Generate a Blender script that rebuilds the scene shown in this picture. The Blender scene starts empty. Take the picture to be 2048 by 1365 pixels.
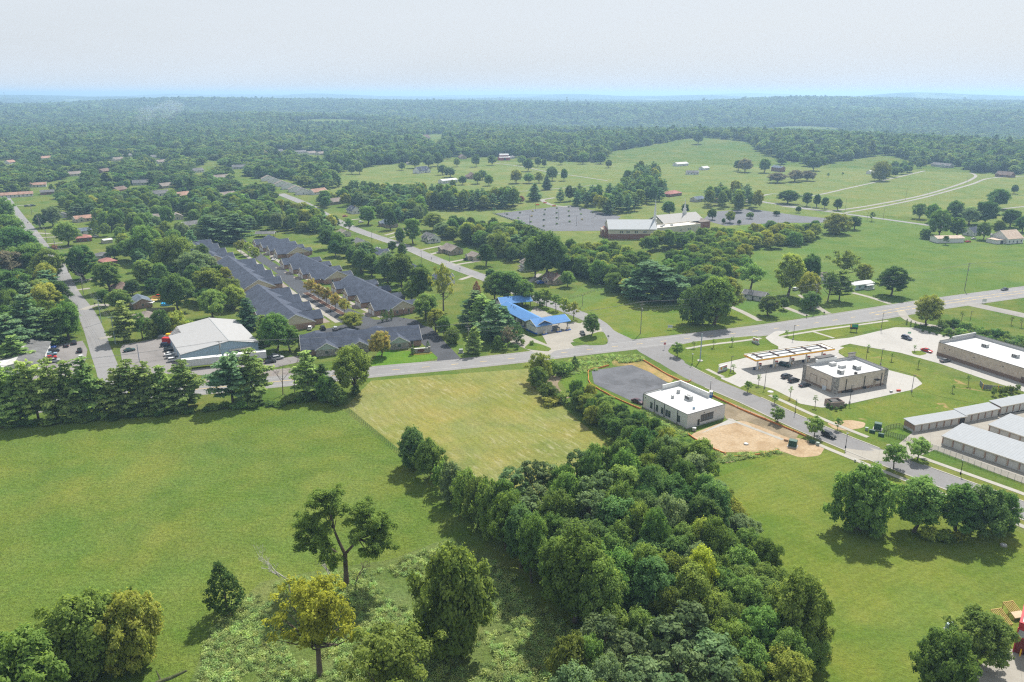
import bpy, bmesh, math, random
import numpy as np
from mathutils import Vector, Matrix
from mathutils.geometry import tessellate_polygon
R = math.radians
scene = bpy.context.scene
COL = scene.collection
# ------------------------------------------------------------------ camera
CAM_H = 105.0
FPX, CX, CY, HORIZON = 1547.0,1024.0,682.5,188.0
PITCH = math.atan((CY - HORIZON) / FPX)
cam_data = bpy.data.cameras.new('camera')
cam_data.sensor_width = 36.0
cam_data.lens = 36.0 * FPX / 2048.0
cam_data.clip_start = 1.0
cam_data.clip_end = 90000.0
cam = bpy.data.objects.new('camera', cam_data)
cam.location = (0,0, CAM_H)
cam.rotation_euler = (math.pi / 2 - PITCH, 0,0)
COL.objects.link(cam)
scene.camera = cam
# ------------------------------------------------------------------ sky and sun
SUN_EL, SUN_AZ = R(52), R(24)          # azimuth measured from the view direction (+Y) towards +X
world = bpy.data.worlds.new('World')
scene.world = world
world.use_nodes = True
wn, wl = world.node_tree.nodes, world.node_tree.links
for n in list(wn):
 wn.remove(n)
w_out = wn.new('ShaderNodeOutputWorld')
w_bg = wn.new('ShaderNodeBackground')
w_bg.inputs['Strength'].default_value = 0.060
w_sky = wn.new('ShaderNodeTexSky')
w_sky.sky_type = 'NISHITA'
w_sky.sun_disc = False
w_sky.sun_elevation = SUN_EL
w_sky.sun_rotation = SUN_AZ
w_sky.air_density = 1.0
w_sky.dust_density = 3.0
w_sky.ozone_density = 2.0
# thin high cloud sheet over the whole sky
w_tc = wn.new('ShaderNodeTexCoord')
w_map = wn.new('ShaderNodeMapping')
w_map.inputs['Scale'].default_value = (1.0,1.0,7.0)
w_noise = wn.new('ShaderNodeTexNoise')
w_noise.inputs['Scale'].default_value = 2.6
w_noise.inputs['Detail'].default_value = 5.0
w_noise.inputs['Roughness'].default_value = 0.55
w_ramp = wn.new('ShaderNodeValToRGB')
w_ramp.color_ramp.elements[0].position = 0.30
w_ramp.color_ramp.elements[0].color = (0.84,0.84,0.84,1)
w_ramp.color_ramp.elements[1].position = 0.72
w_ramp.color_ramp.elements[1].color = (0.97,0.97,0.97,1)
w_mix = wn.new('ShaderNodeMixRGB')
w_mix.inputs[2].default_value = (6.45,6.85,7.3,1)
wl.new(w_tc.outputs['Generated'], w_map.inputs['Vector'])
wl.new(w_map.outputs['Vector'], w_noise.inputs['Vector'])
wl.new(w_noise.outputs['Fac'], w_ramp.inputs['Fac'])
wl.new(w_ramp.outputs['Color'], w_mix.inputs['Fac'])
wl.new(w_sky.outputs['Color'], w_mix.inputs[1])
wl.new(w_mix.outputs['Color'], w_bg.inputs['Color'])
wl.new(w_bg.outputs['Background'], w_out.inputs['Surface'])
sun_data = bpy.data.lights.new('sun', 'SUN')
sun_data.energy = 4.0
sun_data.angle = R(1.2)
sun_data.color = (1.0,0.955,0.88)
sun = bpy.data.objects.new('sun', sun_data)
sdir = Vector((math.cos(SUN_EL) * math.sin(SUN_AZ), math.cos(SUN_EL) * math.cos(SUN_AZ), math.sin(SUN_EL)))
sun.rotation_euler = sdir.to_track_quat('Z', 'Y').to_euler()
sun.location = (0,0,300)
COL.objects.link(sun)
vs = scene.view_settings
vs.view_transform = 'Standard'
vs.look = 'None'
vs.exposure = 1.0
vs.gamma = 1.0
cy = scene.cycles
cy.max_bounces = 6
cy.diffuse_bounces = 4
cy.glossy_bounces = 2
cy.transmission_bounces = 4
cy.transparent_max_bounces = 6
cy.volume_bounces = 0
cy.caustics_reflective = False
cy.caustics_refractive = False
cy.use_denoising = False
cy.pixel_filter_type = 'BLACKMAN_HARRIS'
cy.filter_width = 1.25
cy.use_adaptive_sampling = True
cy.adaptive_threshold = 0.008
scene.render.use_persistent_data = False
# ------------------------------------------------------------------ helpers
def G(px, py, z=0.0):
 """the point of the place, at height z, that the photograph shows at pixel (px, py)"""
 r = (px - CX) / FPX
 u = -(py - CY) / FPX
 dx, dy, dz = r, math.cos(PITCH) + u * math.sin(PITCH), -math.sin(PITCH) + u * math.cos(PITCH)
 t = (CAM_H - z) / -dz
 return Vector((dx * t, dy * t, z))
def height_at(px, ytop, base):
 """height of an upright thing standing at base whose top shows at pixel row ytop"""
 u = -(ytop - CY) / FPX
 k = (-math.sin(PITCH) + u * math.cos(PITCH)) / (math.cos(PITCH) + u * math.sin(PITCH))
 return CAM_H + base.y * k
def depth(p):
 return p.y * math.cos(PITCH) + (CAM_H - p.z) * math.sin(PITCH)
def to_px(x, y, z=0.0):
 d = y * math.cos(PITCH) + (CAM_H - z) * math.sin(PITCH)
 v = (CAM_H - z) * math.cos(PITCH) - y * math.sin(PITCH)
 return CX + FPX * x / d, CY + FPX * v / d
def inside(poly, x, y):
 c = False
 n = len(poly)
 j = n - 1
 for i in range(n):
  xi, yi = poly[i][0], poly[i][1]
  xj, yj = poly[j][0], poly[j][1]
  if (yi > y) != (yj > y) and x < (xj - xi) * (y - yi) / (yj - yi) + xi:
   c = not c
  j = i
 return c
def tag(o, label=None, cat=None, group=None, kind=None):
 if label: o['label'] = label
 if cat: o['category'] = cat
 if group: o['group'] = group
 if kind: o['kind'] = kind
 return o
def empty(name, loc, rz=0.0, label=None, cat=None, group=None):
 o = bpy.data.objects.new(name, None)
 o.empty_display_size = 0.5
 o.location = loc
 o.rotation_euler = (0,0, rz)
 COL.objects.link(o)
 return tag(o, label, cat, group)
def link(name, me, parent=None, mat=None):
 o = bpy.data.objects.new(name, me)
 COL.objects.link(o)
 if parent is not None: o.parent = parent
 if mat is not None:
  if len(me.materials) == 0: me.materials.append(None)
  o.material_slots[0].link = 'OBJECT'
  o.material_slots[0].material = mat
 return o
# ------------------------------------------------------------------ materials
MATS = {}
def nodes_of(name):
 m = bpy.data.materials.new(name)
 m.use_nodes = True
 nt = m.node_tree
 for n in list(nt.nodes): nt.nodes.remove(n)
 out = nt.nodes.new('ShaderNodeOutputMaterial')
 return m, nt.nodes, nt.links, out
def noise_node(N, L, vec, scale, detail=4.0, rough=0.55, dist=0.0):
 n = N.new('ShaderNodeTexNoise')
 n.inputs['Scale'].default_value = scale
 n.inputs['Detail'].default_value = detail
 n.inputs['Roughness'].default_value = rough
 n.inputs['Distortion'].default_value = dist
 L.new(vec, n.inputs['Vector'])
 return n
def ramp_node(N, L, fac, stops):
 r = N.new('ShaderNodeValToRGB')
 cr = r.color_ramp
 while len(cr.elements) < len(stops): cr.elements.new(0.5)
 for e, (p, c) in zip(cr.elements, stops):
  e.position = p
  e.color = (c[0], c[1], c[2], 1) if hasattr(c, '__len__') else (c, c, c, 1)
 L.new(fac, r.inputs['Fac'])
 return r
def mix_node(N, L, fac, a, b, blend='MIX'):
 m = N.new('ShaderNodeMixRGB')
 m.blend_type = blend
 for i, v in ((0, fac),(1, a),(2, b)):
  if hasattr(v, 'is_output') or isinstance(v, bpy.types.NodeSocket): L.new(v, m.inputs[i])
  elif i == 0: m.inputs[0].default_value = v
  else: m.inputs[i].default_value = (v[0], v[1], v[2], 1)
 return m.outputs[0]
def plain(name, col, rough=0.7, metal=0.0, var=0.06, scale=1.3, spec=0.2):
 """paint, metal, plastic, masonry seen from afar: one colour with faint uneven weathering"""
 if name in MATS: return MATS[name]
 m, N, L, out = nodes_of(name)
 b = N.new('ShaderNodeBsdfPrincipled')
 b.inputs['Roughness'].default_value = rough
 b.inputs['Metallic'].default_value = metal
 b.inputs['Specular IOR Level'].default_value = spec
 if var > 0:
  tc = N.new('ShaderNodeTexCoord')
  n = noise_node(N, L, tc.outputs['Object'], scale, 4.0,0.6)
  r = ramp_node(N, L, n.outputs['Fac'], [(0.3, tuple(c * (1 - var) for c in col)),(0.7, tuple(min(1, c * (1 + var)) for c in col))])
  L.new(r.outputs['Color'], b.inputs['Base Color'])
 else:
  b.inputs['Base Color'].default_value = (*col, 1)
 L.new(b.outputs[0], out.inputs['Surface'])
 MATS[name] = m
 return m
def ribbed(name, col, pitch, axis=0, depth_=0.35, rough=0.75, spec=0.12, var=0.05):
 """corrugated or standing-seam metal, siding: relief lines along one axis of the object"""
 if name in MATS: return MATS[name]
 m, N, L, out = nodes_of(name)
 b = N.new('ShaderNodeBsdfPrincipled')
 b.inputs['Roughness'].default_value = rough
 b.inputs['Specular IOR Level'].default_value = spec
 tc = N.new('ShaderNodeTexCoord')
 sep = N.new('ShaderNodeSeparateXYZ')
 L.new(tc.outputs['Object'], sep.inputs[0])
 mu = N.new('ShaderNodeMath'); mu.operation = 'MULTIPLY'; mu.inputs[1].default_value = 1.0 / pitch
 L.new(sep.outputs[axis], mu.inputs[0])
 fr = N.new('ShaderNodeMath'); fr.operation = 'FRACT'
 L.new(mu.outputs[0], fr.inputs[0])
 rr = ramp_node(N, L, fr.outputs[0], [(0.0,0.0),(0.10,1.0),(0.22,0.0),(1.0,0.0)])
 n = noise_node(N, L, tc.outputs['Object'], 0.6,4.0,0.6)
 base = ramp_node(N, L, n.outputs['Fac'], [(0.3, tuple(c * (1 - var) for c in col)),(0.7, tuple(min(1, c * (1 + var)) for c in col))])
 c2 = mix_node(N, L, rr.outputs['Color'], base.outputs['Color'], tuple(c * (1 - depth_) for c in col))
 L.new(c2, b.inputs['Base Color'])
 bp = N.new('ShaderNodeBump'); bp.inputs['Strength'].default_value = 0.5; bp.inputs['Distance'].default_value = 0.05
 L.new(rr.outputs['Color'], bp.inputs['Height'])
 L.new(bp.outputs[0], b.inputs['Normal'])
 L.new(b.outputs[0], out.inputs['Surface'])
 MATS[name] = m
 return m
def brick(name, c1, c2, mortar, scale=2.2, stone=False):
 if name in MATS: return MATS[name]
 m, N, L, out = nodes_of(name)
 b = N.new('ShaderNodeBsdfPrincipled')
 b.inputs['Roughness'].default_value = 0.85
 b.inputs['Specular IOR Level'].default_value = 0.15
 tc = N.new('ShaderNodeTexCoord')
 mp = N.new('ShaderNodeMapping')
 sep = N.new('ShaderNodeSeparateXYZ'); cmb = N.new('ShaderNodeCombineXYZ')
 L.new(tc.outputs['Object'], sep.inputs[0])
 ad = N.new('ShaderNodeMath'); ad.operation = 'ADD'
 L.new(sep.outputs[0], ad.inputs[0]); L.new(sep.outputs[1], ad.inputs[1])
 L.new(ad.outputs[0], cmb.inputs[0]); L.new(sep.outputs[2], cmb.inputs[1])
 if stone:
  v = N.new('ShaderNodeTexVoronoi'); v.inputs['Scale'].default_value = scale
  L.new(tc.outputs['Object'], v.inputs['Vector'])
  s2 = N.new('ShaderNodeSeparateColor'); L.new(v.outputs['Color'], s2.inputs[0])
  r = ramp_node(N, L, s2.outputs[0], [(0.1, c1),(0.55, c2),(0.9, mortar)])
  L.new(r.outputs['Color'], b.inputs['Base Color'])
 else:
  t = N.new('ShaderNodeTexBrick')
  t.inputs['Scale'].default_value = scale
  t.inputs['Color1'].default_value = (*c1,1); t.inputs['Color2'].default_value = (*c2,1); t.inputs['Mortar'].default_value = (*mortar, 1)
  t.inputs['Mortar Size'].default_value = 0.012
  L.new(cmb.outputs[0], t.inputs['Vector'])
  n = noise_node(N, L, tc.outputs['Object'], 0.7,4,0.6)
  rr = ramp_node(N, L, n.outputs['Fac'], [(0.3,0.82),(0.7,1.1)])
  L.new(mix_node(N, L, 1.0, t.outputs['Color'], rr.outputs['Color'], 'MULTIPLY'), b.inputs['Base Color'])
 L.new(b.outputs[0], out.inputs['Surface'])
 MATS[name] = m
 return m
def shingle(name, col, patch=0.25):
 if name in MATS: return MATS[name]
 m, N, L, out = nodes_of(name)
 d = N.new('ShaderNodeBsdfPrincipled')
 d.inputs['Roughness'].default_value = 0.9
 d.inputs['Specular IOR Level'].default_value = 0.12
 tc = N.new('ShaderNodeTexCoord')
 n1 = noise_node(N, L, tc.outputs['Object'], 0.35,3,0.6)
 n2 = noise_node(N, L, tc.outputs['Object'], 4.5,3,0.7)
 r1 = ramp_node(N, L, n1.outputs['Fac'], [(0.3,1 - patch),(0.7,1 + patch)])
 r2 = ramp_node(N, L, n2.outputs['Fac'], [(0.25,0.72),(0.75,1.28)])
 c = mix_node(N, L, 1.0, col, r1.outputs['Color'], 'MULTIPLY')
 c = mix_node(N, L, 1.0, c, r2.outputs['Color'], 'MULTIPLY')
 L.new(c, d.inputs['Base Color'])
 L.new(d.outputs[0], out.inputs['Surface'])
 MATS[name] = m
 return m
def turf(name, lush, dry, bare=None, dry_amt=0.5, stripe=None, stripe_w=3.0, stripe_amt=0.12, mott=1.0, tuft=0.0, bare_amt=0.0, rows=None):
 """grass ground: large dry/lush drift, metre-scale mottling, blade-scale grain, optional mowing stripes"""
 if name in MATS: return MATS[name]
 lush, dry = tuple(c * 0.86 for c in lush), tuple(c * 0.86 for c in dry)
 if bare is not None: bare = tuple(c * 0.7 for c in bare)
 m, N, L, out = nodes_of(name)
 d = N.new('ShaderNodeBsdfDiffuse')
 geo = N.new('ShaderNodeNewGeometry')
 P = geo.outputs['Position']
 n1 = noise_node(N, L, P, 0.016,5,0.6,0.6)
 n2 = noise_node(N, L, P, 0.14,5,0.65,0.3)
 n3 = noise_node(N, L, P, 1.1,4,0.7)
 n4 = noise_node(N, L, P, 3.6,2,0.7)
 s = N.new('ShaderNodeMath'); s.operation = 'MULTIPLY_ADD'; s.inputs[1].default_value = 0.55
 s2 = N.new('ShaderNodeMath'); s2.operation = 'MULTIPLY'; s2.inputs[1].default_value = 0.45
 L.new(n2.outputs['Fac'], s2.inputs[0]); L.new(n1.outputs['Fac'], s.inputs[0]); L.new(s2.outputs[0], s.inputs[2])
 lo, hi = 0.5 + (0.5 - dry_amt) * 0.5 - 0.11,0.5 + (0.5 - dry_amt) * 0.5 + 0.11
 f = ramp_node(N, L, s.outputs[0], [(max(0, lo), 0.0),(min(1, hi), 1.0)])
 c = mix_node(N, L, f.outputs['Color'], lush, dry)
 k = 0.24 * mott
 r3 = ramp_node(N, L, n3.outputs['Fac'], [(0.28,1 - k),(0.72,1 + k)])
 c = mix_node(N, L, 1.0, c, r3.outputs['Color'], 'MULTIPLY')
 r4 = ramp_node(N, L, n4.outputs['Fac'], [(0.25,1 - 0.26 * mott),(0.75,1 + 0.26 * mott)])
 c = mix_node(N, L, 1.0, c, r4.outputs['Color'], 'MULTIPLY')
 n6 = noise_node(N, L, P, 0.042,6,0.66,1.2)
 r6 = ramp_node(N, L, n6.outputs['Fac'], [(0.30, (0.80,0.86,0.86)),(0.5, (1,1,1)),(0.72, (1.16,1.08,1.05))])
 c = mix_node(N, L, 1.0, c, r6.outputs['Color'], 'MULTIPLY')
 # broad shift between yellower and bluer grass
 n5 = noise_node(N, L, P, 0.05,3,0.5)
 r5 = ramp_node(N, L, n5.outputs['Fac'], [(0.35, (0.90,1.0,0.95)),(0.65, (1.10,1.03,0.92))])
 c = mix_node(N, L, 1.0, c, r5.outputs['Color'], 'MULTIPLY')
 if stripe is not None:
  a = R(stripe)
  sep = N.new('ShaderNodeSeparateXYZ'); L.new(P, sep.inputs[0])
  mx = N.new('ShaderNodeMath'); mx.operation = 'MULTIPLY'; mx.inputs[1].default_value = math.cos(a) / stripe_w
  my = N.new('ShaderNodeMath'); my.operation = 'MULTIPLY_ADD'; my.inputs[1].default_value = math.sin(a) / stripe_w
  L.new(sep.outputs[0], mx.inputs[0]); L.new(sep.outputs[1], my.inputs[0]); L.new(mx.outputs[0], my.inputs[2])
  nz = noise_node(N, L, P, 0.03,2,0.5)
  ad = N.new('ShaderNodeMath'); ad.operation = 'MULTIPLY_ADD'; ad.inputs[1].default_value = 3.0
  L.new(nz.outputs['Fac'], ad.inputs[0]); L.new(my.outputs[0], ad.inputs[2])
  si = N.new('ShaderNodeMath'); si.operation = 'SINE'
  mm = N.new('ShaderNodeMath'); mm.operation = 'MULTIPLY'; mm.inputs[1].default_value = 6.2832
  L.new(ad.outputs[0], mm.inputs[0]); L.new(mm.outputs[0], si.inputs[0])
  mr = N.new('ShaderNodeMapRange'); mr.inputs['From Min'].default_value = -1; mr.inputs['From Max'].default_value = 1
  mr.inputs['To Min'].default_value = 1 - stripe_amt; mr.inputs['To Max'].default_value = 1 + stripe_amt
  L.new(si.outputs[0], mr.inputs['Value'])
  c = mix_node(N, L, 1.0, c, mr.outputs[0], 'MULTIPLY')
  if rows is not None:      # windrows of pale dry clippings lying along the mowing lines
   mp = N.new('ShaderNodeMapping'); mp.vector_type = 'TEXTURE'
   mp.inputs['Rotation'].default_value = (0,0, a)
   mp.inputs['Scale'].default_value = (1.1,7.0,1.0)
   L.new(P, mp.inputs['Vector'])
   nr = noise_node(N, L, mp.outputs[0], 0.9,4,0.65)
   fr = ramp_node(N, L, nr.outputs['Fac'], [(0.54,0.0),(0.68, rows)])
   n9 = noise_node(N, L, P, 0.035,2,0.5)
   f9 = ramp_node(N, L, n9.outputs['Fac'], [(0.40,0.15),(0.58,1.0)])
   c = mix_node(N, L, mix_node(N, L, 1.0, fr.outputs['Color'], f9.outputs['Color'], 'MULTIPLY'), c, (0.36,0.34,0.22))
 if bare is not None:
  nb = noise_node(N, L, P, 0.09,6,0.62,0.8)
  t0 = 0.72 - bare_amt * 0.3
  fb = ramp_node(N, L, nb.outputs['Fac'], [(t0,0.0),(t0 + 0.09,1.0)])
  c = mix_node(N, L, fb.outputs['Color'], c, bare)
 L.new(c, d.inputs['Color'])
 bp = N.new('ShaderNodeBump')
 bp.inputs['Strength'].default_value = 0.55
 bp.inputs['Distance'].default_value = 0.35 + tuft
 L.new(n4.outputs['Fac'], bp.inputs['Height'])
 bp2 = N.new('ShaderNodeBump')
 bp2.inputs['Strength'].default_value = 0.5
 bp2.inputs['Distance'].default_value = 0.6 + tuft * 2
 L.new(n3.outputs['Fac'], bp2.inputs['Height'])
 L.new(bp.outputs[0], bp2.inputs['Normal'])
 L.new(bp2.outputs[0], d.inputs['Normal'])
 L.new(d.outputs[0], out.inputs['Surface'])
 MATS[name] = m
 return m
def paving(name, col, dark=0.78, joint=None, crack=0.0, stain=0.25, rot=0.0, rough=0.85, patch_scale=0.05):
 """asphalt or concrete: tyre-worn drift, fine aggregate, optional slab joints"""
 if name in MATS: return MATS[name]
 col = tuple(c * 0.60 for c in col)
 m, N, L, out = nodes_of(name)
 b = N.new('ShaderNodeBsdfPrincipled')
 b.inputs['Roughness'].default_value = rough
 b.inputs['Specular IOR Level'].default_value = 0.2
 geo = N.new('ShaderNodeNewGeometry'); P = geo.outputs['Position']
 n1 = noise_node(N, L, P, patch_scale, 6,0.65,0.5)
 n2 = noise_node(N, L, P, 0.6,5,0.7)
 n3 = noise_node(N, L, P, 6.0,2,0.6)
 r1 = ramp_node(N, L, n1.outputs['Fac'], [(0.32,1 - stain),(0.5,1.0),(0.7,1 + stain * 0.6)])
 r2 = ramp_node(N, L, n2.outputs['Fac'], [(0.3,0.93),(0.7,1.07)])
 r3 = ramp_node(N, L, n3.outputs['Fac'], [(0.3,0.93),(0.7,1.07)])
 c = mix_node(N, L, 1.0, col, r1.outputs['Color'], 'MULTIPLY')
 c = mix_node(N, L, 1.0, c, r2.outputs['Color'], 'MULTIPLY')
 c = mix_node(N, L, 1.0, c, r3.outputs['Color'], 'MULTIPLY')
 if joint:
  mp = N.new('ShaderNodeMapping'); mp.inputs['Rotation'].default_value = (0,0, rot)
  L.new(P, mp.inputs['Vector'])
  sep = N.new('ShaderNodeSeparateXYZ'); L.new(mp.outputs[0], sep.inputs[0])
  fs = []
  for ax in (0,1):
   mu = N.new('ShaderNodeMath'); mu.operation = 'MULTIPLY'; mu.inputs[1].default_value = 1.0 / joint
   L.new(sep.outputs[ax], mu.inputs[0])
   fr = N.new('ShaderNodeMath'); fr.operation = 'FRACT'; L.new(mu.outputs[0], fr.inputs[0])
   lt = N.new('ShaderNodeMath'); lt.operation = 'LESS_THAN'; lt.inputs[1].default_value = 0.09 / joint
   L.new(fr.outputs[0], lt.inputs[0]); fs.append(lt)
  mxx = N.new('ShaderNodeMath'); mxx.operation = 'MAXIMUM'
  L.new(fs[0].outputs[0], mxx.inputs[0]); L.new(fs[1].outputs[0], mxx.inputs[1])
  c = mix_node(N, L, mxx.outputs[0], c, tuple(x * dark for x in col))
 if crack > 0:
  v = N.new('ShaderNodeTexVoronoi'); v.feature = 'DISTANCE_TO_EDGE'; v.inputs['Scale'].default_value = 0.16
  nn = noise_node(N, L, P, 0.5,3,0.6)
  va = N.new('ShaderNodeVectorMath'); va.operation = 'ADD'; L.new(P, va.inputs[0]);
  vs_ = N.new('ShaderNodeVectorMath'); vs_.operation = 'SCALE'; vs_.inputs['Scale'].default_value = 5.0
  L.new(nn.outputs['Color'], vs_.inputs[0]); L.new(vs_.outputs[0], va.inputs[1]); L.new(va.outputs[0], v.inputs['Vector'])
  fc = ramp_node(N, L, v.outputs['Distance'], [(0.0, crack),(0.02,0.0)])
  c = mix_node(N, L, fc.outputs['Color'], c, tuple(x * 0.5 for x in col))
 L.new(c, b.inputs['Base Color'])
 L.new(b.outputs[0], out.inputs['Surface'])
 MATS[name] = m
 return m
def soil(name, a, b_, c_, scale=0.12):
 if name in MATS: return MATS[name]
 a, b_, c_ = (tuple(x * 0.72 for x in c) for c in (a, b_, c_))
 m, N, L, out = nodes_of(name)
 d = N.new('ShaderNodeBsdfDiffuse')
 geo = N.new('ShaderNodeNewGeometry'); P = geo.outputs['Position']
 n1 = noise_node(N, L, P, scale, 6,0.65,0.8)
 n2 = noise_node(N, L, P, 1.3,4,0.7)
 r1 = ramp_node(N, L, n1.outputs['Fac'], [(0.33, a),(0.52, b_),(0.70, c_)])
 r2 = ramp_node(N, L, n2.outputs['Fac'], [(0.3,0.8),(0.7,1.18)])
 L.new(mix_node(N, L, 1.0, r1.outputs['Color'], r2.outputs['Color'], 'MULTIPLY'), d.inputs['Color'])
 bp = N.new('ShaderNodeBump'); bp.inputs['Strength'].default_value = 0.6; bp.inputs['Distance'].default_value = 0.4
 L.new(n2.outputs['Fac'], bp.inputs['Height']); L.new(bp.outputs[0], d.inputs['Normal'])
 L.new(d.outputs[0], out.inputs['Surface'])
 MATS[name] = m
 return m
def foliage(name, dark, light, trans=0.38, hue=0.02, val=0.22):
 """leaves: two tones mixed leaf by leaf, a shift of hue and value from tree to tree, light shining through"""
 if name in MATS: return MATS[name]
 dark, light = tuple(c * k for c, k in zip(dark, (1.42,1.38,1.42))), tuple(c * k for c, k in zip(light, (1.28,1.28,1.30)))
 m, N, L, out = nodes_of(name)
 at = N.new('ShaderNodeAttribute'); at.attribute_name = 'var'
 oi = N.new('ShaderNodeObjectInfo')
 c = mix_node(N, L, at.outputs['Fac'], dark, light)
 hs = N.new('ShaderNodeHueSaturation')
 mh = N.new('ShaderNodeMapRange'); mh.inputs['To Min'].default_value = 0.5 - hue; mh.inputs['To Max'].default_value = 0.5 + hue
 L.new(oi.outputs['Random'], mh.inputs['Value']); L.new(mh.outputs[0], hs.inputs['Hue'])
 mu = N.new('ShaderNodeMath'); mu.operation = 'MULTIPLY'; mu.inputs[1].default_value = 7.31
 fr = N.new('ShaderNodeMath'); fr.operation = 'FRACT'
 L.new(oi.outputs['Random'], mu.inputs[0]); L.new(mu.outputs[0], fr.inputs[0])
 mv = N.new('ShaderNodeMapRange'); mv.inputs['To Min'].default_value = 1 - val; mv.inputs['To Max'].default_value = 1 + val
 L.new(fr.outputs[0], mv.inputs['Value']); L.new(mv.outputs[0], hs.inputs['Value'])
 hs.inputs['Saturation'].default_value = 0.90
 L.new(c, hs.inputs['Color'])
 d = N.new('ShaderNodeBsdfDiffuse'); t = N.new('ShaderNodeBsdfTranslucent'); mx = N.new('ShaderNodeAddShader')
 L.new(hs.outputs[0], d.inputs['Color'])
 k = trans * 2.6
 tc = mix_node(N, L, 1.0, hs.outputs[0], (1.12 * k, 1.12 * k, 0.6 * k), 'MULTIPLY')
 L.new(tc, t.inputs['Color'])
 L.new(d.outputs[0], mx.inputs[0]); L.new(t.outputs[0], mx.inputs[1])
 L.new(mx.outputs[0], out.inputs['Surface'])
 MATS[name] = m
 return m
# ------------------------------------------------------------------ mesh builder
class MB:
 def __init__(s):
  s.v = []; s.f = []; s.mi = []
 def add(s, vs_, fs, mi=0):
  o = len(s.v)
  s.v.extend([tuple(p) for p in vs_])
  for f in fs:
   s.f.append(tuple(i + o for i in f)); s.mi.append(mi)
  return s
 def box(s, x0, x1, y0, y1, z0, z1, mi=0):
  return s.add([(x0,y0,z0),(x1,y0,z0),(x1,y1,z0),(x0,y1,z0),(x0,y0,z1),(x1,y0,z1),(x1,y1,z1),(x0,y1,z1)],
      [(0,3,2,1),(4,5,6,7),(0,1,5,4),(1,2,6,5),(2,3,7,6),(3,0,4,7)], mi)
 def taper(s, x0, x1, y0, y1, z0, z1, ix, iy, mi=0):
  return s.add([(x0,y0,z0),(x1,y0,z0),(x1,y1,z0),(x0,y1,z0),(x0+ix,y0+iy,z1),(x1-ix,y0+iy,z1),(x1-ix,y1-iy,z1),(x0+ix,y1-iy,z1)],
      [(0,3,2,1),(4,5,6,7),(0,1,5,4),(1,2,6,5),(2,3,7,6),(3,0,4,7)], mi)
 def tube(s, pts, rads, n=6, mi=0, cap=True):
  pts = [Vector(p) for p in pts]
  o = len(s.v)
  for i, p in enumerate(pts):
   d = (pts[min(i+1, len(pts)-1)] - pts[max(i-1,0)]).normalized()
   a = d.orthogonal().normalized(); b = d.cross(a)
   for k in range(n):
    t = 2 * math.pi * k / n
    s.v.append(tuple(p + (a * math.cos(t) + b * math.sin(t)) * rads[i]))
  for i in range(len(pts) - 1):
   for k in range(n):
    k2 = (k + 1) % n
    s.f.append((o + i*n + k, o + i*n + k2, o + (i+1)*n + k2, o + (i+1)*n + k)); s.mi.append(mi)
  if cap:
   s.f.append(tuple(o + k for k in reversed(range(n)))); s.mi.append(mi)
   s.f.append(tuple(o + (len(pts)-1)*n + k for k in range(n))); s.mi.append(mi)
  return s
 def prism(s, poly, z0, z1, mi=0):
  n = len(poly)
  o = len(s.v)
  s.v.extend([(p[0], p[1], z0) for p in poly]); s.v.extend([(p[0], p[1], z1) for p in poly])
  for i in range(n):
   j = (i + 1) % n
   s.f.append((o+i, o+j, o+n+j, o+n+i)); s.mi.append(mi)
  s.f.append(tuple(o + n + i for i in range(n))); s.mi.append(mi)
  s.f.append(tuple(o + i for i in reversed(range(n)))); s.mi.append(mi)
  return s
 def mesh(s, name, mats=None):
  me = bpy.data.meshes.new(name)
  me.from_pydata(s.v, [], s.f)
  for m in (mats or []): me.materials.append(m)
  if mats and len(mats) > 1: me.polygons.foreach_set('material_index', s.mi)
  me.update()
  return me
 def build(s, name, mat, parent=None):
  mats = mat if isinstance(mat, (list, tuple)) else [mat]
  o = bpy.data.objects.new(name, s.mesh(name, mats))
  COL.objects.link(o)
  if parent is not None: o.parent = parent
  return o
def smooth_path(pts, step=6.0):
 """Catmull-Rom through ground points"""
 P = [Vector((p[0], p[1], 0)) for p in pts]
 P = [P[0] * 2 - P[1]] + P + [P[-1] * 2 - P[-2]]
 out = []
 for i in range(1, len(P) - 2):
  a, b, c, d = P[i-1], P[i], P[i+1], P[i+2]
  n = max(2, int((c - b).length / step))
  for k in range(n):
   t = k / n
   out.append(0.5 * ((2*b) + (c - a) * t + (2*a - 5*b + 4*c - d) * t*t + (-a + 3*b - 3*c + d) * t**3))
 out.append(P[-2])
 return out
def offset(path, off):
 out = []
 for i, p in enumerate(path):
  d = (path[min(i+1, len(path)-1)] - path[max(i-1,0)])
  d.z = 0
  d.normalize()
  n = Vector((-d.y, d.x, 0))          # left of travel
  o = off[i] if hasattr(off, '__len__') else off
  out.append(p + n * o)
 return out
def ribbon(name, left, right, z, mat, label=None, kind='structure', parent=None, thick=0.0):
 mb = MB()
 n = len(left)
 vs_ = [(p.x, p.y, z) for p in left] + [(p.x, p.y, z) for p in right]
 fs = [(n + i, n + i + 1, i + 1, i) for i in range(n - 1)]
 mb.add(vs_, fs)
 if thick:
  vs2 = [(p.x, p.y, z - thick) for p in left] + [(p.x, p.y, z - thick) for p in right]
  o = len(mb.v)
  mb.v.extend(vs2)
  for i in range(n - 1):
   mb.f.append((i, i+1, o+i+1, o+i)); mb.mi.append(0)
   mb.f.append((n+i+1, n+i, o+n+i, o+n+i+1)); mb.mi.append(0)
 o = mb.build(name, mat, parent)
 if parent is None: tag(o, label, None, None, kind)
 return o
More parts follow.
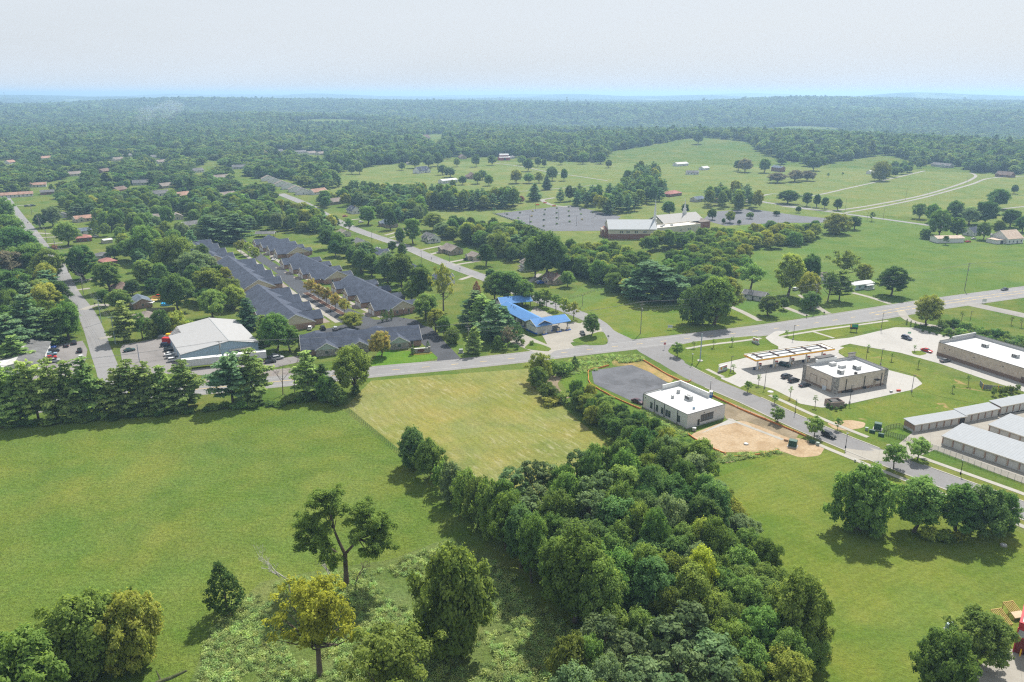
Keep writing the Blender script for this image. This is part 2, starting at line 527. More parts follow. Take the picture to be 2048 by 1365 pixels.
def sheet(name, pts, z, mat, label=None, kind='structure', parent=None, skirt=0.0):
 """flat polygon of ground; pts are ground points"""
 P = [Vector((p[0], p[1], z)) for p in pts]
 tris = tessellate_polygon([P])
 mb = MB()
 fs = []
 for t in tris:
  a, b, c = (P[i] for i in t)
  fs.append(t if (b - a).cross(c - a).z > 0 else (t[0], t[2], t[1]))
 mb.add(P, fs)
 if skirt:
  n = len(P)
  mb.v.extend([(p.x, p.y, z - skirt) for p in P])
  for i in range(n):
   mb.f.append((i, (i+1) % n, n + (i+1) % n, n + i)); mb.mi.append(0)
 o = mb.build(name, mat, parent)
 if parent is None: tag(o, label, None, None, kind)
 return o
def px(*pts):
 return [G(a, b) for a, b in pts]
def round_poly(pts, rad_frac=0.3, n=4):
 """cut the corners of a polygon into soft curves"""
 out = []
 m = len(pts)
 for i in range(m):
  a, b, c = pts[i-1], pts[i], pts[(i+1) % m]
  p, q = b.lerp(a, rad_frac), b.lerp(c, rad_frac)
  for k in range(n + 1):
   t = k / n
   out.append((p * (1-t) + b * t) * (1-t) + (b * (1-t) + q * t) * t)
 return out
# ================================================================== TERRAIN
def sstep(a, b, x):
 t = np.clip((x - a) / (b - a), 0,1)
 return t * t * (3 - 2 * t)
BUMPS = [  # pixel column, distance m, height m, half width across m, half depth m
 (1430,1850,13,420,260),(1900,1650,9,420,260),(1500,2700,-24,1200,420),(2000,2500,-18,700,420),
 (1750,4300,34,1500,900),(1300,3600,10,700,500),(1080,3900,15,900,500),(300,4600,26,1800,900),(800,5200,24,1800,900),
 (1560,5200,24,900,700),(2050,5400,26,1200,900),
 (60,10500,44,1500,900),(140,10800,34,900,900),(655,11800,50,700,800),(700,12000,26,1500,900),
 (1105,10800,36,600,800),(1330,10000,42,1300,900),(1470,9800,30,900,900),(1760,9300,42,600,800),
 (1830,9600,42,800,900),(1900,11500,38,800,900),(400,9000,18,2500,900),(1000,14500,32,5000,1200),(1700,15500,40,6000,1200),(200,15000,40,5000,1200)]
def terrain(x, y):
 x = np.asarray(x, float); y = np.asarray(y, float)
 r = np.hypot(x, y)
 w = sstep(1350,3200, r)
 und = (np.sin(y / 330 + 1.3 * np.sin(x / 640 + 0.7)) * 11 + np.sin(y / 190 + x / 420) * 6 + np.sin(x / 300 - y / 700 + 2.0) * 7) * w
 z = und + 16 * sstep(3200,6500, r) + 12 * sstep(7000,12000, r)
 und2 = (np.sin(y / 560 + 1.6 * np.sin(x / 1300)) * 14 + np.cos(x / 700 - y / 1100 + 1) * 9) * sstep(4000,8000, r)
 z = z + und2
 for c, d, h, wx, wy in BUMPS:
  a = math.atan2(c - CX, FPX * 0.985)
  cx_, cy_ = d * math.sin(a), d * math.cos(a)
  u = (x - cx_) * math.cos(a) - (y - cy_) * math.sin(a)
  v = (x - cx_) * math.sin(a) + (y - cy_) * math.cos(a)
  z = z + h * np.exp(-(u / wx) ** 2 - (v / wy) ** 2)
 return np.where(r < 1300,0.0, z)
def polar_sheet(name, rs, na, mat):
 a = np.linspace(0,2 * np.pi, na, endpoint=False)
 rr, aa = np.meshgrid(rs, a, indexing='ij')
 x = rr * np.sin(aa); y = rr * np.cos(aa)
 z = terrain(x, y)
 co = np.stack([x, y, z], -1).reshape(-1,3)
 nr = len(rs)
 i, j = np.meshgrid(np.arange(nr - 1), np.arange(na), indexing='ij')
 j2 = (j + 1) % na
 f = np.stack([i * na + j, i * na + j2, (i + 1) * na + j2, (i + 1) * na + j], -1).reshape(-1,4)[:, ::-1]
 me = bpy.data.meshes.new(name)
 me.from_pydata(co.tolist(), [], f.tolist())
 me.materials.append(mat)
 me.polygons.foreach_set('use_smooth', np.ones(len(f), bool))
 me.update()
 o = bpy.data.objects.new(name, me)
 COL.objects.link(o)
 tag(o, kind='structure')
 return o
M_GROUND = turf('meadow ground', (0.088,0.140,0.030),(0.165,0.175,0.055), None, 0.42)
M_WOODFAR = None
def far_wood_mat():
 m, N, L, out = nodes_of('far woodland')
 d = N.new('ShaderNodeBsdfDiffuse')
 geo = N.new('ShaderNodeNewGeometry'); P = geo.outputs['Position']
 n1 = noise_node(N, L, P, 0.05,4,0.7)
 n2 = noise_node(N, L, P, 0.0016,4,0.6)
 c1 = ramp_node(N, L, n1.outputs['Fac'], [(0.3, (0.012,0.028,0.010)),(0.7, (0.045,0.08,0.022))])
 f2 = ramp_node(N, L, n2.outputs['Fac'], [(0.60,0.0),(0.66,1.0)])
 L.new(mix_node(N, L, f2.outputs['Color'], c1.outputs['Color'], (0.11,0.15,0.05)), d.inputs['Color'])
 L.new(d.outputs[0], out.inputs['Surface'])
 return m
polar_sheet('ground', np.concatenate([[2,60], np.geomspace(120,8300,150)]), 240, M_GROUND)
polar_sheet('hills', np.geomspace(8290,24000,60), 360, far_wood_mat())
# ================================================================== FIELDS AND LAWNS
_a, _b = G(690,812), G(800,905)
MOW = math.degrees(math.atan2(_b.y - _a.y, _b.x - _a.x)) - 90      # the hay was cut along the fence
T_LEFT = turf('pasture grass', (0.098,0.154,0.028),(0.145,0.184,0.046), None, 0.50, mott=1.6, tuft=0.25)
T_MOWN = turf('mown hay field', (0.172,0.190,0.046),(0.230,0.220,0.082), None, 0.52, stripe=MOW, stripe_w=3.2, stripe_amt=0.05, rows=0.5)
T_RIGHT = turf('mown lawn', (0.105,0.155,0.026),(0.160,0.188,0.044), None, 0.45, stripe=-63, stripe_w=2.3, stripe_amt=0.035)
T_YARD = turf('yard grass', (0.085,0.150,0.026),(0.150,0.180,0.046), None, 0.48)
T_PAST = turf('far pasture', (0.098,0.160,0.038),(0.142,0.185,0.056), None, 0.45)
T_DRY = turf('dry pasture', (0.122,0.172,0.046),(0.175,0.195,0.070), None, 0.55)
T_VERGE = turf('worn verge', (0.105,0.155,0.030),(0.190,0.185,0.060),(0.34,0.25,0.13), 0.5, bare_amt=0.30)
T_SEED = turf('newly seeded slope', (0.092,0.155,0.026),(0.165,0.185,0.045),(0.42,0.29,0.14), 0.55, bare_amt=0.42)
T_WEED = turf('weedy ground', (0.100,0.150,0.040),(0.160,0.190,0.070), None, 0.5, mott=1.3, tuft=0.3)
sheet('pasture', px((-400,905),(0,862),(250,838),(420,822),(560,808),(660,800),(700,832),(790,905),(880,1005),(985,1105),(1060,1200),(1150,1290),(1150,1500),(600,1800),(-900,1800)), 0.010, T_LEFT)
sheet('rough_ground', px((360,1420),(420,1262),(520,1165),(640,1140),(780,1120),(900,1075),(985,1110),(1060,1205),(1145,1290),(1145,1490),(600,1600)), 0.016, T_WEED)
sheet('mown_field', px((693,812),(742,762),(860,752),(1055,738),(1092,778),(1140,826),(1210,886),(1262,930),(1100,985),(960,990),(880,965),(800,900)), 0.014, T_MOWN)
sheet('lawn', px((1400,965),(1455,925),(1520,912),(1600,912),(1655,900),(1760,948),(2060,1075),(2400,1240),(2500,1700),(1500,1700),(1640,1330),(1560,1230),(1440,1040)), 0.012, T_RIGHT)
sheet('grass_slope', px((1672,846),(1660,822),(1780,790),(1836,770),(1870,740),(1960,775),(2100,835),(2100,800),(2048,800),(1830,856),(1790,880),(1740,880)), 0.010, T_SEED)
sheet('east_pasture', px((1420,470),(1540,440),(1740,432),(1850,445),(2200,460),(2300,545),(2048,572),(1850,606),(1640,632),(1500,650),(1300,672),(1240,678),(1200,640),(1130,600),(1180,560),(1300,560)), 0.008, T_PAST)
sheet('upper_pasture', px((640,395),(690,345),(800,326),(1000,318),(1250,305),(1400,288),(1500,297),(1600,330),(1750,318),(1900,338),(2300,350),(2400,455),(2048,450),(1740,430),(1540,442),(1400,470),(1200,485),(1080,470),(900,450),(860,425)), 0.006, T_DRY)
sheet('vacant_lot', px((1160,622),(1205,600),(1300,572),(1370,590),(1460,620),(1545,640),(1400,664),(1262,678),(1225,662)), 0.016, turf('vacant lot grass', (0.095,0.160,0.026),(0.165,0.185,0.045),(0.40,0.24,0.13), 0.5, bare_amt=0.10))
sheet('church_lawn', px((860,450),(870,428),(985,420),(1090,468),(1200,465),(1205,500),(1100,500),(1000,480)), 0.012, T_DRY)
sheet('front_lawn', px((735,735),(760,700),(868,705),(882,716),(800,732)), 0.018, turf('fresh lawn', (0.085,0.185,0.022),(0.120,0.200,0.032), None, 0.45))
# ================================================================== ROADS
A_OLD = paving('weathered highway asphalt', (0.315,0.308,0.305), stain=0.12, crack=0.25)
A_SIDE = paving('side road asphalt', (0.275,0.268,0.268), stain=0.12, crack=0.35)
A_NEW = paving('fresh asphalt', (0.085,0.090,0.102), stain=0.25)
A_LOT = paving('church lot asphalt', (0.165,0.168,0.185), stain=0.2)
A_DIRTY = paving('dusty new asphalt', (0.150,0.155,0.172), stain=0.40, patch_scale=0.11)
A_SHOP = paving('old shop lot', (0.300,0.280,0.268), stain=0.22, crack=0.3)
CONC = paving('new concrete', (0.520,0.500,0.465), joint=4.5, dark=0.82, stain=0.08, rot=0.55)
CONC_OLD = paving('older concrete', (0.430,0.400,0.345), joint=4.5, dark=0.8, stain=0.14, rot=0.5)
WALK = paving('sidewalk concrete', (0.480,0.455,0.400), stain=0.14)
KERB = paving('kerb concrete', (0.500,0.475,0.420), stain=0.15)
GRAVEL = paving('gravel', (0.360,0.340,0.310), stain=0.2)
YELLOW = plain('road paint yellow', (0.62,0.43,0.10), 0.8, var=0.2, scale=0.6)
WHITE = plain('road paint white', (0.40,0.40,0.385), 0.8, var=0.15, scale=0.6)
SOIL = soil('bare clay soil', (0.36,0.25,0.145),(0.46,0.345,0.22),(0.53,0.42,0.29))
SOIL_DK = soil('graded soil', (0.22,0.18,0.12),(0.29,0.235,0.16),(0.36,0.30,0.21))
MULCH = soil('mulch', (0.09,0.055,0.042),(0.13,0.080,0.062),(0.17,0.11,0.085))
def dashes(parent, path, off, w, z, mat, on=3.0, gap=9.0, name='centre_line'):
 acc, seg, i = 0.0, [], 0
 d = on
 cur = [path[0]]
 drawing = True
 for p in path[1:]:
  q = cur[-1]
  while (p - q).length + acc >= d:
   t = (d - acc) / (p - q).length
   m_ = q.lerp(p, t)
   cur.append(m_)
   if drawing and len(cur) > 1:
    ribbon(name, offset(cur, off + w / 2), offset(cur, off - w / 2), z, mat, parent=parent)
   drawing = not drawing
   d = on if drawing else gap
   acc = 0.0
   q = m_
   cur = [m_]
  acc += (p - q).length
  cur.append(p)
HWY = smooth_path(px((-500,875),(-200,846),(0,822),(200,800),(405,778),(560,763),(757,743),(880,732),(1028,717),(1200,697),(1380,677),(1548,658),(1700,636),(1860,610),(2048,584),(2300,551),(2700,512)), 8)
hw = [6.0 + 2.6 * max(0.0, min(1.0, (to_px(p.x, p.y)[0] - 1350) / 350.0)) for p in HWY]
highway = ribbon('highway', offset(HWY, hw), offset(HWY, [-h for h in hw]), 0.044, A_OLD)
for s in (-1,1):
 ribbon('gravel_shoulder', offset(HWY, [s * (h + 0.6) for h in hw]) if s > 0 else offset(HWY, [-h for h in hw]),
   offset(HWY, [h for h in hw]) if s > 0 else offset(HWY, [-(h + 0.6) for h in hw]), 0.036, GRAVEL, parent=highway)
 ribbon('edge_line', offset(HWY, [s * (h - 1.9) + 0.07 for h in hw]), offset(HWY, [s * (h - 1.9) - 0.07 for h in hw]), 0.052, WHITE, parent=highway)
east = [i for i, p in enumerate(HWY) if to_px(p.x, p.y)[0] > 1750]
west = HWY[:east[0]]
HE = HWY[east[0]-1:]
for s in (-1,1):
 ribbon('turn_lane_line', offset(HE, s * 1.9 + 0.09), offset(HE, s * 1.9 - 0.09), 0.052, YELLOW, parent=highway)
 dashes(highway, HE, s * 1.6,0.14,0.052, YELLOW, 3.0,6.0, 'turn_lane_dash')
w_left = [p for p in west if to_px(p.x, p.y)[0] < 640]
ribbon('centre_line', offset(w_left, 0.16), offset(w_left, 0.04), 0.052, YELLOW, parent=highway)
ribbon('centre_line', offset(w_left, -0.04), offset(w_left, -0.16), 0.052, YELLOW, parent=highway)
dashes(highway, [p for p in west if to_px(p.x, p.y)[0] >= 640], 0,0.22,0.052, YELLOW)
SIDE = smooth_path(px((1292,690),(1322,712),(1362,737),(1410,762),(1500,800),(1580,838),(1660,873),(1740,905),(1830,940),(1930,977),(2048,1022),(2300,1130)), 5)
side_road = ribbon('side_road', offset(SIDE, 4.9), offset(SIDE, -4.9), 0.040, A_SIDE)
sheet('junction_paving', round_poly(px((1262,688),(1300,684),(1350,683),(1334,704),(1372,724),(1352,743),(1310,722),(1278,704)), 0.2), 0.0425, A_SIDE)
def kerb(name, path, a, b, parent, h=0.13):
 ribbon(name, offset(path, max(a, b)), offset(path, min(a, b)), h, KERB, parent=parent, thick=h)
K1 = [p for p in SIDE if to_px(p.x, p.y)[1] > 738]
gap = lambda path, x0, x1: [[p for p in path if to_px(p.x, p.y)[0] <= x0], [p for p in path if to_px(p.x, p.y)[0] >= x1]]
for seg in gap(K1,1372,1412):
 if len(seg) > 1: kerb('kerb', seg, -4.9,-5.35, side_road)
L1 = [p for p in SIDE if to_px(p.x, p.y)[0] > 1350]
for a_, b_ in ((1350,1420),(1480,1745),(1800,2400)):
 seg = [p for p in L1 if a_ < to_px(p.x, p.y)[0] < b_]
 if len(seg) > 1: kerb('kerb', seg, 4.9,5.35, side_road)
for (a_, b_, o0, o1) in ((1370,1425,8.2,9.9),(1490,1735,8.6,10.4),(1735,2300,8.6,10.4)):
 seg = [p for p in L1 if a_ < to_px(p.x, p.y)[0] < b_]
 ribbon('sidewalk', offset(seg, o1), offset(seg, o0), 0.10, WALK, thick=0.1)
seg = [p for p in SIDE if to_px(p.x, p.y)[0] > 1650]
ribbon('sidewalk', offset(seg, -7.6), offset(seg, -9.4), 0.10, WALK, thick=0.1)
ribbon('grass_verge', offset(K1,10.6), offset(K1,-9.6), 0.022, T_VERGE)
def lane(name, pts, w, mat, z=0.036, step=5):
 p = smooth_path(px(*pts), step)
 return ribbon(name, offset(p, w / 2), offset(p, -w / 2), z, mat), p
WEST_ST, WEST_P = lane('west_street', ((10,395),(24,414),(40,436),(62,462),(90,500),(113,528),(131,565),(143,588),(169,622),(186,656),(201,700),(217,745),(228,800)), 8.2, A_OLD)
MID_ST, MID_P = lane('middle_street', ((560,388),(610,408),(650,430),(681,446),(726,465),(808,493),(871,520),(924,540),(970,557),(1030,583),(1085,603),(1145,624),(1195,648),(1232,694)), 9.0, A_OLD)
for s in (1,-1):
 seg = [p for p in MID_P if to_px(p.x, p.y)[0] < 975]
 kerb('kerb', seg, s * 4.5, s * 4.9, MID_ST, 0.12)
sheet('junction_paving', round_poly(px((1185,646),(1205,646),(1232,664),(1275,684),(1258,694),(1205,700),(1216,682)), 0.15), 0.0385, A_OLD)
BLV, BLV_P = lane('complex_drive', ((470,474),(492,490),(518,514),(548,534),(590,562),(622,584),(668,612),(706,628),(752,648),(800,655)), 7.0, A_NEW, 0.036)
lane('complex_drive', ((560,548),(598,578),(620,596),(645,616),(676,636),(720,652)), 6.6, A_NEW, 0.0375)
sheet('complex_lot', px((628,662),(668,655),(720,640),(756,640),(790,634),(832,640),(858,660),(912,716),(882,722),(862,703),(830,676),(760,668),(690,674)), 0.0385, A_NEW)
sheet('entry_drive', px((836,650),(862,655),(920,716),(945,722),(930,728),(872,730),(876,712),(850,676)), 0.0395, A_NEW)
MED = smooth_path(px((611,586),(640,603),(668,619),(696,634)), 3)
ribbon('median', offset(MED, 1.5), offset(MED, -1.5), 0.12, MULCH, thick=0.1)
ribbon('median_kerb', offset(MED, 1.75), offset(MED, 1.5), 0.14, KERB, thick=0.14)
ribbon('median_kerb', offset(MED, -1.5), offset(MED, -1.75), 0.14, KERB, thick=0.14)
WK = smooth_path(px((524,502),(560,530),(640,578),(720,620),(757,637)), 4)
ribbon('drive_apron', offset(WK, 3.2), offset(WK, 0.8), 0.042, CONC_OLD)
WK2 = smooth_path(px((474,500),(520,535),(575,580),(640,625),(672,646)), 4)
ribbon('drive_apron', offset(WK2,2.2), offset(WK2,-0.4), 0.0435, CONC_OLD)
# gas station and shop forecourts
sheet('forecourt', round_poly(px((1432,730),(1500,714),(1560,700),(1530,676),(1552,662),(1605,665),(1612,690),(1660,688),(1690,696),(1676,706),(1690,715),(1735,730),(1790,744),(1832,755),(1845,768),(1825,780),(1700,808),(1645,816),(1600,808),(1545,780),(1486,778),(1440,757),(1470,742)), 0.10), 0.0500, CONC)
sheet('store_lot', round_poly(px((1556,664),(1600,673),(1622,684),(1700,676),(1790,655),(1830,656),(1890,672),(2000,680),(2300,740),(2300,850),(2048,784),(1960,756),(1880,728),(1800,706),(1720,692),(1700,688),(1675,694),(1640,690),(1590,690),(1540,676)), 0.08), 0.0465, CONC)
sheet('grass_island', round_poly(px((1555,672),(1570,666),(1640,655),(1775,640),(1812,646),(1780,655),(1690,672),(1625,684),(1590,682)), 0.2), 0.062, T_RIGHT)
sheet('grass_island', round_poly(px((1675,702),(1692,694),(1720,697),(1800,720),(1880,745),(1960,772),(2030,800),(1990,815),(1870,792),(1840,778),(1846,762),(1830,750),(1780,738),(1720,722),(1686,712)), 0.25), 0.062, T_SEED)
sheet('grass_island', round_poly(px((1336,705),(1350,692),(1400,682),(1510,672),(1522,676),(1562,696),(1500,712),(1432,730),(1466,742),(1474,748),(1455,757),(1428,752),(1380,728)), 0.2), 0.056, T_RIGHT)
sheet('planting_bed', round_poly(px((1478,776),(1500,766),(1545,778),(1600,806),(1560,800),(1510,785)), 0.2), 0.066, T_VERGE)
FW = smooth_path(px((1372,698),(1420,690),(1480,683),(1522,677)), 4)
ribbon('sidewalk', offset(FW, 0.9), offset(FW, -0.9), 0.09, WALK, thick=0.1)
FW = smooth_path(px((1560,674),(1640,661),(1720,650),(1776,642)), 4)
ribbon('sidewalk', offset(FW, 0.9), offset(FW, -0.9), 0.09, WALK, thick=0.1)
FW = px((1626,664),(1668,677))
ribbon('sidewalk', offset(FW, 0.8), offset(FW, -0.8), 0.095, WALK, thick=0.1)
sheet('grass_island', round_poly(px((1822,703),(1840,702),(1855,708),(1840,712),(1826,709)), 0.3), 0.09, T_RIGHT, skirt=0.09)
# storage yard
sheet('storage_yard', px((1778,905),(1822,868),(1826,864),(2048,822),(2300,770),(2500,900),(2300,1040),(2048,968),(1870,900),(1820,920),(1790,925),(1738,896)), 0.048, CONC_OLD)
lane('access_drive', ((1690,848 + 58),(1740,912),(1800,908),(1850,888)), 7.0, CONC_OLD, 0.047)
# construction site
sheet('site_asphalt', round_poly(px((1183,742),(1262,730),(1300,745),(1345,772),(1400,800),(1300,830),(1284,812),(1225,785),(1188,768)), 0.08), 0.042, A_DIRTY)
sheet('site_soil', round_poly(px((1378,870),(1450,843),(1490,842),(1560,868),(1610,880),(1652,892),(1640,912),(1600,916),(1560,902),(1500,905),(1440,905),(1400,886)), 0.25), 0.032, SOIL)
sheet('graded_strip', px((1440,812),(1462,806),(1530,834),(1598,868),(1590,880),(1566,872),(1500,845),(1452,838)), 0.034, SOIL_DK)
sheet('soil_bank', round_poly(px((1222,724),(1240,714),(1280,716),(1300,728),(1350,756),(1340,768),(1300,746),(1264,731),(1228,733)), 0.3), 0.033, turf('bank soil and weeds', (0.115,0.150,0.035),(0.40,0.27,0.14), None, 0.55))
sheet('site_verge', px((1110,742),(1180,722),(1230,712),(1262,722),(1185,742),(1180,762),(1225,790),(1290,822),(1375,864),(1440,908),(1560,912),(1420,960),(1340,900),(1200,830),(1128,775)), 0.020, turf('site weeds', (0.090,0.165,0.026),(0.135,0.185,0.036),(0.36,0.25,0.14), 0.5, bare_amt=0.12, tuft=0.2))
ST = smooth_path(px((1115,752),(1104,768),(1112,784),(1130,798)), 3)
ribbon('dry_creek', offset(ST, 2.2), offset(ST, -2.2), 0.034, SOIL_DK)
sheet('outfall_soil', round_poly(px((1388,930),(1405,922),(1412,945),(1398,962),(1384,950)), 0.3), 0.035, SOIL)
sheet('outfall_soil', round_poly(px((1440,912),(1458,908),(1475,922),(1450,928)), 0.3), 0.036, SOIL)
sheet('utility_soil', round_poly(px((1652,846),(1700,840),(1732,846),(1728,856),(1690,862),(1668,858)), 0.3), 0.036, SOIL)
FWs = px((1456,838),(1566,880))
ribbon('site_walk', offset(FWs, 0.7), offset(FWs, -0.7), 0.06, WALK, thick=0.06)
sheet('apron_slab', px((1400,868),(1452,842),(1464,838),(1476,845),(1440,853)), 0.044, CONC)
# car wash paving
sheet('carwash_paving', round_poly(px((1018,684),(1045,668),(1095,690),(1085,672),(1060,625),(1070,614),(1110,632),(1160,648),(1180,634),(1205,660),(1190,676),(1140,686),(1150,696),(1110,702),(1095,712),(1070,706)), 0.10), 0.046, CONC_OLD)
sheet('carwash_island', round_poly(px((1140,682),(1170,672),(1206,662),(1216,680),(1214,690),(1180,692)), 0.3), 0.09, T_YARD, skirt=0.1)
sheet('carwash_island', round_poly(px((1070,612),(1080,608),(1130,632),(1156,642),(1135,648),(1110,634)), 0.3), 0.09, T_YARD, skirt=0.1)
sheet('carwash_island', round_poly(px((1046,698),(1062,684),(1085,690),(1104,698),(1096,704)), 0.3), 0.09, T_YARD, skirt=0.1)
# church lots
sheet('church_lot', px((986,428),(1140,411),(1242,434),(1206,462),(1086,463)), 0.040, A_LOT)
sheet('church_lot', px((1405,440),(1425,424),(1500,418),(1600,432),(1690,440),(1640,446),(1560,446),(1450,452)), 0.042, A_LOT)
# warehouse and shop lots
sheet('shop_lot', px((240,700),(245,690),(330,675),(372,700),(380,740),(520,722),(600,712),(610,722),(540,738),(430,752),(330,748),(250,752)), 0.034, A_SHOP)
sheet('shop_lot', px((80,706),(110,690),(165,682),(175,700),(168,738),(150,770),(60,775)), 0.034, A_SHOP)
sheet('rubble_bank', round_poly(px((404,760),(430,752),(530,742),(585,735),(590,752),(540,757),(420,770)), 0.2), 0.024, soil('rubble stone', (0.20,0.18,0.17),(0.30,0.27,0.25),(0.20,0.20,0.10), 0.25))
# field lanes and driveways far off
for nm, pts, w, mat in (
 ('field_lane', ((1490,404),(1545,388),(1620,392),(1700,376),(1790,356),(1850,342)), 3.6, GRAVEL),
 ('field_lane', ((1560,412),(1640,422),(1690,419),(1760,408),(1850,390),(1930,365),(1952,352),(1940,346)), 3.8, GRAVEL),
 ('field_lane', ((1690,426),(1760,414),(1850,395),(1940,370),(1980,357),(2060,352)), 3.6, GRAVEL),
 ('church_road', ((1480,395),(1530,405),(1590,414),(1660,424),(1740,435),(1850,450),(2060,480)), 6.5, A_OLD),
 ('field_lane', ((990,327),(1040,333),(1090,343),(1150,352),(1215,362)), 3.6, GRAVEL),
 ('field_lane', ((995,382),(1040,383),(1110,378),(1200,370)), 3.0, GRAVEL),
 ('lot_access', ((1142,414),(1110,412),(1090,405),(1085,400),(1110,396)), 5.0, GRAVEL),
 ('field_lane', ((1990,420),(2060,412)), 3.5, GRAVEL)):
 lane(nm, pts, w, mat, 0.05,15)
for pts, w in (
 (((150,581),(180,577)), 3.0),(((135,566),(190,558)), 3.0),(((118,531),(140,527)), 3.0),(((105,513),(140,510)), 3.0),
 (((95,500),(150,495)), 3.0),(((86,489),(125,486)), 3.0),(((75,476),(140,473)), 3.0),(((52,448),(95,444)), 3.0),
 (((68,466),(100,468)), 3.5),(((22,413),(60,410)), 3.0),(((165,620),(195,610),(222,612)), 4.0),(((200,678),(228,672)), 3.2),
 (((843,500),(884,492)), 3.0),(((862,509),(895,500)), 3.4),(((895,526),(940,517)), 3.0),(((905,531),(960,522)), 3.0),(((770,471),(820,458)), 3.0),(((780,476),(830,466)), 3.0),
 (((920,560),(945,552)), 3.2),(((690,441),(735,437)), 3.2),(((1030,583),(1062,562),(1080,548)), 3.2),
 (((1780,608),(1740,595),(1705,586)), 3.0),(((1615,632),(1570,615),(1540,600)), 3.4),(((1658,628),(1640,618),(1600,590)), 3.2),
 (((1520,642),(1480,622),(1455,612)), 3.4),(((1800,620),(1830,645),(1980,668)), 4.0),(((1915,603),(1980,617),(2060,634)), 9.0)):
 lane('driveway', pts, w, CONC_OLD if w < 8 else GRAVEL, 0.0475,4)
# ================================================================== TREES: models of each kind
BARK = plain('bark', (0.115,0.092,0.072), 0.95, var=0.25, scale=1.5, spec=0.1)
BARK_PALE = plain('weathered dead wood', (0.42,0.40,0.37), 0.9, var=0.2, scale=1.5, spec=0.1)
BARK_DEAD = plain('dry brown wood', (0.21,0.165,0.135), 0.95, var=0.2, scale=1.5, spec=0.1)
def leaves(name, P, N, S, seed, var, asp=1.0):
 """one small bent quad for each leaf spray: centres P, facing N, half sizes S"""
 rng = np.random.default_rng(seed)
 n = len(P)
 N = N / np.maximum(1e-6, np.linalg.norm(N, axis=1, keepdims=True))
 ref = rng.normal(size=(n, 3))
 A = np.cross(N, ref); A /= np.maximum(1e-6, np.linalg.norm(A, axis=1, keepdims=True))
 B = np.cross(N, A)
 s = S[:, None]
 v = np.stack([P + A * s * asp, P + B * s * 0.62 + N * s * 0.22, P - A * s * asp, P - B * s * 0.62 + N * s * 0.22], 1).reshape(-1,3)
 f = np.arange(4 * n).reshape(-1,4)
 me = bpy.data.meshes.new(name)
 me.vertices.add(4 * n); me.vertices.foreach_set('co', v.ravel())
 me.loops.add(4 * n); me.loops.foreach_set('vertex_index', f.ravel())
 me.polygons.add(n); me.polygons.foreach_set('loop_start', np.arange(0,4 * n, 4)); me.polygons.foreach_set('loop_total', np.full(n, 4))
 a = me.attributes.new('var', 'FLOAT', 'FACE')
 a.data.foreach_set('value', np.clip(var, 0,1).astype(np.float32))
 me.update(calc_edges=True)
 me.materials.append(None)
 return me
def cloud(rng, C, Rd, npc, leaf, mid, up=0.45, jit=0.75, flat=1.0, inner=0.25):
 """sprays on the shells of leaf clumps centred at C with radii Rd"""
 Ps, Ns, Ss, Vs = [], [], [], []
 for c, r in zip(C, Rd):
  m = max(6, int(npc * (r ** 2)))
  d = rng.normal(size=(m, 3)); d /= np.linalg.norm(d, axis=1, keepdims=True)
  d[:, 2] = np.where(d[:, 2] < -0.3, -d[:, 2] * rng.random(m), d[:, 2])
  rad = r * (inner + (1 - inner) * rng.random(m) ** 0.5) * (0.70 + 0.62 * rng.random(m))
  p = c + d * rad[:, None] * np.array([1,1, flat])
  out = p - mid; out /= np.maximum(1e-6, np.linalg.norm(out, axis=1, keepdims=True))
  nrm = d * 0.85 + out * 0.4 + np.array([0,0, up]) + rng.normal(size=(m, 3)) * jit * 0.72
  Ps.append(p); Ns.append(nrm)
  Ss.append(leaf * (0.6 + 0.8 * rng.random(m)))
  Vs.append(np.clip(rng.normal(0.45,0.22) + rng.normal(0,0.16, m), 0,1))
 return np.concatenate(Ps), np.concatenate(Ns), np.concatenate(Ss), np.concatenate(Vs)
def limbs(mb, rng, zs, C, H, r0, n=10, sides=4):
 """a leaning trunk with limbs reaching into some of the clumps"""
 top = max(c[2] for c in C) * 0.86
 bend = rng.normal(0,0.02 * H, 2)
 tr = [Vector((0,0,-0.15)), Vector((bend[0] * 0.3, bend[1] * 0.3, zs * 0.5)), Vector((bend[0], bend[1], zs)), Vector((bend[0] * 1.4, bend[1] * 1.4, (zs + top) / 2)), Vector((bend[0], bend[1], top))]
 mb.tube(tr, [r0 * 1.25, r0, r0 * 0.85, r0 * 0.5, r0 * 0.12], 7)
 idx = rng.permutation(len(C))[:n]
 for i in idx:
  c = Vector(C[i])
  z0 = zs * 0.8 + (top - zs) * 0.55 * rng.random()
  z0 = min(z0, c.z - 0.2) if c.z - 0.2 > zs * 0.6 else zs * 0.7
  t = max(0, min(1, (z0 - zs) / max(0.1, top - zs)))
  a = Vector((bend[0], bend[1], z0)); m_ = a.lerp(c, 0.5) + Vector((0,0,-0.06 * H * (1 if c.z > z0 else -0.5)))
  mb.tube([a, m_, c], [r0 * (0.5 - 0.25 * t), r0 * 0.26, r0 * 0.06], sides, cap=False)
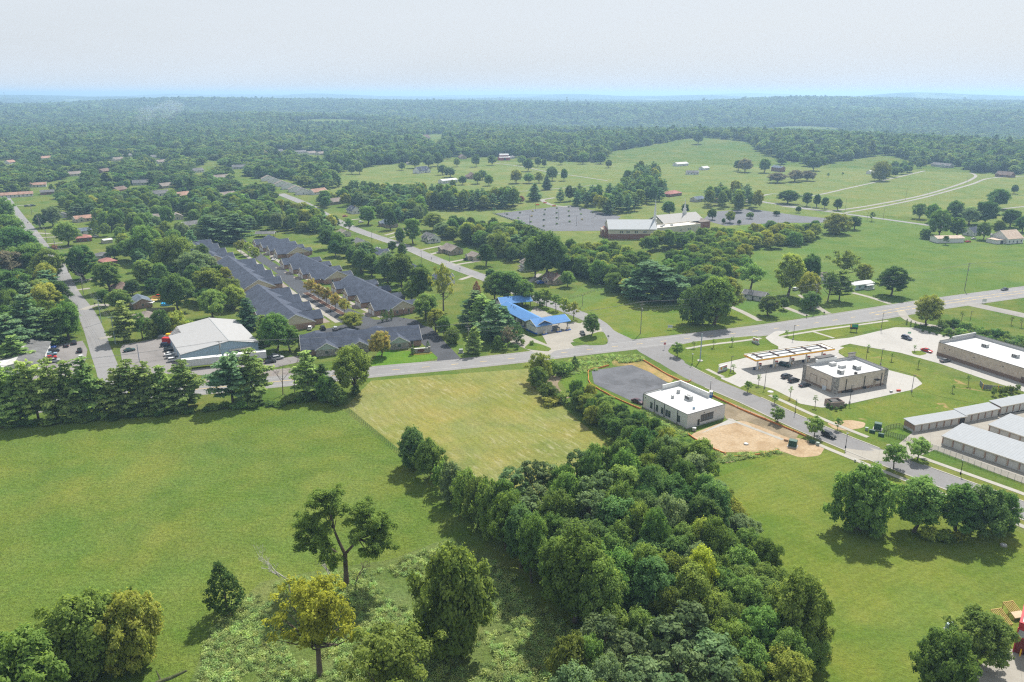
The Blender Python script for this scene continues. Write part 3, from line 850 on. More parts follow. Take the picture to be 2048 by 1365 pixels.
def broadleaf(seed, H=12.0, W=5.5, nclump=34, npc=70, leaf=0.34, zs=0.12, top_heavy=0.0, spread=(0.60,0.88), cr=(0.26,0.40), low=-0.72, asym=0.18, nl=10):
 """W is the crown radius"""
 rng = np.random.default_rng(seed)
 z0 = zs * H
 zc = z0 + (H - z0) * (0.47 + top_heavy)
 rz = (H - z0) * 0.56
 C, Rd = [], []
 ph = rng.random(4) * 6.28
 for i in range(nclump):
  u = low + (1 - low) * (i + 0.5) / nclump
  a = i * 2.39996 + rng.normal(0,0.25)
  h = math.sqrt(max(0,1 - u * u))
  k = 1 + asym * (math.sin(a * 2 + ph[0]) * 0.6 + math.sin(a * 3 + ph[1] + u * 3) * 0.5 + rng.normal(0,0.35))
  rr = (spread[0] + (spread[1] - spread[0]) * rng.random()) * k
  r = W * (cr[0] + (cr[1] - cr[0]) * rng.random())
  C.append((W * h * math.cos(a) * rr, W * h * math.sin(a) * rr, zc + rz * u * (0.70 + 0.2 * rng.random()) * (0.9 + 0.1 * k)))
  Rd.append(r)
 for i in range(max(3, nclump // 7)):   # the inner crown
  C.append(tuple(rng.normal(0, W * 0.2,2)) + (zc + rng.normal(0, rz * 0.25),)); Rd.append(W * 0.36)
 C = np.array(C)
 P, N, S, V = cloud(rng, C, Rd, npc, leaf, np.array([0,0, zc - rz * 0.3]))
 cm = leaves('crown', P, N, S, seed, V)
 mb = MB(); limbs(mb, rng, z0, C, H, 0.030 * H * (0.6 + 0.4 * W / 5.5), nl)
 return mb.mesh('trunk', [BARK]), cm
def white_pine(seed, H=18.0, W=4.6, whorl=1.45, npc=30, leaf=0.42, z0=0.10, ragged=0.28, power=0.8):
 rng = np.random.default_rng(seed)
 mb = MB()
 ln = rng.normal(0,0.02 * H, 2)
 mb.tube([(0,0,-0.2),(ln[0] * 0.4, ln[1] * 0.4, H * 0.5),(ln[0], ln[1], H * 0.98)], [0.019 * H, 0.013 * H, 0.03], 6)
 C, Rd = [], []
 z = z0 * H
 while z < H * 0.97:
  t = (z - z0 * H) / (H * (1 - z0))
  L = W * min(1.0, (0.55 + t * 2.2)) * (1 - t) ** power + 0.35
  nb = 5 if t < 0.75 else 4
  a0 = rng.random() * 6.28
  for b in range(nb):
   if rng.random() < 0.16: continue
   l = L * (1 - ragged + 2 * ragged * rng.random())
   a = a0 + b * 6.283 / nb + rng.normal(0,0.25)
   rise = 0.10 + 0.25 * t + rng.normal(0,0.06)
   ax, ay = ln[0] * z / H, ln[1] * z / H
   tip = (ax + math.cos(a) * l, ay + math.sin(a) * l, z + l * rise)
   mb.tube([(ax, ay, z),((ax + tip[0]) / 2, (ay + tip[1]) / 2, z + l * rise * 0.3), tip], [0.05 + 0.004 * H * (1 - t), 0.04,0.015], 3, cap=False)
   for k in ((0.36,0.60,0.84,1.0) if l > 2.0 else (0.6,1.0)):
    C.append((ax + math.cos(a) * l * k + rng.normal(0,.2), ay + math.sin(a) * l * k + rng.normal(0,.2), z + l * rise * k * k + 0.12))
    Rd.append((0.40 + 0.17 * l) * (0.85 + 0.4 * rng.random()))
  z += whorl * (0.75 + 0.5 * rng.random()) * (1 - 0.35 * t)
 C.append((ln[0], ln[1], H * 0.97)); Rd.append(0.5)
 P, N, S, V = cloud(rng, np.array(C), Rd, npc, leaf, np.array([0,0, H * 0.3]), up=0.9, jit=0.8, flat=0.42)
 return mb.mesh('trunk', [BARK]), leaves('crown', P, N, S, seed, V, 1.1)
def loblolly(seed, H=16.0, W=3.8, n=40, npc=55, leaf=0.32, zs=0.42):
 rng = np.random.default_rng(seed)
 C, Rd = [], []
 z0 = zs * H
 for i in range(n):
  t = (i + 0.5) / n
  z = z0 + (H - z0) * t * 0.97
  L = W * (0.35 + 0.65 * math.sin(math.pi * min(1,0.22 + 0.80 * t)) ** 0.8) * (0.55 + 0.55 * rng.random())
  a = i * 2.4 + rng.normal(0,0.4)
  C.append((math.cos(a) * L, math.sin(a) * L, z + rng.normal(0,.3))); Rd.append(0.62 + 0.55 * rng.random())
 C = np.array(C)
 P, N, S, V = cloud(rng, C, Rd, npc, leaf, np.array([0,0, z0 + (H - z0) * 0.4]), up=0.5, jit=0.9, flat=0.8)
 mb = MB(); limbs(mb, rng, z0, C, H, 0.017 * H, 18,3)
 return mb.mesh('trunk', [BARK]), leaves('crown', P, N, S, seed, V, 1.25)
def cedar(seed, H=10.0, W=3.0, n=95, npc=75, leaf=0.22, lean=0.06, peak=0.28):
 rng = np.random.default_rng(seed)
 C, Rd = [], []
 for i in range(n):
  t = (i + 0.5) / n
  pr = (t / peak) ** 0.5 if t < peak else (1 - (t - peak) / (1 - peak)) ** 0.75
  L = W * pr * (0.62 + 0.34 * rng.random())
  a = i * 2.39996
  C.append((math.cos(a) * L + lean * H * t * t, math.sin(a) * L, H * (0.05 + 0.93 * t))); Rd.append((0.30 + 0.34 * pr) * W / 3 * (0.8 + 0.5 * rng.random()))
 C = np.array(C)
 P, N, S, V = cloud(rng, C, Rd, npc, leaf, np.array([0,0, H * 0.35]), up=0.35, jit=0.7, flat=1.25)
 mb = MB(); mb.tube([(0,0,-0.1),(0,0, H * 0.4),(lean * H * 0.8,0, H * 0.93)], [0.02 * H, 0.013 * H, 0.02], 6)
 return mb.mesh('trunk', [BARK]), leaves('crown', P, N, S, seed, V)
def shrub(seed, H=2.5, W=1.6, n=16, npc=90, leaf=0.2):
 rng = np.random.default_rng(seed)
 C, Rd = [], []
 for i in range(n):
  a = i * 2.4; u = rng.random()
  L = W * math.sqrt(rng.random()) * 0.75
  C.append((math.cos(a) * L, math.sin(a) * L, H * (0.22 + 0.55 * u * (1 - 0.5 * (L / W) ** 2)))); Rd.append(W * (0.28 + 0.2 * rng.random()))
 C = np.array(C)
 P, N, S, V = cloud(rng, C, Rd, npc, leaf, np.array([0,0, H * 0.2]))
 mb = MB()
 for c in C[:6]: mb.tube([(c[0] * .2, c[1] * .2,-0.05), tuple(c)], [0.05,0.015], 4, cap=False)
 return mb.mesh('stem', [BARK]), leaves('crown', P, N, S, seed, V)
def bare_tree(seed, H=9.0, mat=None, lean=0.15, r0=0.16, levels=4, spread=0.75, nchild=3):
 rng = random.Random(seed)
 mb = MB()
 def grow(p, d, l, r, lv):
  m_ = p + d * l * 0.5 + Vector((rng.gauss(0,.06), rng.gauss(0,.06), rng.gauss(0,.04))) * l
  e = p + d * l + Vector((rng.gauss(0,.1), rng.gauss(0,.1), 0)) * l
  mb.tube([p, m_, e], [r, r * 0.8, r * 0.55], 5 if lv > 1 else 3, cap=False)
  if lv <= 0: return
  for k in range(nchild if lv < levels else nchild + 1):
   t = 0.45 + 0.55 * rng.random()
   q = p.lerp(e, t)
   a = rng.random() * 6.28
   nd = (d + Vector((math.cos(a), math.sin(a), rng.uniform(-0.1,0.55))) * spread).normalized()
   grow(q, nd, l * rng.uniform(0.42,0.7), max(0.02, r * 0.5), lv - 1)
 grow(Vector((0,0,-0.1)), Vector((lean, 0,1)).normalized(), H * 0.52, r0, levels)
 return mb.mesh('branches', [mat])
PROTO = {
 'round0': (broadleaf(11,12,5.4,78,125,0.235, cr=(0.15,0.27), spread=(0.62,0.92), nl=20), 12,5.6), 'round1': (broadleaf(12,12,5.4,66,125,0.24, cr=(0.16,0.30), spread=(0.60,0.90), nl=20), 12,5.8),
 'round2': (broadleaf(13,12,5.2,84,130,0.22, cr=(0.14,0.24), spread=(0.62,0.94), nl=20), 12,5.4), 'round3': (broadleaf(17,12,5.4,70,125,0.235, cr=(0.15,0.28), spread=(0.58,0.94), asym=0.34, nl=20), 12,5.8),
 'oval0': (broadleaf(21,13,4.0,72,150,0.22, zs=0.12, cr=(0.17,0.30), spread=(0.60,0.92), nl=18), 13,4.2), 'oval1': (broadleaf(22,13,4.1,76,150,0.215, zs=0.12, cr=(0.16,0.28), spread=(0.58,0.94), asym=0.28, nl=18), 13,4.3),
 'airy0': (broadleaf(31,12,5.4,30,62,0.30, zs=0.30, cr=(0.17,0.28), spread=(0.5,0.98), asym=0.35, nl=20), 12,5.6),
 'airy1': (broadleaf(32,12,5.0,34,60,0.30, zs=0.26, cr=(0.16,0.27), spread=(0.45,1.0), asym=0.4, nl=22), 12,5.4),
 'big0': (broadleaf(45,10,6.0,130,120,0.25, zs=0.02, low=-0.93, cr=(0.11,0.19), spread=(0.66,0.94), asym=0.26, nl=24), 10,6.2), 'big1': (broadleaf(46,13,5.6,130,120,0.24, zs=0.10, low=-0.7, cr=(0.11,0.20), spread=(0.60,0.94), asym=0.30, nl=24), 13,5.8),
 'thin0': (broadleaf(47,12,5.4,85,105,0.20, zs=0.30, low=-0.55, cr=(0.10,0.17), spread=(0.45,1.0), asym=0.34, nl=40), 12,5.6),
 'bushy0': (broadleaf(41,8,4.2,80,130,0.205, zs=0.02, low=-0.92, cr=(0.15,0.26), spread=(0.62,0.93), nl=16), 8,4.4), 'bushy1': (broadleaf(42,8,4.2,74,130,0.21, zs=0.05, low=-0.8, cr=(0.15,0.27), spread=(0.6,0.95), asym=0.32, nl=16), 8,4.4),
 'wpine0': (white_pine(51), 18,4.7), 'wpine1': (white_pine(52, ragged=0.36), 18,4.8), 'wpine2': (white_pine(53, z0=0.2, power=0.62), 18,4.8),
 'spruce0': (white_pine(55,14,3.6,0.8,40,0.30,0.04,0.15,1.0), 14,3.7),
 'lob0': (loblolly(61), 16,3.9), 'lob1': (loblolly(62, n=46), 16,3.9),
 'cedar0': (cedar(71), 10,3.0), 'cedar1': (cedar(72, lean=-0.03, peak=0.4), 10,3.0), 'column0': (cedar(73,4.5,0.95,70,140,0.14,0.0,0.35), 4.5,1.0),
 'young0': (broadleaf(81,5,1.8,18,160,0.20, zs=0.28, cr=(0.2,0.36), nl=8), 5,1.9), 'young1': (broadleaf(82,5,2.3,22,130,0.22, zs=0.24, cr=(0.2,0.36), asym=0.3, nl=9), 5,2.4),
 'sapling0': (broadleaf(83,3.6,0.75,9,150,0.15, zs=0.38, cr=(0.25,0.4), nl=6), 3.6,0.8),
 'shrub0': (shrub(91), 2.5,1.8), 'shrub1': (shrub(92, n=20), 2.5,1.8),
 'low0': (broadleaf(101,13,5.6,22,26,0.62, nl=3, cr=(0.24,0.36)), 13,5.8), 'low1': (broadleaf(102,13,5.4,20,26,0.62, asym=0.3, nl=3, cr=(0.24,0.36)), 13,5.8),
 'low2': (broadleaf(103,14,4.6,20,30,0.58, zs=0.10, nl=3, cr=(0.24,0.38)), 14,4.8), 'lowp': (white_pine(104,17,4.0,1.9,9,0.95,0.12), 17,4.2),
}
F = {
 'green': foliage('leaves green', (0.034,0.070,0.013),(0.092,0.140,0.026)),
 'mid': foliage('leaves mid green', (0.044,0.086,0.016),(0.115,0.170,0.034)),
 'dark': foliage('leaves dark green', (0.022,0.052,0.013),(0.060,0.104,0.024)),
 'blue': foliage('leaves blue green', (0.030,0.064,0.018),(0.076,0.122,0.034)),
 'grey': foliage('leaves grey green', (0.048,0.080,0.032),(0.105,0.145,0.058)),
 'olive': foliage('leaves olive', (0.040,0.066,0.010),(0.104,0.138,0.021)),
 'lime': foliage('leaves yellow green', (0.072,0.100,0.012),(0.170,0.185,0.028)),
 'yellow': foliage('leaves turning yellow', (0.098,0.118,0.006),(0.215,0.235,0.012), hue=0.010),
 'autumn': foliage('leaves turning orange', (0.085,0.105,0.018),(0.225,0.165,0.030), hue=0.02),
 'pine': foliage('pine needles', (0.044,0.082,0.020),(0.180,0.230,0.064), 0.42),
 'pineb': foliage('blue pine needles', (0.030,0.072,0.034),(0.105,0.165,0.074), 0.36),
 'lob': foliage('long pine needles', (0.034,0.062,0.022),(0.098,0.140,0.052), 0.25),
 'cedar': foliage('cedar sprays', (0.020,0.040,0.008),(0.050,0.078,0.015), 0.20),
 'rust': foliage('rusty brown needles', (0.130,0.055,0.025),(0.230,0.100,0.050), 0.1),
 'plum': foliage('purple leaves', (0.022,0.014,0.018),(0.050,0.034,0.040), 0.15),
 'pink': foliage('brown dying leaves', (0.085,0.082,0.045),(0.155,0.140,0.085), 0.2),
}
FARB = foliage('far woodland leaves pale', (0.045,0.080,0.018),(0.120,0.160,0.036), 0.35,0.025,0.35)
FARC = foliage('far woodland leaves dark', (0.020,0.048,0.014),(0.062,0.104,0.028), 0.30,0.02,0.3)
FAR = foliage('far woodland leaves', (0.030,0.064,0.014),(0.095,0.140,0.030), 0.30,0.025,0.42)
COLNAME = {'green': 'green', 'mid': 'fresh green', 'dark': 'dark green', 'blue': 'blue-green', 'grey': 'grey-green', 'olive': 'olive-green', 'lime': 'yellow-green', 'yellow': 'golden yellow',
   'autumn': 'orange-tinged', 'pine': 'green', 'pineb': 'blue-green', 'lob': 'grey-green', 'cedar': 'dark green', 'rust': 'rusty brown', 'plum': 'purple', 'pink': 'brownish'}
NAME = {'round': ('broadleaf_tree', 'broadleaf tree', 'tree'), 'oval': ('broadleaf_tree', 'tall oval tree', 'tree'), 'airy': ('broadleaf_tree', 'loose-crowned tree', 'tree'), 'bushy': ('bushy_tree', 'bushy tree', 'tree'), 'big': ('bushy_tree', 'bushy tree', 'tree'), 'thin': ('broadleaf_tree', 'loose-crowned tree', 'tree'),
  'wpine': ('pine_tree', 'white pine', 'tree'), 'spruce': ('spruce_tree', 'spruce', 'tree'), 'lob': ('pine_tree', 'long-needled pine', 'tree'), 'cedar': ('cedar_tree', 'cedar', 'tree'), 'column': ('clipped_evergreen', 'clipped evergreen', 'evergreen'),
  'young': ('street_tree', 'young tree', 'tree'), 'sapling': ('sapling', 'sapling', 'sapling'), 'shrub': ('shrub', 'shrub', 'shrub'), 'low': ('broadleaf_tree', 'broadleaf tree', 'tree'), 'lowp': ('pine_tree', 'pine', 'tree')}
NTREE = {}
TREES = []          # (x, y, radius)
trng = random.Random(5)
def plant(kind, p, H, W, tint, label, group=None, rz=None):
 """one tree at ground point p: height H, crown width W (m)"""
 (tm, cm), h0, r0 = PROTO[kind]
 k = kind.rstrip('0123456789')
 nm, kname, cat = NAME[k]
 t = empty(nm, (p.x, p.y, float(terrain(p.x, p.y))), trng.random() * 6.28 if rz is None else rz, label, cat, group)
 t.scale = (W / 2 / r0, W / 2 / r0, H / h0)
 link('stem' if k == 'shrub' else 'trunk', tm, t)
 link('crown', cm, t, F[tint] if isinstance(tint, str) else tint)
 TREES.append((p.x, p.y, W / 2))
 NTREE[nm] = NTREE.get(nm, 0) + 1
 return t
def tree(x, ytop, ybase, wpx, kind, tint, label, group=None):
 """a tree given by where it stands in the photograph (column, crown top row, foot row, crown width)"""
 p = G(x, ybase)
 H = max(1.0, height_at(x, ytop, p))
 W = wpx * depth(p) / FPX
 if kind in ('round', 'airy', 'bushy', 'wpine', 'lob', 'oval', 'young', 'shrub', 'cedar'):
  n = {'round': 4, 'wpine': 3}.get(kind, 2 if kind != 'cedar' else 2)
  kind = kind + str(trng.randrange(n))
 return plant(kind, p, H, W, tint, label, group)
def scatter(poly_px, spacing, seed, avoid=(), keep=0.75, limit=400):
 """random ground points inside a polygon given in pixels, at least spacing apart and clear of what already grows"""
 rng = random.Random(seed)
 pts = [G(a, b) for a, b in poly_px]
 x0, x1 = min(p.x for p in pts), max(p.x for p in pts)
 y0, y1 = min(p.y for p in pts), max(p.y for p in pts)
 out = []
 tries = int((x1 - x0) * (y1 - y0) / spacing ** 2 * 6)
 for _ in range(min(tries, 40000)):
  x, y = rng.uniform(x0, x1), rng.uniform(y0, y1)
  if not inside(pts, x, y): continue
  if any((x - q.x) ** 2 + (y - q.y) ** 2 < spacing ** 2 for q in out): continue
  if any((x - a) ** 2 + (y - b) ** 2 < (keep * c + spacing * 0.3) ** 2 for a, b, c in TREES): continue
  if any((x - a) ** 2 + (y - b) ** 2 < c * c for a, b, c in CLEAR): continue
  out.append(Vector((x, y, 0)))
  if len(out) >= limit: break
 return out
CLEAR = []          # discs kept free of scattered trees: (x, y, radius)
def clear_px(x, y, r):
 p = G(x, y); CLEAR.append((p.x, p.y, r))
for path, w in ((HWY, 9),(SIDE, 9),(WEST_P, 7.5),(MID_P, 9),(BLV_P, 8)):
 for p in path: CLEAR.append((p.x, p.y, w))
def ordinal(n):
 return ['first', 'second', 'third', 'fourth', 'fifth', 'sixth', 'seventh', 'eighth', 'ninth', 'tenth', 'eleventh', 'twelfth', 'thirteenth', 'fourteenth', 'fifteenth', 'sixteenth', 'seventeenth', 'eighteenth', 'nineteenth', 'twentieth'][n]
# ================================================================== PLANTING
# houses stand here (pixel of the middle of the footprint, clear radius): nothing is scattered over them or just in front
for x, y, r in ((904,505,14),(862,482,14),(950,517,9),(1105,562,14),(1053,540,9),(778,452,14),(707,425,16),(722,492,13),(690,470,12),(763,512,12),(828,543,11),(885,564,13),
    (170,442,18),(35,394,24),(50,375,14),(75,374,16),(94,389,14),(118,436,14),(167,482,14),(214,484,12),(168,468,10),(335,438,22),(385,452,18),(247,582,14),(282,610,13),(292,638,13),
    (205,515,12),(215,528,12),(227,540,10),(843,347,30),(886,366,22),(944,357,20),(1008,318,24),(925,318,20),(1345,392,22),(1556,342,22),(1361,332,22),(1885,338,28),(2010,352,24),
    (848,276,45),(1395,402,14),(1432,404,12),(1407,340,16),(1387,347,16),(1712,577,16),(1892,484,20),(2004,489,22),(1940,467,16),
    (540,360,22),(556,366,22),(572,372,22),(590,380,22),(604,388,20),(90,318,30),(322,326,25),(253,314,25),(600,306,30),(622,308,30),(640,309,25),
    (430,700,30),(440,670,28),(70,715,18),(700,690,18),(640,695,18),(770,690,18),(820,690,15),
    (1055,640,22),(1090,665,18),(1060,617,12),(1030,630,16),(1110,650,12)):
 clear_px(x, y, r)
def front(x, y, n, r, step=7):
 p = G(x, y)
 for i in range(1, n + 1): CLEAR.append((p.x * (1 - i * step / p.y), p.y - i * step, r))
for x, y, n in ((843,347,12),(896,366,10),(1008,318,10),(944,357,10),(1345,392,9),(1556,342,4),(35,394,12),(76,374,12),(95,389,10),(322,439,8),(352,438,8),(385,452,8),(170,442,8),(707,425,9),(722,492,5),(762,513,5),(688,472,6),(829,545,4),(886,565,4),(778,453,6),(168,482,6),(214,486,5),(282,612,4),(247,583,4),(294,642,3),(560,372,12),(580,380,12),(600,388,10),(1885,338,12),(2010,354,10),(848,276,26),(90,319,18),(253,314,18),(322,327,16),(600,307,18),(622,309,18),(641,310,18),(925,318,8),(1395,403,5)):
 front(x, y, n, 9)
SUBURB = [(309,317),(236,322),(528,307),(554,305),(20,328),(332,376),(318,392),(441,359),(239,384),(282,370),(636,388),(672,408),(395,345),(150,352),(208,346),(480,338),(365,395),(455,395)]
for x, y in SUBURB: clear_px(x, y, 13); front(x, y, 14 if y < 350 else 10,9)
for p in offset(WEST_P, 13): CLEAR.append((p.x, p.y, 9))
for p in offset(WEST_P, 24): CLEAR.append((p.x, p.y, 7))
# duplex rows and the strip of paving between them
for t in [i / 14 for i in range(15)]:
 for (a, b, r) in (((455,505),(640,650), 22),((530,490),(800,625), 24)):
  clear_px(a[0] + (b[0] - a[0]) * t, a[1] + (b[1] - a[1]) * t, r)
# ---- single trees of the foreground
tree(455,1122,1228,82, 'cedar0', 'cedar', 'dark cone-shaped cedar standing alone in the pasture')
tree(640,1160,1352,168, 'thin0', 'yellow', 'golden-yellow tree with a thin trunk at the bottom of the pasture')
tree(905,1098,1308,165, 'big0', 'olive', 'tall olive-green tree standing before the dark edge of the wood')
tree(785,1262,1450,200, 'thin0', 'olive', 'olive-green tree with pale bare branches at the bottom edge')
tree(180,1195,1345,175, 'big0', 'olive', 'broad olive bushy tree, left half of the thicket at the lower left')
tree(272,1190,1335,130, 'big0', 'lime', 'yellowish bushy tree, right half of the thicket at the lower left')
tree(60,1272,1425,190, 'big0', 'olive', 'bushy tree in the bottom left corner of the picture')
tree(275,1178,1290,50, 'airy1', 'cedar', 'small ragged dark tree poking above the thicket at the lower left')
tree(1875,1264,1400,122, 'big0', 'green', 'rounded green tree beside the concrete drive, nearer of two')
tree(1952,1226,1330,118, 'big1', 'green', 'rounded green tree beside the concrete drive, farther of two')
tree(1988,1278,1300,36, 'shrub0', 'dark', 'low dark shrub between the rounded trees and the red brick garage')
tree(1720,936,1062,122, 'big0', 'green', 'largest rounded tree of the clump on the mown lawn')
tree(1828,955,1064,96, 'oval0', 'mid', 'second tree of the clump on the mown lawn, pale and see-through')
tree(1910,968,1070,86, 'oval1', 'green', 'third tree from the left in the clump on the mown lawn')
tree(1960,974,1072,90, 'bushy1', 'blue', 'fourth tree from the left in the clump on the mown lawn')
tree(2000,985,1062,70, 'bushy0', 'green', 'rightmost tree of the clump on the mown lawn')
for i, (x, yt, yb, w) in enumerate(((1855,1052,1078,40),(1885,1058,1082,44),(1918,1060,1082,36))):
 tree(x, yt, yb, w, 'shrub', 'lime' if i != 1 else 'olive', f'{ordinal(i)} weedy shrub from the left under the tree clump on the lawn', 'weedy shrubs under the lawn clump')
# ---- fence row beside the hay field
for i, (x, yt, yb, w, k, c) in enumerate(((826,858,935,66, 'bushy', 'blue'),(860,882,960,64, 'bushy', 'green'),(884,922,985,46, 'shrub', 'mid'),(905,926,1008,58, 'bushy', 'grey'),(932,940,1032,60, 'bushy', 'mid'),
         (958,955,1058,66, 'bushy', 'green'),(985,962,1078,66, 'bushy', 'mid'))):
 tree(x, yt, yb, w, k, c, f'{ordinal(i)} tree from the road side in the fence row between pasture and hay field', 'fence row beside the hay field')
# ---- the wood in the foreground
def wood(poly, spacing, seed, chooser, group, zone, limit=300):
 pts = scatter(poly, spacing, seed, limit=limit, keep=0.35)
 for p in pts:
  u, v = to_px(p.x, p.y)
  k, c, H, W = chooser(u, v)
  CAND.append((W * H / depth(p) ** 2, k, p, H, W, c, zone, group))
  TREES.append((p.x, p.y, W / 2))
CAND = []
wr = random.Random(77)
def fore_wood(u, v):
 q = wr.random()
 if u < 1230 and v < 1120 and q < 0.55:
  return wr.choice(('lob0', 'lob1')), 'lob', wr.uniform(13,17), wr.uniform(6.5,8.5)
 if 1180 < u < 1450 and v > 1330 and q < 0.75:
  return wr.choice(('lob0', 'lob1')), 'lob', wr.uniform(12,14), wr.uniform(7.5,9.5)
 if u > 1420 or v > 1300:
  c = wr.choice(('lime', 'olive', 'mid', 'mid', 'grey', 'green', 'green', 'olive'))
  return wr.choice(('bushy0', 'bushy1', 'round2', 'round3')), c, wr.uniform(8,12.5), wr.uniform(7,10)
 c = wr.choice(('dark', 'green', 'green', 'olive', 'blue', 'mid', 'grey'))
 return wr.choice(('round0', 'round1', 'round2', 'round3', 'oval0', 'oval1')), c, wr.uniform(13,18), wr.uniform(7.5,10.5)
tree(1392,1096,1225,74, 'round2', 'yellow', 'golden tree rising out of the middle of the foreground wood')
tree(1395,1040,1150,60, 'round0', 'lime', 'bright yellow-green tree behind the golden one in the foreground wood')
tree(1590,1148,1310,120, 'big1', 'olive', 'feathery olive tree at the right edge of the foreground wood')
tree(1625,1245,1325,62, 'bushy1', 'olive', 'small rounded olive tree at the right tip of the foreground wood')
tree(1012,985,1100,80, 'round3', 'olive', 'dark olive tree at the left corner of the foreground wood')
tree(1150,1068,1245,150, 'big1', 'olive', 'great dark oak on the left edge of the foreground wood')
tree(1140,1275,1395,100, 'bushy0', 'olive', 'olive-green bushy tree at the lower left corner of the foreground wood')
W1 = [(972,1092),(1040,1036),(1150,990),(1250,968),(1330,958),(1400,985),(1440,1040),(1500,1110),(1545,1180),(1560,1230),(1640,1310),(1640,1350),(1600,1430),(1480,1520),(1200,1520),(1120,1420),(1190,1315),(1150,1255),(1080,1190),(1010,1125)]
wood(W1,5.1,3, fore_wood, 'foreground wood', 'in the dense wood in the foreground')
def hedge(u, v):
 return wr.choice(('bushy0', 'bushy1', 'oval1', 'round2')), wr.choice(('green', 'mid', 'lime', 'dark', 'green')), wr.uniform(5.5,9), wr.uniform(5,7.5)
wood([(1140,808),(1178,800),(1215,822),(1270,852),(1330,888),(1375,915),(1388,960),(1330,968),(1292,936),(1242,892),(1166,838)], 3.9,4, hedge, 'belt beside the white office', 'in the belt beside the white office')
for i, (x, yt, yb, w, k, c) in enumerate(((1080,708,762,46, 'bushy', 'lime'),(1076,735,776,42, 'bushy', 'mid'),(1112,718,750,50, 'shrub', 'green'),(1130,722,748,36, 'shrub', 'mid'),(1150,712,740,20, 'cedar', 'dark'),
         (1096,768,797,44, 'bushy', 'green'),(1124,782,805,32, 'shrub', 'mid'),(1104,792,808,50, 'shrub', 'lime'))):
 tree(x, yt, yb, w, k, c, f'{ordinal(i)} shrub from the highway along the dry creek by the hay field', 'creek shrubs')
for i, (x, yt, yb, w) in enumerate(((1400,930,955,30),(1412,940,966,34),(1420,915,935,22),(1430,925,945,26))):
 tree(x, yt, yb, w, 'shrub', 'green', f'{ordinal(i)} small bush beside the drainage outfall below the white office', 'outfall bushes')
# ---- highway pine row
pr = [(11,724,848,72),(42,732,846,67),(78,718,842,72),(115,714,839,72),(146,722,836,67),(180,715,833,73),(212,758,830,53),(240,735,828,61),(268,718,826,72),(298,722,823,65),(328,732,820,60),(374,719,816,72)]
for i, (x, yt, yb, w) in enumerate(pr):
 tree(x, yt, yb, w, 'wpine', 'pine', f'{ordinal(i)} white pine from the left in the row along the highway', 'pine row along the highway')
tree(466,704,808,82, 'wpine2', 'pineb', 'blue-green white pine left of the pair by the highway gap')
tree(508,696,801,78, 'wpine1', 'pine', 'lighter white pine right of the pair by the highway gap')
tree(618,702,792,66, 'wpine0', 'pine', 'white pine right of the two dead trunks by the highway')
tree(645,728,795,42, 'spruce0', 'dark', 'narrow dark evergreen between pine and broad tree by the highway')
tree(708,694,788,84, 'round2', 'olive', 'broad dark tree at the fence corner beside the highway')
tree(676,768,812,42, 'cedar1', 'dark', 'dark cedar bush at the fence corner below the broad tree')
tree(655,752,804,44, 'bushy0', 'green', 'green bush at the fence corner by the pasture')
tree(712,770,790,24, 'shrub0', 'dark', 'dark ivy-clad shrub at the foot of the broad tree by the highway')
hr = random.Random(8)
for i in range(34):
 x = 5 + i * 18.5; yb = 858 - i * 1.62 + hr.uniform(-3,3)
 if 385 < x < 430 and i % 2: continue
 tree(x, yb - hr.uniform(8,19), yb, hr.uniform(20,34), 'shrub', hr.choice(('green', 'dark', 'mid')), 'low green hedge shrub under the highway pine row', 'hedge under the pine row')
# ---- street trees of the side road
for x, yt, yb, w, lb in ((1355,688,714,26, 'young tree at the corner of the side road and the highway'),(1495,763,785,20, 'small young tree at the gas station exit beside the side road'),(1549,790,808,17, 'small dark street tree opposite the portable toilet'),
       (1555,818,846,32, 'round street tree right of the white office, beside the orange barrier'),(1628,838,874,42, 'street tree beside the black sport utility vehicle'),(1787,891,938,52, 'street tree on the lawn side across from the storage units'),
       (1835,881,920,50, 'street tree by the fence of the storage yard'),(1675,836,860,18, 'small street tree standing in the bare orange soil')):
 tree(x, yt, yb, w, 'young1' if w > 25 else 'young0', 'mid', lb, 'street trees of the side road')
for x, yt, yb, lb in ((1388,682,697, 'leftmost sapling along the highway sidewalk'),(1427,678,696, 'second sapling along the highway sidewalk'),(1464,673,692, 'third sapling, nearest the station sign on the highway'),(1467,728,745, 'sapling beside the lower station sign'),
      (1517,748,771, 'sapling in the mulch bed by the station driveway'),(1580,772,796, 'sapling below the parked dark cars'),(1630,790,815, 'sapling left of the dumpster enclosure'),(1574,660,673, 'sapling right of the station entrance'),
      (1829,690,703, 'thin sapling on the oval island by the red car'),(1736,689,703, 'thin sapling on the grass strip behind the station shop'),(1783,703,722, 'second thin sapling on the grass strip behind the station shop'),(1836,716,736, 'third thin sapling on the strip, left of the dark sedan'),
      (1936,748,772, 'thin sapling on the slope above the storage units'),(1904,768,785, 'tiny sapling in the bare patch of the slope')):
 tree(x, yt, yb, 11 if yb > 705 or yb < 700 else 9, 'sapling0', 'mid', lb)
tree(1852,590,652,58, 'round2', 'lime', 'round tree turning yellow between the highway and the store lot')
for i, (x, yb) in enumerate(((1813,649),(1821,652),(1830,655),(1840,658))):
 tree(x, yb - 11, yb, 6, 'column0', 'dark', f'{ordinal(i)} narrow evergreen in the row at the corner of the store lot', 'narrow evergreens at the store lot')
for i in range(11):
 x = 1845 + i * 14; yb = 664 + i * 3.2
 tree(x, yb - 6, yb, 7, 'shrub', 'dark', 'little dark shrub in the bed beside the store lot', 'bed shrubs beside the store lot')
sr = random.Random(9)
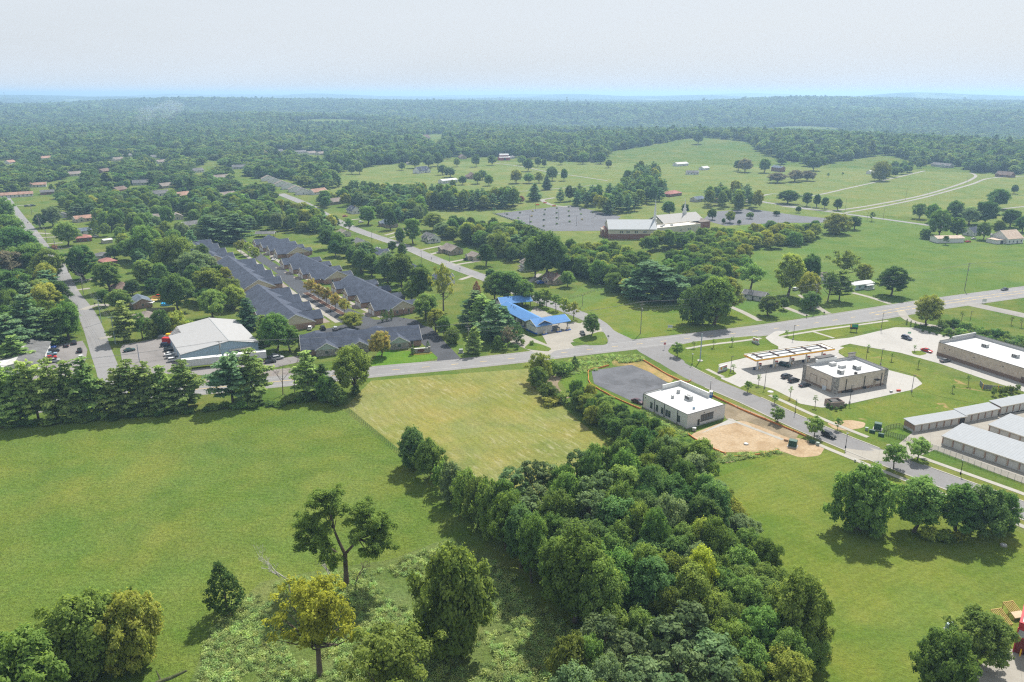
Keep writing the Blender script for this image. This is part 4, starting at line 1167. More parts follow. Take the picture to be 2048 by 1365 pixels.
for i in range(44):
 x = 1885 + (i % 22) * 10 + sr.uniform(-4,4); yb = 652 + (i // 22) * 12 + (i % 22) * 2.3 + sr.uniform(-4,4)
 tree(x, yb - sr.uniform(11,19), yb, sr.uniform(18,28), 'shrub', sr.choice(('green', 'grey', 'mid', 'blue')), 'grey-green shrub in the thicket behind the store', 'thicket behind the store')
for x, yt, yb in ((1923,622,642),(1878,632,648),(2022,632,650),(2042,636,655)):
 tree(x, yt, yb, 10, 'sapling0', 'olive', {1923: 'thin sapling left of the lamp in the field beyond the store', 1878: 'thin sapling near the round tree by the store lot', 2022: 'thin sapling at the right edge beyond the thicket', 2042: 'rightmost thin sapling beyond the thicket'}[x])
# ---- car wash, vacant lot and pasture trees
for x, yt, yb, w, k, c, lb in (
 (1090,464,556,88, 'round0', 'dark', 'huge dark tree beside the tan house with a brown roof'),
 (1070,490,556,50, 'round1', 'dark', 'dark tree left in front of the huge one by the white porch house'),
 (1135,543,574,30, 'round2', 'mid', 'small round tree at the gable of the tan house'),
 (1310,524,602,110, 'wpine2', 'pineb', 'wide blue-green pine clump, middle tree above the vacant lot'),(1275,540,598,64, 'wpine0', 'pineb', 'blue-green pine, left tree above the vacant lot'),(1345,545,604,60, 'wpine1', 'pineb', 'blue-green pine, right tree above the vacant lot'),
 (1428,550,650,76, 'oval0', 'olive', 'tall olive tree at the roadside right of the vacant lot'),(1385,572,648,62, 'bushy0', 'dark', 'dark vine-covered tree at the right end of the vacant lot'),(1452,552,630,56, 'oval1', 'lime', 'yellowish tree behind the tall olive one by the vacant lot'),(1405,600,650,46, 'bushy1', 'dark', 'dark low tree at the foot of the tall olive one'),
 (1500,530,585,62, 'airy0', 'mid', 'wide spreading tree in the pasture below the yellow hedge'),(1536,592,632,46, 'round0', 'green', 'roadside tree between two driveways'),(1567,596,620,20, 'round1', 'green', 'small round tree between two driveways'),
 (1576,504,592,62, 'oval0', 'lime', 'yellow-topped tall tree left of the mobile home'),(1618,510,572,48, 'round1', 'dark', 'dark tree beside the yellow-topped one'),(1616,545,606,46, 'round2', 'lime', 'pale yellow-green tree behind the utility pole'),(1620,584,620,42, 'round0', 'green', 'low tree between the driveways left of the mobile home'),
 (1688,500,562,66, 'airy1', 'olive', 'large loose tree behind the mobile home'),(1727,528,562,34, 'bushy0', 'lime', 'yellow-green bushy tree right behind the mobile home'),(1678,540,602,46, 'wpine2', 'pine', 'pine with a bare trunk in front of the mobile home'),(1655,545,605,36, 'airy0', 'blue', 'slim tree left of the pine before the mobile home'),
 (1782,534,592,62, 'round2', 'dark', 'round dark maple right of the mobile home'),
 (1183,627,672,36, 'round0', 'mid', 'round tree on the grass island beside the car wash'),
 (1093,580,615,26, 'young1', 'mid', 'first young tree along the car wash exit'),(1112,590,622,26, 'young0', 'mid', 'second young tree along the car wash exit'),(1130,598,634,22, 'young1', 'lime', 'third young tree along the car wash exit'),(1147,604,640,28, 'young0', 'lime', 'fourth young tree along the car wash exit'),
 (1074,584,613,26, 'young1', 'green', 'dark young tree at the back corner of the car wash'),
 (1083,602,612,18, 'shrub0', 'dark', 'clipped dark shrub behind the car wash'),(1045,676,690,14, 'shrub1', 'mid', 'bright shrub at the car wash entrance'),(1064,681,690,12, 'shrub0', 'green', 'small plant on the car wash entrance island'),(1033,688,699,13, 'shrub0', 'dark', 'low dark shrub by the highway left of the car wash'),(996,672,699,22, 'bushy1', 'green', 'bush on the verge left of the car wash'),
 (1016,652,696,30, 'airy1', 'pink', 'dead brown tree left of the car wash'),(1034,644,686,30, 'cedar1', 'dark', 'dark cedar right of the dead brown tree'),
 (950,582,650,66, 'wpine0', 'pineb', 'left pine of the group behind the car wash'),(988,600,682,66, 'wpine1', 'pineb', 'front pine of the group behind the car wash'),(968,590,665,60, 'wpine2', 'pine', 'middle pine of the group behind the car wash'),(1010,610,672,50, 'spruce0', 'pineb', 'right evergreen of the group behind the car wash'),
 (947,652,707,36, 'spruce0', 'pine', 'light green spruce next to the tall utility pole'),(953,563,602,24, 'cedar0', 'rust', 'rusty dying cedar among green trees by the street'),
 (888,634,674,34, 'round1', 'green', 'green tree beside the complex entrance drive'),(871,616,666,38, 'oval1', 'lime', 'lighter tree beside the complex entrance drive'),(852,588,642,54, 'round0', 'mid', 'broad tree behind the end of the right duplex row'),(905,655,688,34, 'bushy0', 'olive', 'low tree on the verge beside the complex entrance'),
 (1016,540,604,70, 'oval0', 'mid', 'large tree at the bend of the middle street'),(990,550,600,50, 'round1', 'green', 'tree left of the large one at the bend of the middle street'),(1045,560,610,48, 'round2', 'green', 'tree right of the large one at the bend of the middle street'),
 (980,538,561,22, 'oval1', 'dark', 'dense dark round tree beside the middle street'),(887,526,622,46, 'airy1', 'lime', 'tall thin see-through tree beside the right duplex row'),
 (826,435,488,34, 'oval0', 'mid', 'tall pale green tree in front of the white dormer house'),(937,446,488,46, 'round0', 'lime', 'yellow-green round tree behind the beige brick house'),(995,466,514,48, 'round1', 'lime', 'yellow-green tree behind the dark cone-shaped one'),(972,488,532,34, 'oval1', 'dark', 'dark cone-shaped tree on the lawn beside the middle street'),
 (784,482,505,19, 'oval1', 'dark', 'left of two clipped round trees on the street lawn'),(805,485,517,21, 'oval0', 'dark', 'right of two clipped round trees on the street lawn'),(866,427,462,44, 'round2', 'lime', 'yellow-green tree at the corner of the church lawn'),(885,446,477,38, 'round1', 'grey', 'grey-green tree behind the white dormer house'),
 (800,456,484,24, 'bushy0', 'green', 'tree left of the tall pale green one'),(781,419,460,26, 'oval1', 'dark', 'dark tree in front of the blue-roofed house'),(736,411,450,36, 'oval0', 'green', 'green tree between the white house and the blue-roofed house'),(698,437,466,24, 'airy0', 'green', 'slim tree by the middle street beside the beige house'),
 (669,430,459,22, 'oval1', 'dark', 'dark round tree at the left of the middle street'),(705,493,532,30, 'bushy1', 'dark', 'dark tree behind the white gabled house'),(672,480,514,32, 'round0', 'dark', 'round dark tree right of the duplex row'),(723,496,547,38, 'oval1', 'blue', 'blue-green tree behind the right duplex row'),
 (744,506,552,36, 'oval0', 'green', 'green tree behind the right duplex row, next to the blue-green one'),(776,505,566,42, 'round2', 'grey', 'pale grey-green tree behind the right duplex row'),(805,506,582,54, 'oval1', 'green', 'tall green tree behind the middle of the right duplex row'),(845,532,602,52, 'oval0', 'green', 'tall green tree behind the near end of the right duplex row'),(825,560,605,40, 'round3', 'green', 'green tree tucked behind the last duplex gable'),
 (705,626,658,52, 'round3', 'lime', 'low spreading tree at the end of the median'),(763,664,714,46, 'round2', 'autumn', 'round tree with orange tips before the front building of the complex'),(555,628,702,68, 'round0', 'green', 'large green tree between warehouse and complex'),(580,650,702,44, 'oval1', 'green', 'green tree at the left end of the front building'),
 (497,597,660,46, 'spruce0', 'pineb', 'dark spruce behind the warehouse'),(530,628,690,36, 'spruce0', 'pine', 'evergreen at the right corner of the warehouse')):
 tree(x, yt, yb, w, k, c, lb)
for i, (x, yb) in enumerate(((765,644),(773,642),(783,640))):
 tree(x, yb - 23, yb, 12, 'column0', 'dark', f'{ordinal(i)} clipped evergreen from the left at the end of the right duplex row', 'clipped evergreens by the duplex')
tree(826,689,710,12, 'column0', 'dark', 'clipped evergreen left of the complex name sign')
tree(856,682,703,12, 'column0', 'dark', 'clipped evergreen right of the complex name sign')
for i, (x, yb) in enumerate(((622,590),(638,600),(653,608),(671,619),(689,629))):
 tree(x, yb - 30, yb, 25, 'young1', 'autumn', f'{ordinal(i)} orange-tipped tree from the far end of the median', 'median trees in autumn colour')
for i, (x, yt, yb, w) in enumerate(((482,482,508,26),(497,486,512,22),(512,496,524,22))):
 tree(x, yt, yb, w, 'young1', 'lime', f'{ordinal(i)} pale green tree from the left on the far median of the complex', 'far median trees')
# ---- left neighbourhood, trees one can tell apart
for i, (x, yt, yb, w, k, c) in enumerate((
 (136,444,492,50, 'round0', 'mid'),(169,488,560,62, 'oval0', 'dark'),(219,523,584,55, 'oval1', 'mid'),(163,530,558,24, 'oval0', 'plum'),(229,491,518,32, 'round1', 'dark'),(266,478,522,50, 'round0', 'mid'),(300,452,522,60, 'round2', 'green'),
 (350,473,552,80, 'round1', 'olive'),(390,503,562,72, 'round2', 'grey'),(293,518,574,46, 'oval0', 'green'),(358,550,624,70, 'round0', 'dark'),(427,580,638,62, 'round3', 'mid'),(422,535,602,62, 'oval1', 'lime'),(463,558,612,52, 'round1', 'olive'),
 (211,580,613,30, 'round2', 'dark'),(240,580,622,50, 'round0', 'mid'),(252,602,682,54, 'wpine0', 'pine'),(324,620,670,40, 'bushy0', 'dark'),(352,624,662,46, 'bushy1', 'lime'),(106,414,454,40, 'round1', 'grey'),(82,428,457,24, 'round0', 'dark'),(190,436,474,26, 'cedar0', 'dark'),
 (335,412,454,30, 'round2', 'green'),(427,430,486,60, 'wpine2', 'pineb'),(475,428,486,60, 'wpine0', 'pineb'),(450,434,488,56, 'wpine1', 'pineb'),(106,622,688,60, 'wpine1', 'pine'),(62,590,692,80, 'wpine0', 'pineb'),(138,606,680,62, 'round1', 'green'),(100,565,650,72, 'oval0', 'lime'),(26,630,712,76, 'wpine2', 'pineb'),
 (70,488,560,86, 'round3', 'mid'),(35,455,520,88, 'round0', 'dark'),(100,500,568,62, 'round2', 'mid'),(12,395,452,50, 'round2', 'green'),(20,430,486,66, 'round1', 'mid'),(20,500,570,60, 'oval0', 'pink'),(30,540,620,80, 'oval1', 'dark'),(110,488,502,13, 'shrub', 'rust'),(285,625,678,36, 'airy1', 'green'),(305,640,676,34, 'bushy1', 'olive'),(380,640,662,30, 'shrub', 'lime'),(265,560,590,30, 'round1', 'dark'),(310,556,585,40, 'bushy0', 'dark'))):
 kk = k.rstrip('0123456789')
 sz = 'small ' if w < 35 else ('big ' if w > 65 else '')
 place = ('left of the west street' if x < 120 and yb > 480 and x < 110 + (yb - 500) * 0.3 else 'in the yards right of the west street') if x < 250 else 'between the yards and the left duplex row'
 tree(x, yt, yb, w, k, c, f'{sz}{COLNAME[c]} {NAME[kk][1]} {place}, {["far end", "midway", "near end"][0 if yb < 500 else (1 if yb < 600 else 2)]}', 'trees of the west street')
tree(32,672,732,60, 'wpine0', 'pine', 'pine at the left picture edge behind the grey roofed shop')
mr = random.Random(21)
def yard(u, v):
 k = mr.choice(('round0', 'round1', 'round2', 'round3', 'oval0', 'oval1', 'wpine2', 'round0'))
 c = 'pineb' if k == 'wpine2' else mr.choice(('green', 'dark', 'mid', 'olive', 'grey', 'green', 'mid', 'lime', 'dark'))
 return k, c, mr.uniform(9,16), mr.uniform(8.5,13)
wood([(-30,470),(0,465),(30,470),(80,520),(118,575),(150,640),(165,690),(95,690),(40,705),(-60,740),(-120,600)], 8.0,31, yard, 'trees left of the west street', 'left of the west street', 110)
wood([(150,498),(215,468),(300,470),(400,470),(445,520),(470,600),(490,640),(430,640),(390,600),(330,580),(260,570),(195,560),(160,530)], 10.0,32, yard, 'trees behind the west street yards', 'in the yards before the duplex rows', 46)
wood([(120,412),(240,405),(420,400),(520,420),(640,440),(672,470),(600,465),(520,462),(420,480),(360,462),(280,468),(200,462),(150,440)], 8.4,33, yard, 'yard trees beyond the duplexes', 'in the yards beyond the duplex rows', 260)
wood([(640,468),(680,480),(760,520),(830,560),(900,600),(870,615),(800,580),(700,530),(650,500)], 8.5,34, yard, 'trees behind the right duplex row', 'between the right duplex row and the middle street', 18)
wood([(640,405),(700,400),(780,405),(850,425),(850,445),(800,445),(740,430),(700,412),(660,425)], 7.2,35, yard, 'trees behind the middle street houses', 'behind the houses of the middle street', 110)
wood([(880,470),(960,468),(1040,470),(1075,490),(1070,520),(1020,525),(1000,505),(930,492)], 6.8,36, yard, 'belt below the church lawn', 'in the belt below the church lawn', 90)
def belt(u, v):
 k = mr.choice(('round0', 'round1', 'round2', 'round3', 'oval0', 'oval1', 'bushy0'))
 c = mr.choice(('green', 'dark', 'mid', 'olive', 'green', 'mid', 'lime'))
 return k, c, mr.uniform(9,14), mr.uniform(8.5,12.5)
front(1255,480,6,11); front(1290,480,4,11)
clear_px(1290,515,16); clear_px(1330,510,14); clear_px(1250,518,14)
wood([(1105,516),(1180,518),(1228,516),(1300,502),(1345,490),(1420,488),(1470,490),(1450,505),(1380,500),(1290,512),(1240,530),(1290,540),(1300,560),(1258,592),(1235,590),(1180,560),(1120,545)], 6.2,37, belt, 'belt between church and vacant lot', 'in the belt between church and vacant lot', 140)
wood([(1330,545),(1370,520),(1400,500),(1440,500),(1480,520),(1500,540),(1470,560),(1440,580),(1400,590),(1360,570)], 6.3,38, belt, 'belt between church and vacant lot', 'in the belt between church and vacant lot', 90)
def ybelt(u, v):
 return mr.choice(('round0', 'bushy0', 'round2')), mr.choice(('lime', 'lime', 'olive', 'yellow', 'mid')), mr.uniform(7.5,11), mr.uniform(9,12)
wood([(1440,480),(1500,470),(1560,462),(1620,470),(1640,478),(1590,492),(1530,500),(1470,505)], 7.0,39, ybelt, 'yellowing hedge below the church', 'in the yellowing hedge right of the church', 40)
for x, yt, yb, w, k, c, lb in ((1672,427,468,58, 'bushy0', 'lime', 'broad yellow-green tree at the right end of the hedge'),(1708,432,460,28, 'oval1', 'dark', 'dark tree right of the broad yellow-green hedge tree'),(1628,440,472,26, 'oval0', 'dark', 'dark tree left of the broad yellow-green hedge tree'),
 (1838,407,438,30, 'round3', 'green', 'spreading tree in the dry field left of the white sheds'),(1864,408,446,30, 'round0', 'green', 'first tree of the farmyard grove by the white sheds'),(1908,402,446,36, 'round1', 'dark', 'dark tree at the back of the farmyard grove'),(1876,420,476,48, 'round2', 'mid', 'large light tree of the farmyard grove'),(1911,434,478,34, 'oval1', 'green', 'tree beside the long white shed'),(1938,415,450,50, 'round0', 'grey', 'grey-green tree behind the small white house'),(1968,402,450,46, 'round1', 'dark', 'dark tree behind the white barn'),(1993,378,418,46, 'round3', 'dark', 'large dark tree alone in the dry field at the right'),(2028,370,388,15, 'round0', 'dark', 'small round tree at the far right of the dry field'),
 (1966,445,480,30, 'round2', 'green', 'tree left of the white barn'),(1996,440,470,26, 'oval0', 'green', 'tree just behind the white barn'),(2020,420,455,40, 'round1', 'dark', 'dark tree right of the farmyard grove'),(2044,432,465,36, 'round2', 'dark', 'dark tree at the right edge behind the barn'),(1850,458,478,24, 'bushy0', 'dark', 'dark bush at the left end of the farmyard'),(1868,468,480,20, 'shrub1', 'lime', 'yellow-green shrub beside the long white shed'),(1891,472,490,16, 'young0', 'dark', 'small dark tree in front of the long white shed'),(2007,460,472,18, 'shrub0', 'olive', 'shrub behind the white barn'),
 (1575,381,408,46, 'round2', 'dark', 'wide dark tree at the left of the lane row by the white fence'),(1613,384,413,20, 'oval0', 'dark', 'first upright tree right of the wide dark one by the white fence'),(1633,388,415,17, 'oval1', 'dark', 'second upright tree along the white fence'),(1649,394,417,16, 'oval0', 'dark', 'third upright tree along the white fence'),(1675,397,421,20, 'oval1', 'dark', 'rightmost upright tree at the lane junction'),(1743,424,443,13, 'young0', 'green', 'small lone tree beside the church road'),(1596,413,426,12, 'round0', 'dark', 'small tree at the church lot entrance'),(1553,422,432,15, 'round1', 'dark', 'small round tree in the church lot'),
 (1760,322,362,40, 'bushy0', 'lime', 'leafy tree at the left end of the lane hedge'),(1554,346,366,38, 'round3', 'pink', 'first brownish orchard tree in the dry field'),(1590,340,364,34, 'round3', 'pink', 'second brownish orchard tree in the dry field'),(1614,342,362,32, 'round3', 'pink', 'third brownish orchard tree in the dry field'),
 (1627,316,342,30, 'round0', 'dark', 'dark round tree right of the brick farmhouse'),(1528,316,346,26, 'oval0', 'green', 'tree left of the brick farmhouse'),(1490,318,345,30, 'round1', 'pink', 'brownish tree left of the brick farmhouse'),(1476,320,342,18, 'oval1', 'dark', 'dark narrow tree beside the brownish one'),(1563,317,330,20, 'round2', 'dark', 'dark tree behind the brick farmhouse'),(1395,274,298,22, 'round0', 'dark', 'round tree alone on the upper pasture edge'),(1770,299,318,20, 'round1', 'green', 'round tree at the far woodland edge'),
 (1656,346,356,6, 'young0', 'dark', 'tiny tree in the dry field by the brick farmhouse'),(1685,345,352,5, 'young0', 'dark', 'second tiny tree in the dry field')):
 tree(x, yt, yb, w, k, c, lb)
for i, (x, yt, yb, w, c) in enumerate(((719,326,349,18, 'mid'),(704,330,349,16, 'grey'),(830,311,337,26, 'green'),(858,309,336,30, 'grey'),(875,306,333,24, 'dark'),(914,316,334,14, 'lime'),(952,309,334,18, 'dark'),(984,311,331,17, 'dark'),(1056,318,343,22, 'dark'),
         (1032,340,367,27, 'lime'),(1058,347,367,24, 'mid'),(1078,344,366,20, 'lime'),(1104,333,362,27, 'grey'),(1128,338,362,16, 'green'),(1015,373,387,17, 'dark'),(804,325,341,15, 'mid'),(1217,320,336,15, 'olive'),(1201,306,328,22, 'blue'),(1166,305,328,22, 'green'),(1122,313,330,15, 'green'),(1076,315,334,15, 'green'),(1088,318,335,12, 'green'),(1044,312,330,18, 'mid'),(955,345,368,22, 'green'),(925,352,370,18, 'dark'),(965,340,360,20, 'mid'),(900,335,355,26, 'grey'),(885,330,350,20, 'green'),(978,350,372,20, 'green'),(906,360,378,14, 'olive'),(1042,392,407,14, 'rust'))):
 tree(x, yt, yb, w,('round%d' % (i % 4)), c, f'{"small " if w < 17 else ""}{COLNAME[c]} tree standing singly in the upper pasture, {["left", "middle", "right"][0 if x < 880 else (1 if x < 1040 else 2)]} part', 'single trees of the upper pasture')
tree(1094,350,380,22, 'spruce0', 'pineb', 'farther of two cone-shaped evergreens in the upper pasture')
tree(1069,366,402,30, 'spruce0', 'pineb', 'nearer of two cone-shaped evergreens in the upper pasture')
tree(988,416,426,8, 'young0', 'dark', 'little dark tree at the corner of the church parking lot')
def rowp(u, v):
 k = mr.choice(('round0', 'oval0', 'wpine1', 'wpine2', 'oval1'))
 return k,('pineb' if k[0] == 'w' else mr.choice(('green', 'dark', 'olive', 'lime', 'mid'))), mr.uniform(13,20), mr.uniform(9,12)
wood([(700,392),(760,396),(860,402),(930,408),(1030,410),(1030,418),(920,422),(840,420),(740,410)], 6.8,40, rowp, 'tree row above the church lawn', 'in the row above the church lawn', 110)
wood([(1232,398),(1250,372),(1280,352),(1310,350),(1320,372),(1345,402),(1310,408),(1262,428),(1225,432),(1150,412),(1120,404),(1140,396),(1200,402)], 7.0,41, rowp, 'grove behind the church', 'in the tall grove behind the church', 120)
wood([(1395,402),(1450,392),(1500,400),(1520,420),(1480,425),(1440,418),(1405,415)], 9.5,42, rowp, 'grove right of the church', 'in the tall grove right of the church', 24)
for i, (x, yt, yb, w, c) in enumerate(((1337,403,432,30, 'dark'),(1370,408,428,16, 'dark'),(1424,418,440,20, 'dark'),(1460,422,446,22, 'lime'),(1447,437,448,9, 'dark'),(1478,440,450,9, 'dark'),(1500,425,438,16, 'green'))):
 tree(x, yt, yb, w, 'round%d' % (i % 4), c, f'{ordinal(i)} {COLNAME[c]} tree on the grounds around the church', 'trees around the church')
wood([(1760,345),(1800,335),(1850,330),(1858,338),(1800,352),(1770,362)], 9.0,43, belt, 'lane hedge', 'in the hedge along the field lane', 20)
wood([(1800,340),(1900,322),(2048,330),(2060,345),(1960,345),(1900,336)], 13,44, belt, 'trees about the far ranch house', 'about the ranch house beyond the dry field', 26)
# the largest of these trees in the picture stand one by one; the rest of the belts and yards is one mass
CAND.sort(key=lambda q: -q[0])
MASS, KEEP = [], {}
quota = {'broadleaf_tree': 286 - NTREE.get('broadleaf_tree', 0), 'bushy_tree': 280 - NTREE.get('bushy_tree', 0), 'pine_tree': 280 - NTREE.get('pine_tree', 0)}
for q in CAND:
 k = q[1].rstrip('0123456789'); nm = NAME[k][0]
 if quota[nm] > 0:
  quota[nm] -= 1
  KEEP.setdefault((COLNAME[q[5]] + ' ' + NAME[k][1], q[6]), []).append(q)
 else:
  MASS.append(q)
for (what, zone), qs in KEEP.items():
 qs.sort(key=lambda q: to_px(q[2].x, q[2].y)[0])
 for i, q in enumerate(qs):
  n_ = len(TREES)
  plant(q[1], q[2], q[3], q[4], q[5], f'{ordinal(i)} {what} from the left {zone}' if 1 < len(qs) <= 20 else f'{what} {zone}', q[7])
  del TREES[n_:]
# ---- foreground oak with open crown, built limb by limb
def open_oak():
 b = G(693,1172)
 H = height_at(693,974, b)
 W = 176 * depth(b) / FPX / 2
 t = empty('oak_tree', (b.x, b.y, 0), 0, 'large open-crowned oak with visible forked limbs in the pasture', 'tree')
 rng = np.random.default_rng(5)
 k = H / 26.0
 fork = Vector((0.2,0,8.6 * k))
 tips = [(-4.6,-1,23.6),(-3.0,1,23.4),(-6.5,1,21.5),(-8.8,-2,17.5),(-11,1,14),(-7,3,13.5),(-9.2,-1,12.2),(-4.6,-3,17),(-3,3,20.5),(-4.5,-2.5,11),
   (3.2,2,17.5),(6,0,20.5),(8.4,-2,18.5),(10.6,1,15.5),(9.6,-3,12.8),(7.2,3,13.6),(5.4,-2,16),(11.2,-1,11.8),(7.4,-3,10.8),(-2.5,-2,7.5),(-5.5,2,9.5),(-3.5,1,23),(-2.5,-1,22.5),(-5.5,-2,19.5),(-7.6,0,15.8),(-5.8,-3,14.8),(-8,2,11),(4.6,1,19),(7.2,0,17),(9.4,1,17.2),(8.4,0,14.6),(5.6,2,14.4),(9.5,2,11.4),(-1.6,2,18.5)]
 mb = MB()
 mb.tube([(0,0,-0.2),(0.1,0,4 * k), fork], [0.75,0.52,0.50], 9)
 l1 = Vector((-1.8,0,15 * k)); l2 = Vector((3.4,0,12.5 * k)); l3 = Vector((-3.0,0.5,9.8 * k))
 mb.tube([fork, Vector((-0.9,0.2,11.5 * k)), l1, Vector((-2.6,0,20 * k)), Vector((-2.4,0,24 * k))], [0.40,0.32,0.26,0.15,0.05], 7)
 mb.tube([fork, Vector((1.6,0,10.3 * k)), l2, Vector((5.5,0,15.5 * k))], [0.36,0.30,0.24,0.1], 7)
 mb.tube([Vector((0,0,7.5 * k)), l3, Vector((-7.5,0.5,11 * k))], [0.24,0.18,0.06], 6)
 C, Rd = [], []
 for x, y, z in tips:
  p = Vector((x * W / 11.5, y, z * k))
  o = l1 if x < 0 and z > 15 else (l3 if x < 0 else l2)
  mb.tube([o, o.lerp(p, 0.55) + Vector((0,0,-0.4)), p], [0.15,0.09,0.03], 5, cap=False)
  for q in range(13):
   j_ = np.clip(rng.normal(0,1,3), -1.5,1.5) * (1.35,1.5,1.0); c_ = tuple(np.array(p) + j_); C.append(c_); Rd.append(0.55 + 0.6 * rng.random())
   if q % 2: mb.tube([p, c_], [.04,.015], 3, cap=False)
 mb.build('trunk', BARK, t)
 P, N, S, V = cloud(rng, np.array(C), Rd, 150,0.20, np.array([0,0,12 * k]), up=0.5)
 link('crown', leaves('crown', P, N, S, 5, V), t, F['olive'])
open_oak()
def dead(x, ytop, ybase, seed, mat, label, lean=0.15, **kw):
 p = G(x, ybase)
 t = empty('dead_tree', (p.x, p.y, 0), 0, label, 'tree')
 link('branches', bare_tree(seed, max(3, height_at(x, ytop, p)) * 1.05, mat, lean, **kw), t)
 return t
dead(582,1095,1186,1, BARK_PALE, 'bleached dead snag leaning left in the pasture', -0.35, spread=0.6, r0=0.2)
dead(664,1108,1166,2, BARK_PALE, 'pale dead tree just left of the oak trunk', -0.3, spread=0.7)
dead(710,1118,1172,3, BARK_DEAD, 'grey dead tree just right of the oak trunk', 0.25, spread=0.8)
dead(566,702,790,4, BARK_DEAD, 'bare brown dead pine by the highway, left of two', 0.02, spread=1.1, levels=3, r0=0.2)
dead(590,700,788,6, BARK_DEAD, 'bare brown dead pine by the highway, right of two', 0.02, spread=1.1, levels=3, r0=0.18)
dead(770,1290,1430,7, BARK_PALE, 'pale bare branches inside the olive tree at the bottom edge', 0.1, spread=0.9)
p_ = G(335,1372)
fl = MB(); fl.tube([(-3.5,-1,-0.3),(-1.5,-0.2,1.0),(0.8,0.4,1.5),(3.4,1.2,2.4)], [0.5,0.42,0.34,0.22], 8)
fl.tube([(-1.0,0,1.0),(-2.2,1.0,2.6)], [0.25,0.08], 6)
tag(fl.build('fallen_log', plain('mossy dead wood', (0.09,0.10,0.045), 0.95, var=0.5, scale=0.8)), 'broken mossy log leaning on the weeds at the bottom edge', 'log').location = (p_.x, p_.y, 0)
# ================================================================== WHAT CANNOT BE COUNTED: far woodland and weeds
def point_instances(name, pts, scl, rot, idx, sources, mat=None, rand_tilt=False):
 """one object: copies of a few models standing on given points"""
 me = bpy.data.meshes.new(name)
 me.vertices.add(len(pts)); me.vertices.foreach_set('co', np.asarray(pts, np.float32).ravel())
 for nm, typ, arr in (('sc', 'FLOAT_VECTOR', scl),('rot', 'FLOAT', rot),('idx', 'INT', idx)):
  a = me.attributes.new(nm, typ, 'POINT')
  a.data.foreach_set('vector' if typ == 'FLOAT_VECTOR' else 'value', np.asarray(arr).ravel())
 me.update()
 o = bpy.data.objects.new(name, me); COL.objects.link(o)
 ng = bpy.data.node_groups.new(name, 'GeometryNodeTree')
 ng.interface.new_socket('Geometry', in_out='INPUT', socket_type='NodeSocketGeometry')
 ng.interface.new_socket('Geometry', in_out='OUTPUT', socket_type='NodeSocketGeometry')
 N, L = ng.nodes, ng.links
 gi, go = N.new('NodeGroupInput'), N.new('NodeGroupOutput')
 iop = N.new('GeometryNodeInstanceOnPoints')
 iop.inputs['Pick Instance'].default_value = True
 join = N.new('GeometryNodeJoinGeometry')
 for s in reversed(sources):
  oi = N.new('GeometryNodeObjectInfo'); oi.inputs['Object'].default_value = s; oi.inputs['As Instance'].default_value = True
  oi.transform_space = 'ORIGINAL'
  L.new(oi.outputs['Geometry'], join.inputs[0])
 def attr(nm, typ):
  n = N.new('GeometryNodeInputNamedAttribute'); n.data_type = typ; n.inputs['Name'].default_value = nm
  return n.outputs['Attribute']
 L.new(gi.outputs[0], iop.inputs['Points']); L.new(join.outputs[0], iop.inputs['Instance'])
 L.new(attr('idx', 'INT'), iop.inputs['Instance Index'])
 cx_ = N.new('ShaderNodeCombineXYZ'); L.new(attr('rot', 'FLOAT'), cx_.inputs['Z'])
 L.new(cx_.outputs[0], iop.inputs['Rotation'])
 L.new(attr('sc', 'FLOAT_VECTOR'), iop.inputs['Scale'])
 L.new(iop.outputs[0], go.inputs[0])
 md = o.modifiers.new('scatter', 'NODES'); md.node_group = ng
 return o
# four of the models stand as real trees where the far wood begins; the rest of the wood repeats them
SRC = []
FM = [FAR, FARB, FARC]
for i, (x, y, k, lb) in enumerate(((655,372, 'low0', 'round tree at the near edge of the left far wood'),(640,366, 'low1', 'second tree at the near edge of the left far wood'),(668,366, 'low2', 'tall tree at the near edge of the left far wood'),(676,374, 'lowp', 'pine at the near edge of the left far wood'))):
 for j in range(3):
  t = plant(k, G(x - 16 * j, y - 5 * j), 15,11, FM[j],('green ', 'pale ', 'dark ')[j] + lb)
  SRC.append([c for c in t.children if c.name.startswith('crown')][0])
OPEN = [
 [(650,395),(680,345),(760,330),(880,322),(905,318),(1000,314),(1100,322),(1200,326),(1222,305),(1300,298),(1400,288),(1500,297),(1515,310),(1620,335),(1720,322),(1760,316),(1800,322),(1850,336),(1960,346),(2100,352),(2100,700),(640,700)],
 [(846,268),(888,266),(888,284),(868,296),(850,290)],
 [(868,284),(884,284),(878,305),(866,305)],
 [(-50,222),(40,224),(44,238),(-50,244)], [(150,330),(215,322),(240,334),(180,342)],
 [(405,322),(440,320),(440,338),(412,340)], [(460,345),(500,352),(520,378),(480,368)],
 [(1040,285),(1080,283),(1090,289),(1040,291)], [(1590,305),(1640,303),(1650,312),(1600,314)]]
rg = np.random.default_rng(9)
def far_points(r0, r1, spacing):
 area = (r1 ** 2 - r0 ** 2) * R(43)
 n = int(area / spacing ** 2)
 r = np.sqrt(rg.uniform(r0 ** 2, r1 ** 2, n)); a = rg.uniform(-R(43), R(43), n)
 return r * np.sin(a), r * np.cos(a)
X1, Y1 = far_points(690,3200,8.8)
X2, Y2 = far_points(3200,8400,15.0)
keep = np.ones(len(X1), bool)
U = CX + FPX * X1 / (Y1 * math.cos(PITCH) + CAM_H * math.sin(PITCH))
Vv = CY + FPX * (CAM_H * math.cos(PITCH) - Y1 * math.sin(PITCH)) / (Y1 * math.cos(PITCH) + CAM_H * math.sin(PITCH))
for i in range(len(X1)):
 u, v = U[i], Vv[i]
 if v > 300 or i % 1 == 0:
  for po in OPEN:
   if inside(po, u, v): keep[i] = False; break
lim = np.where(U < 640,408.0,395.0)
keep &= (Vv < lim)
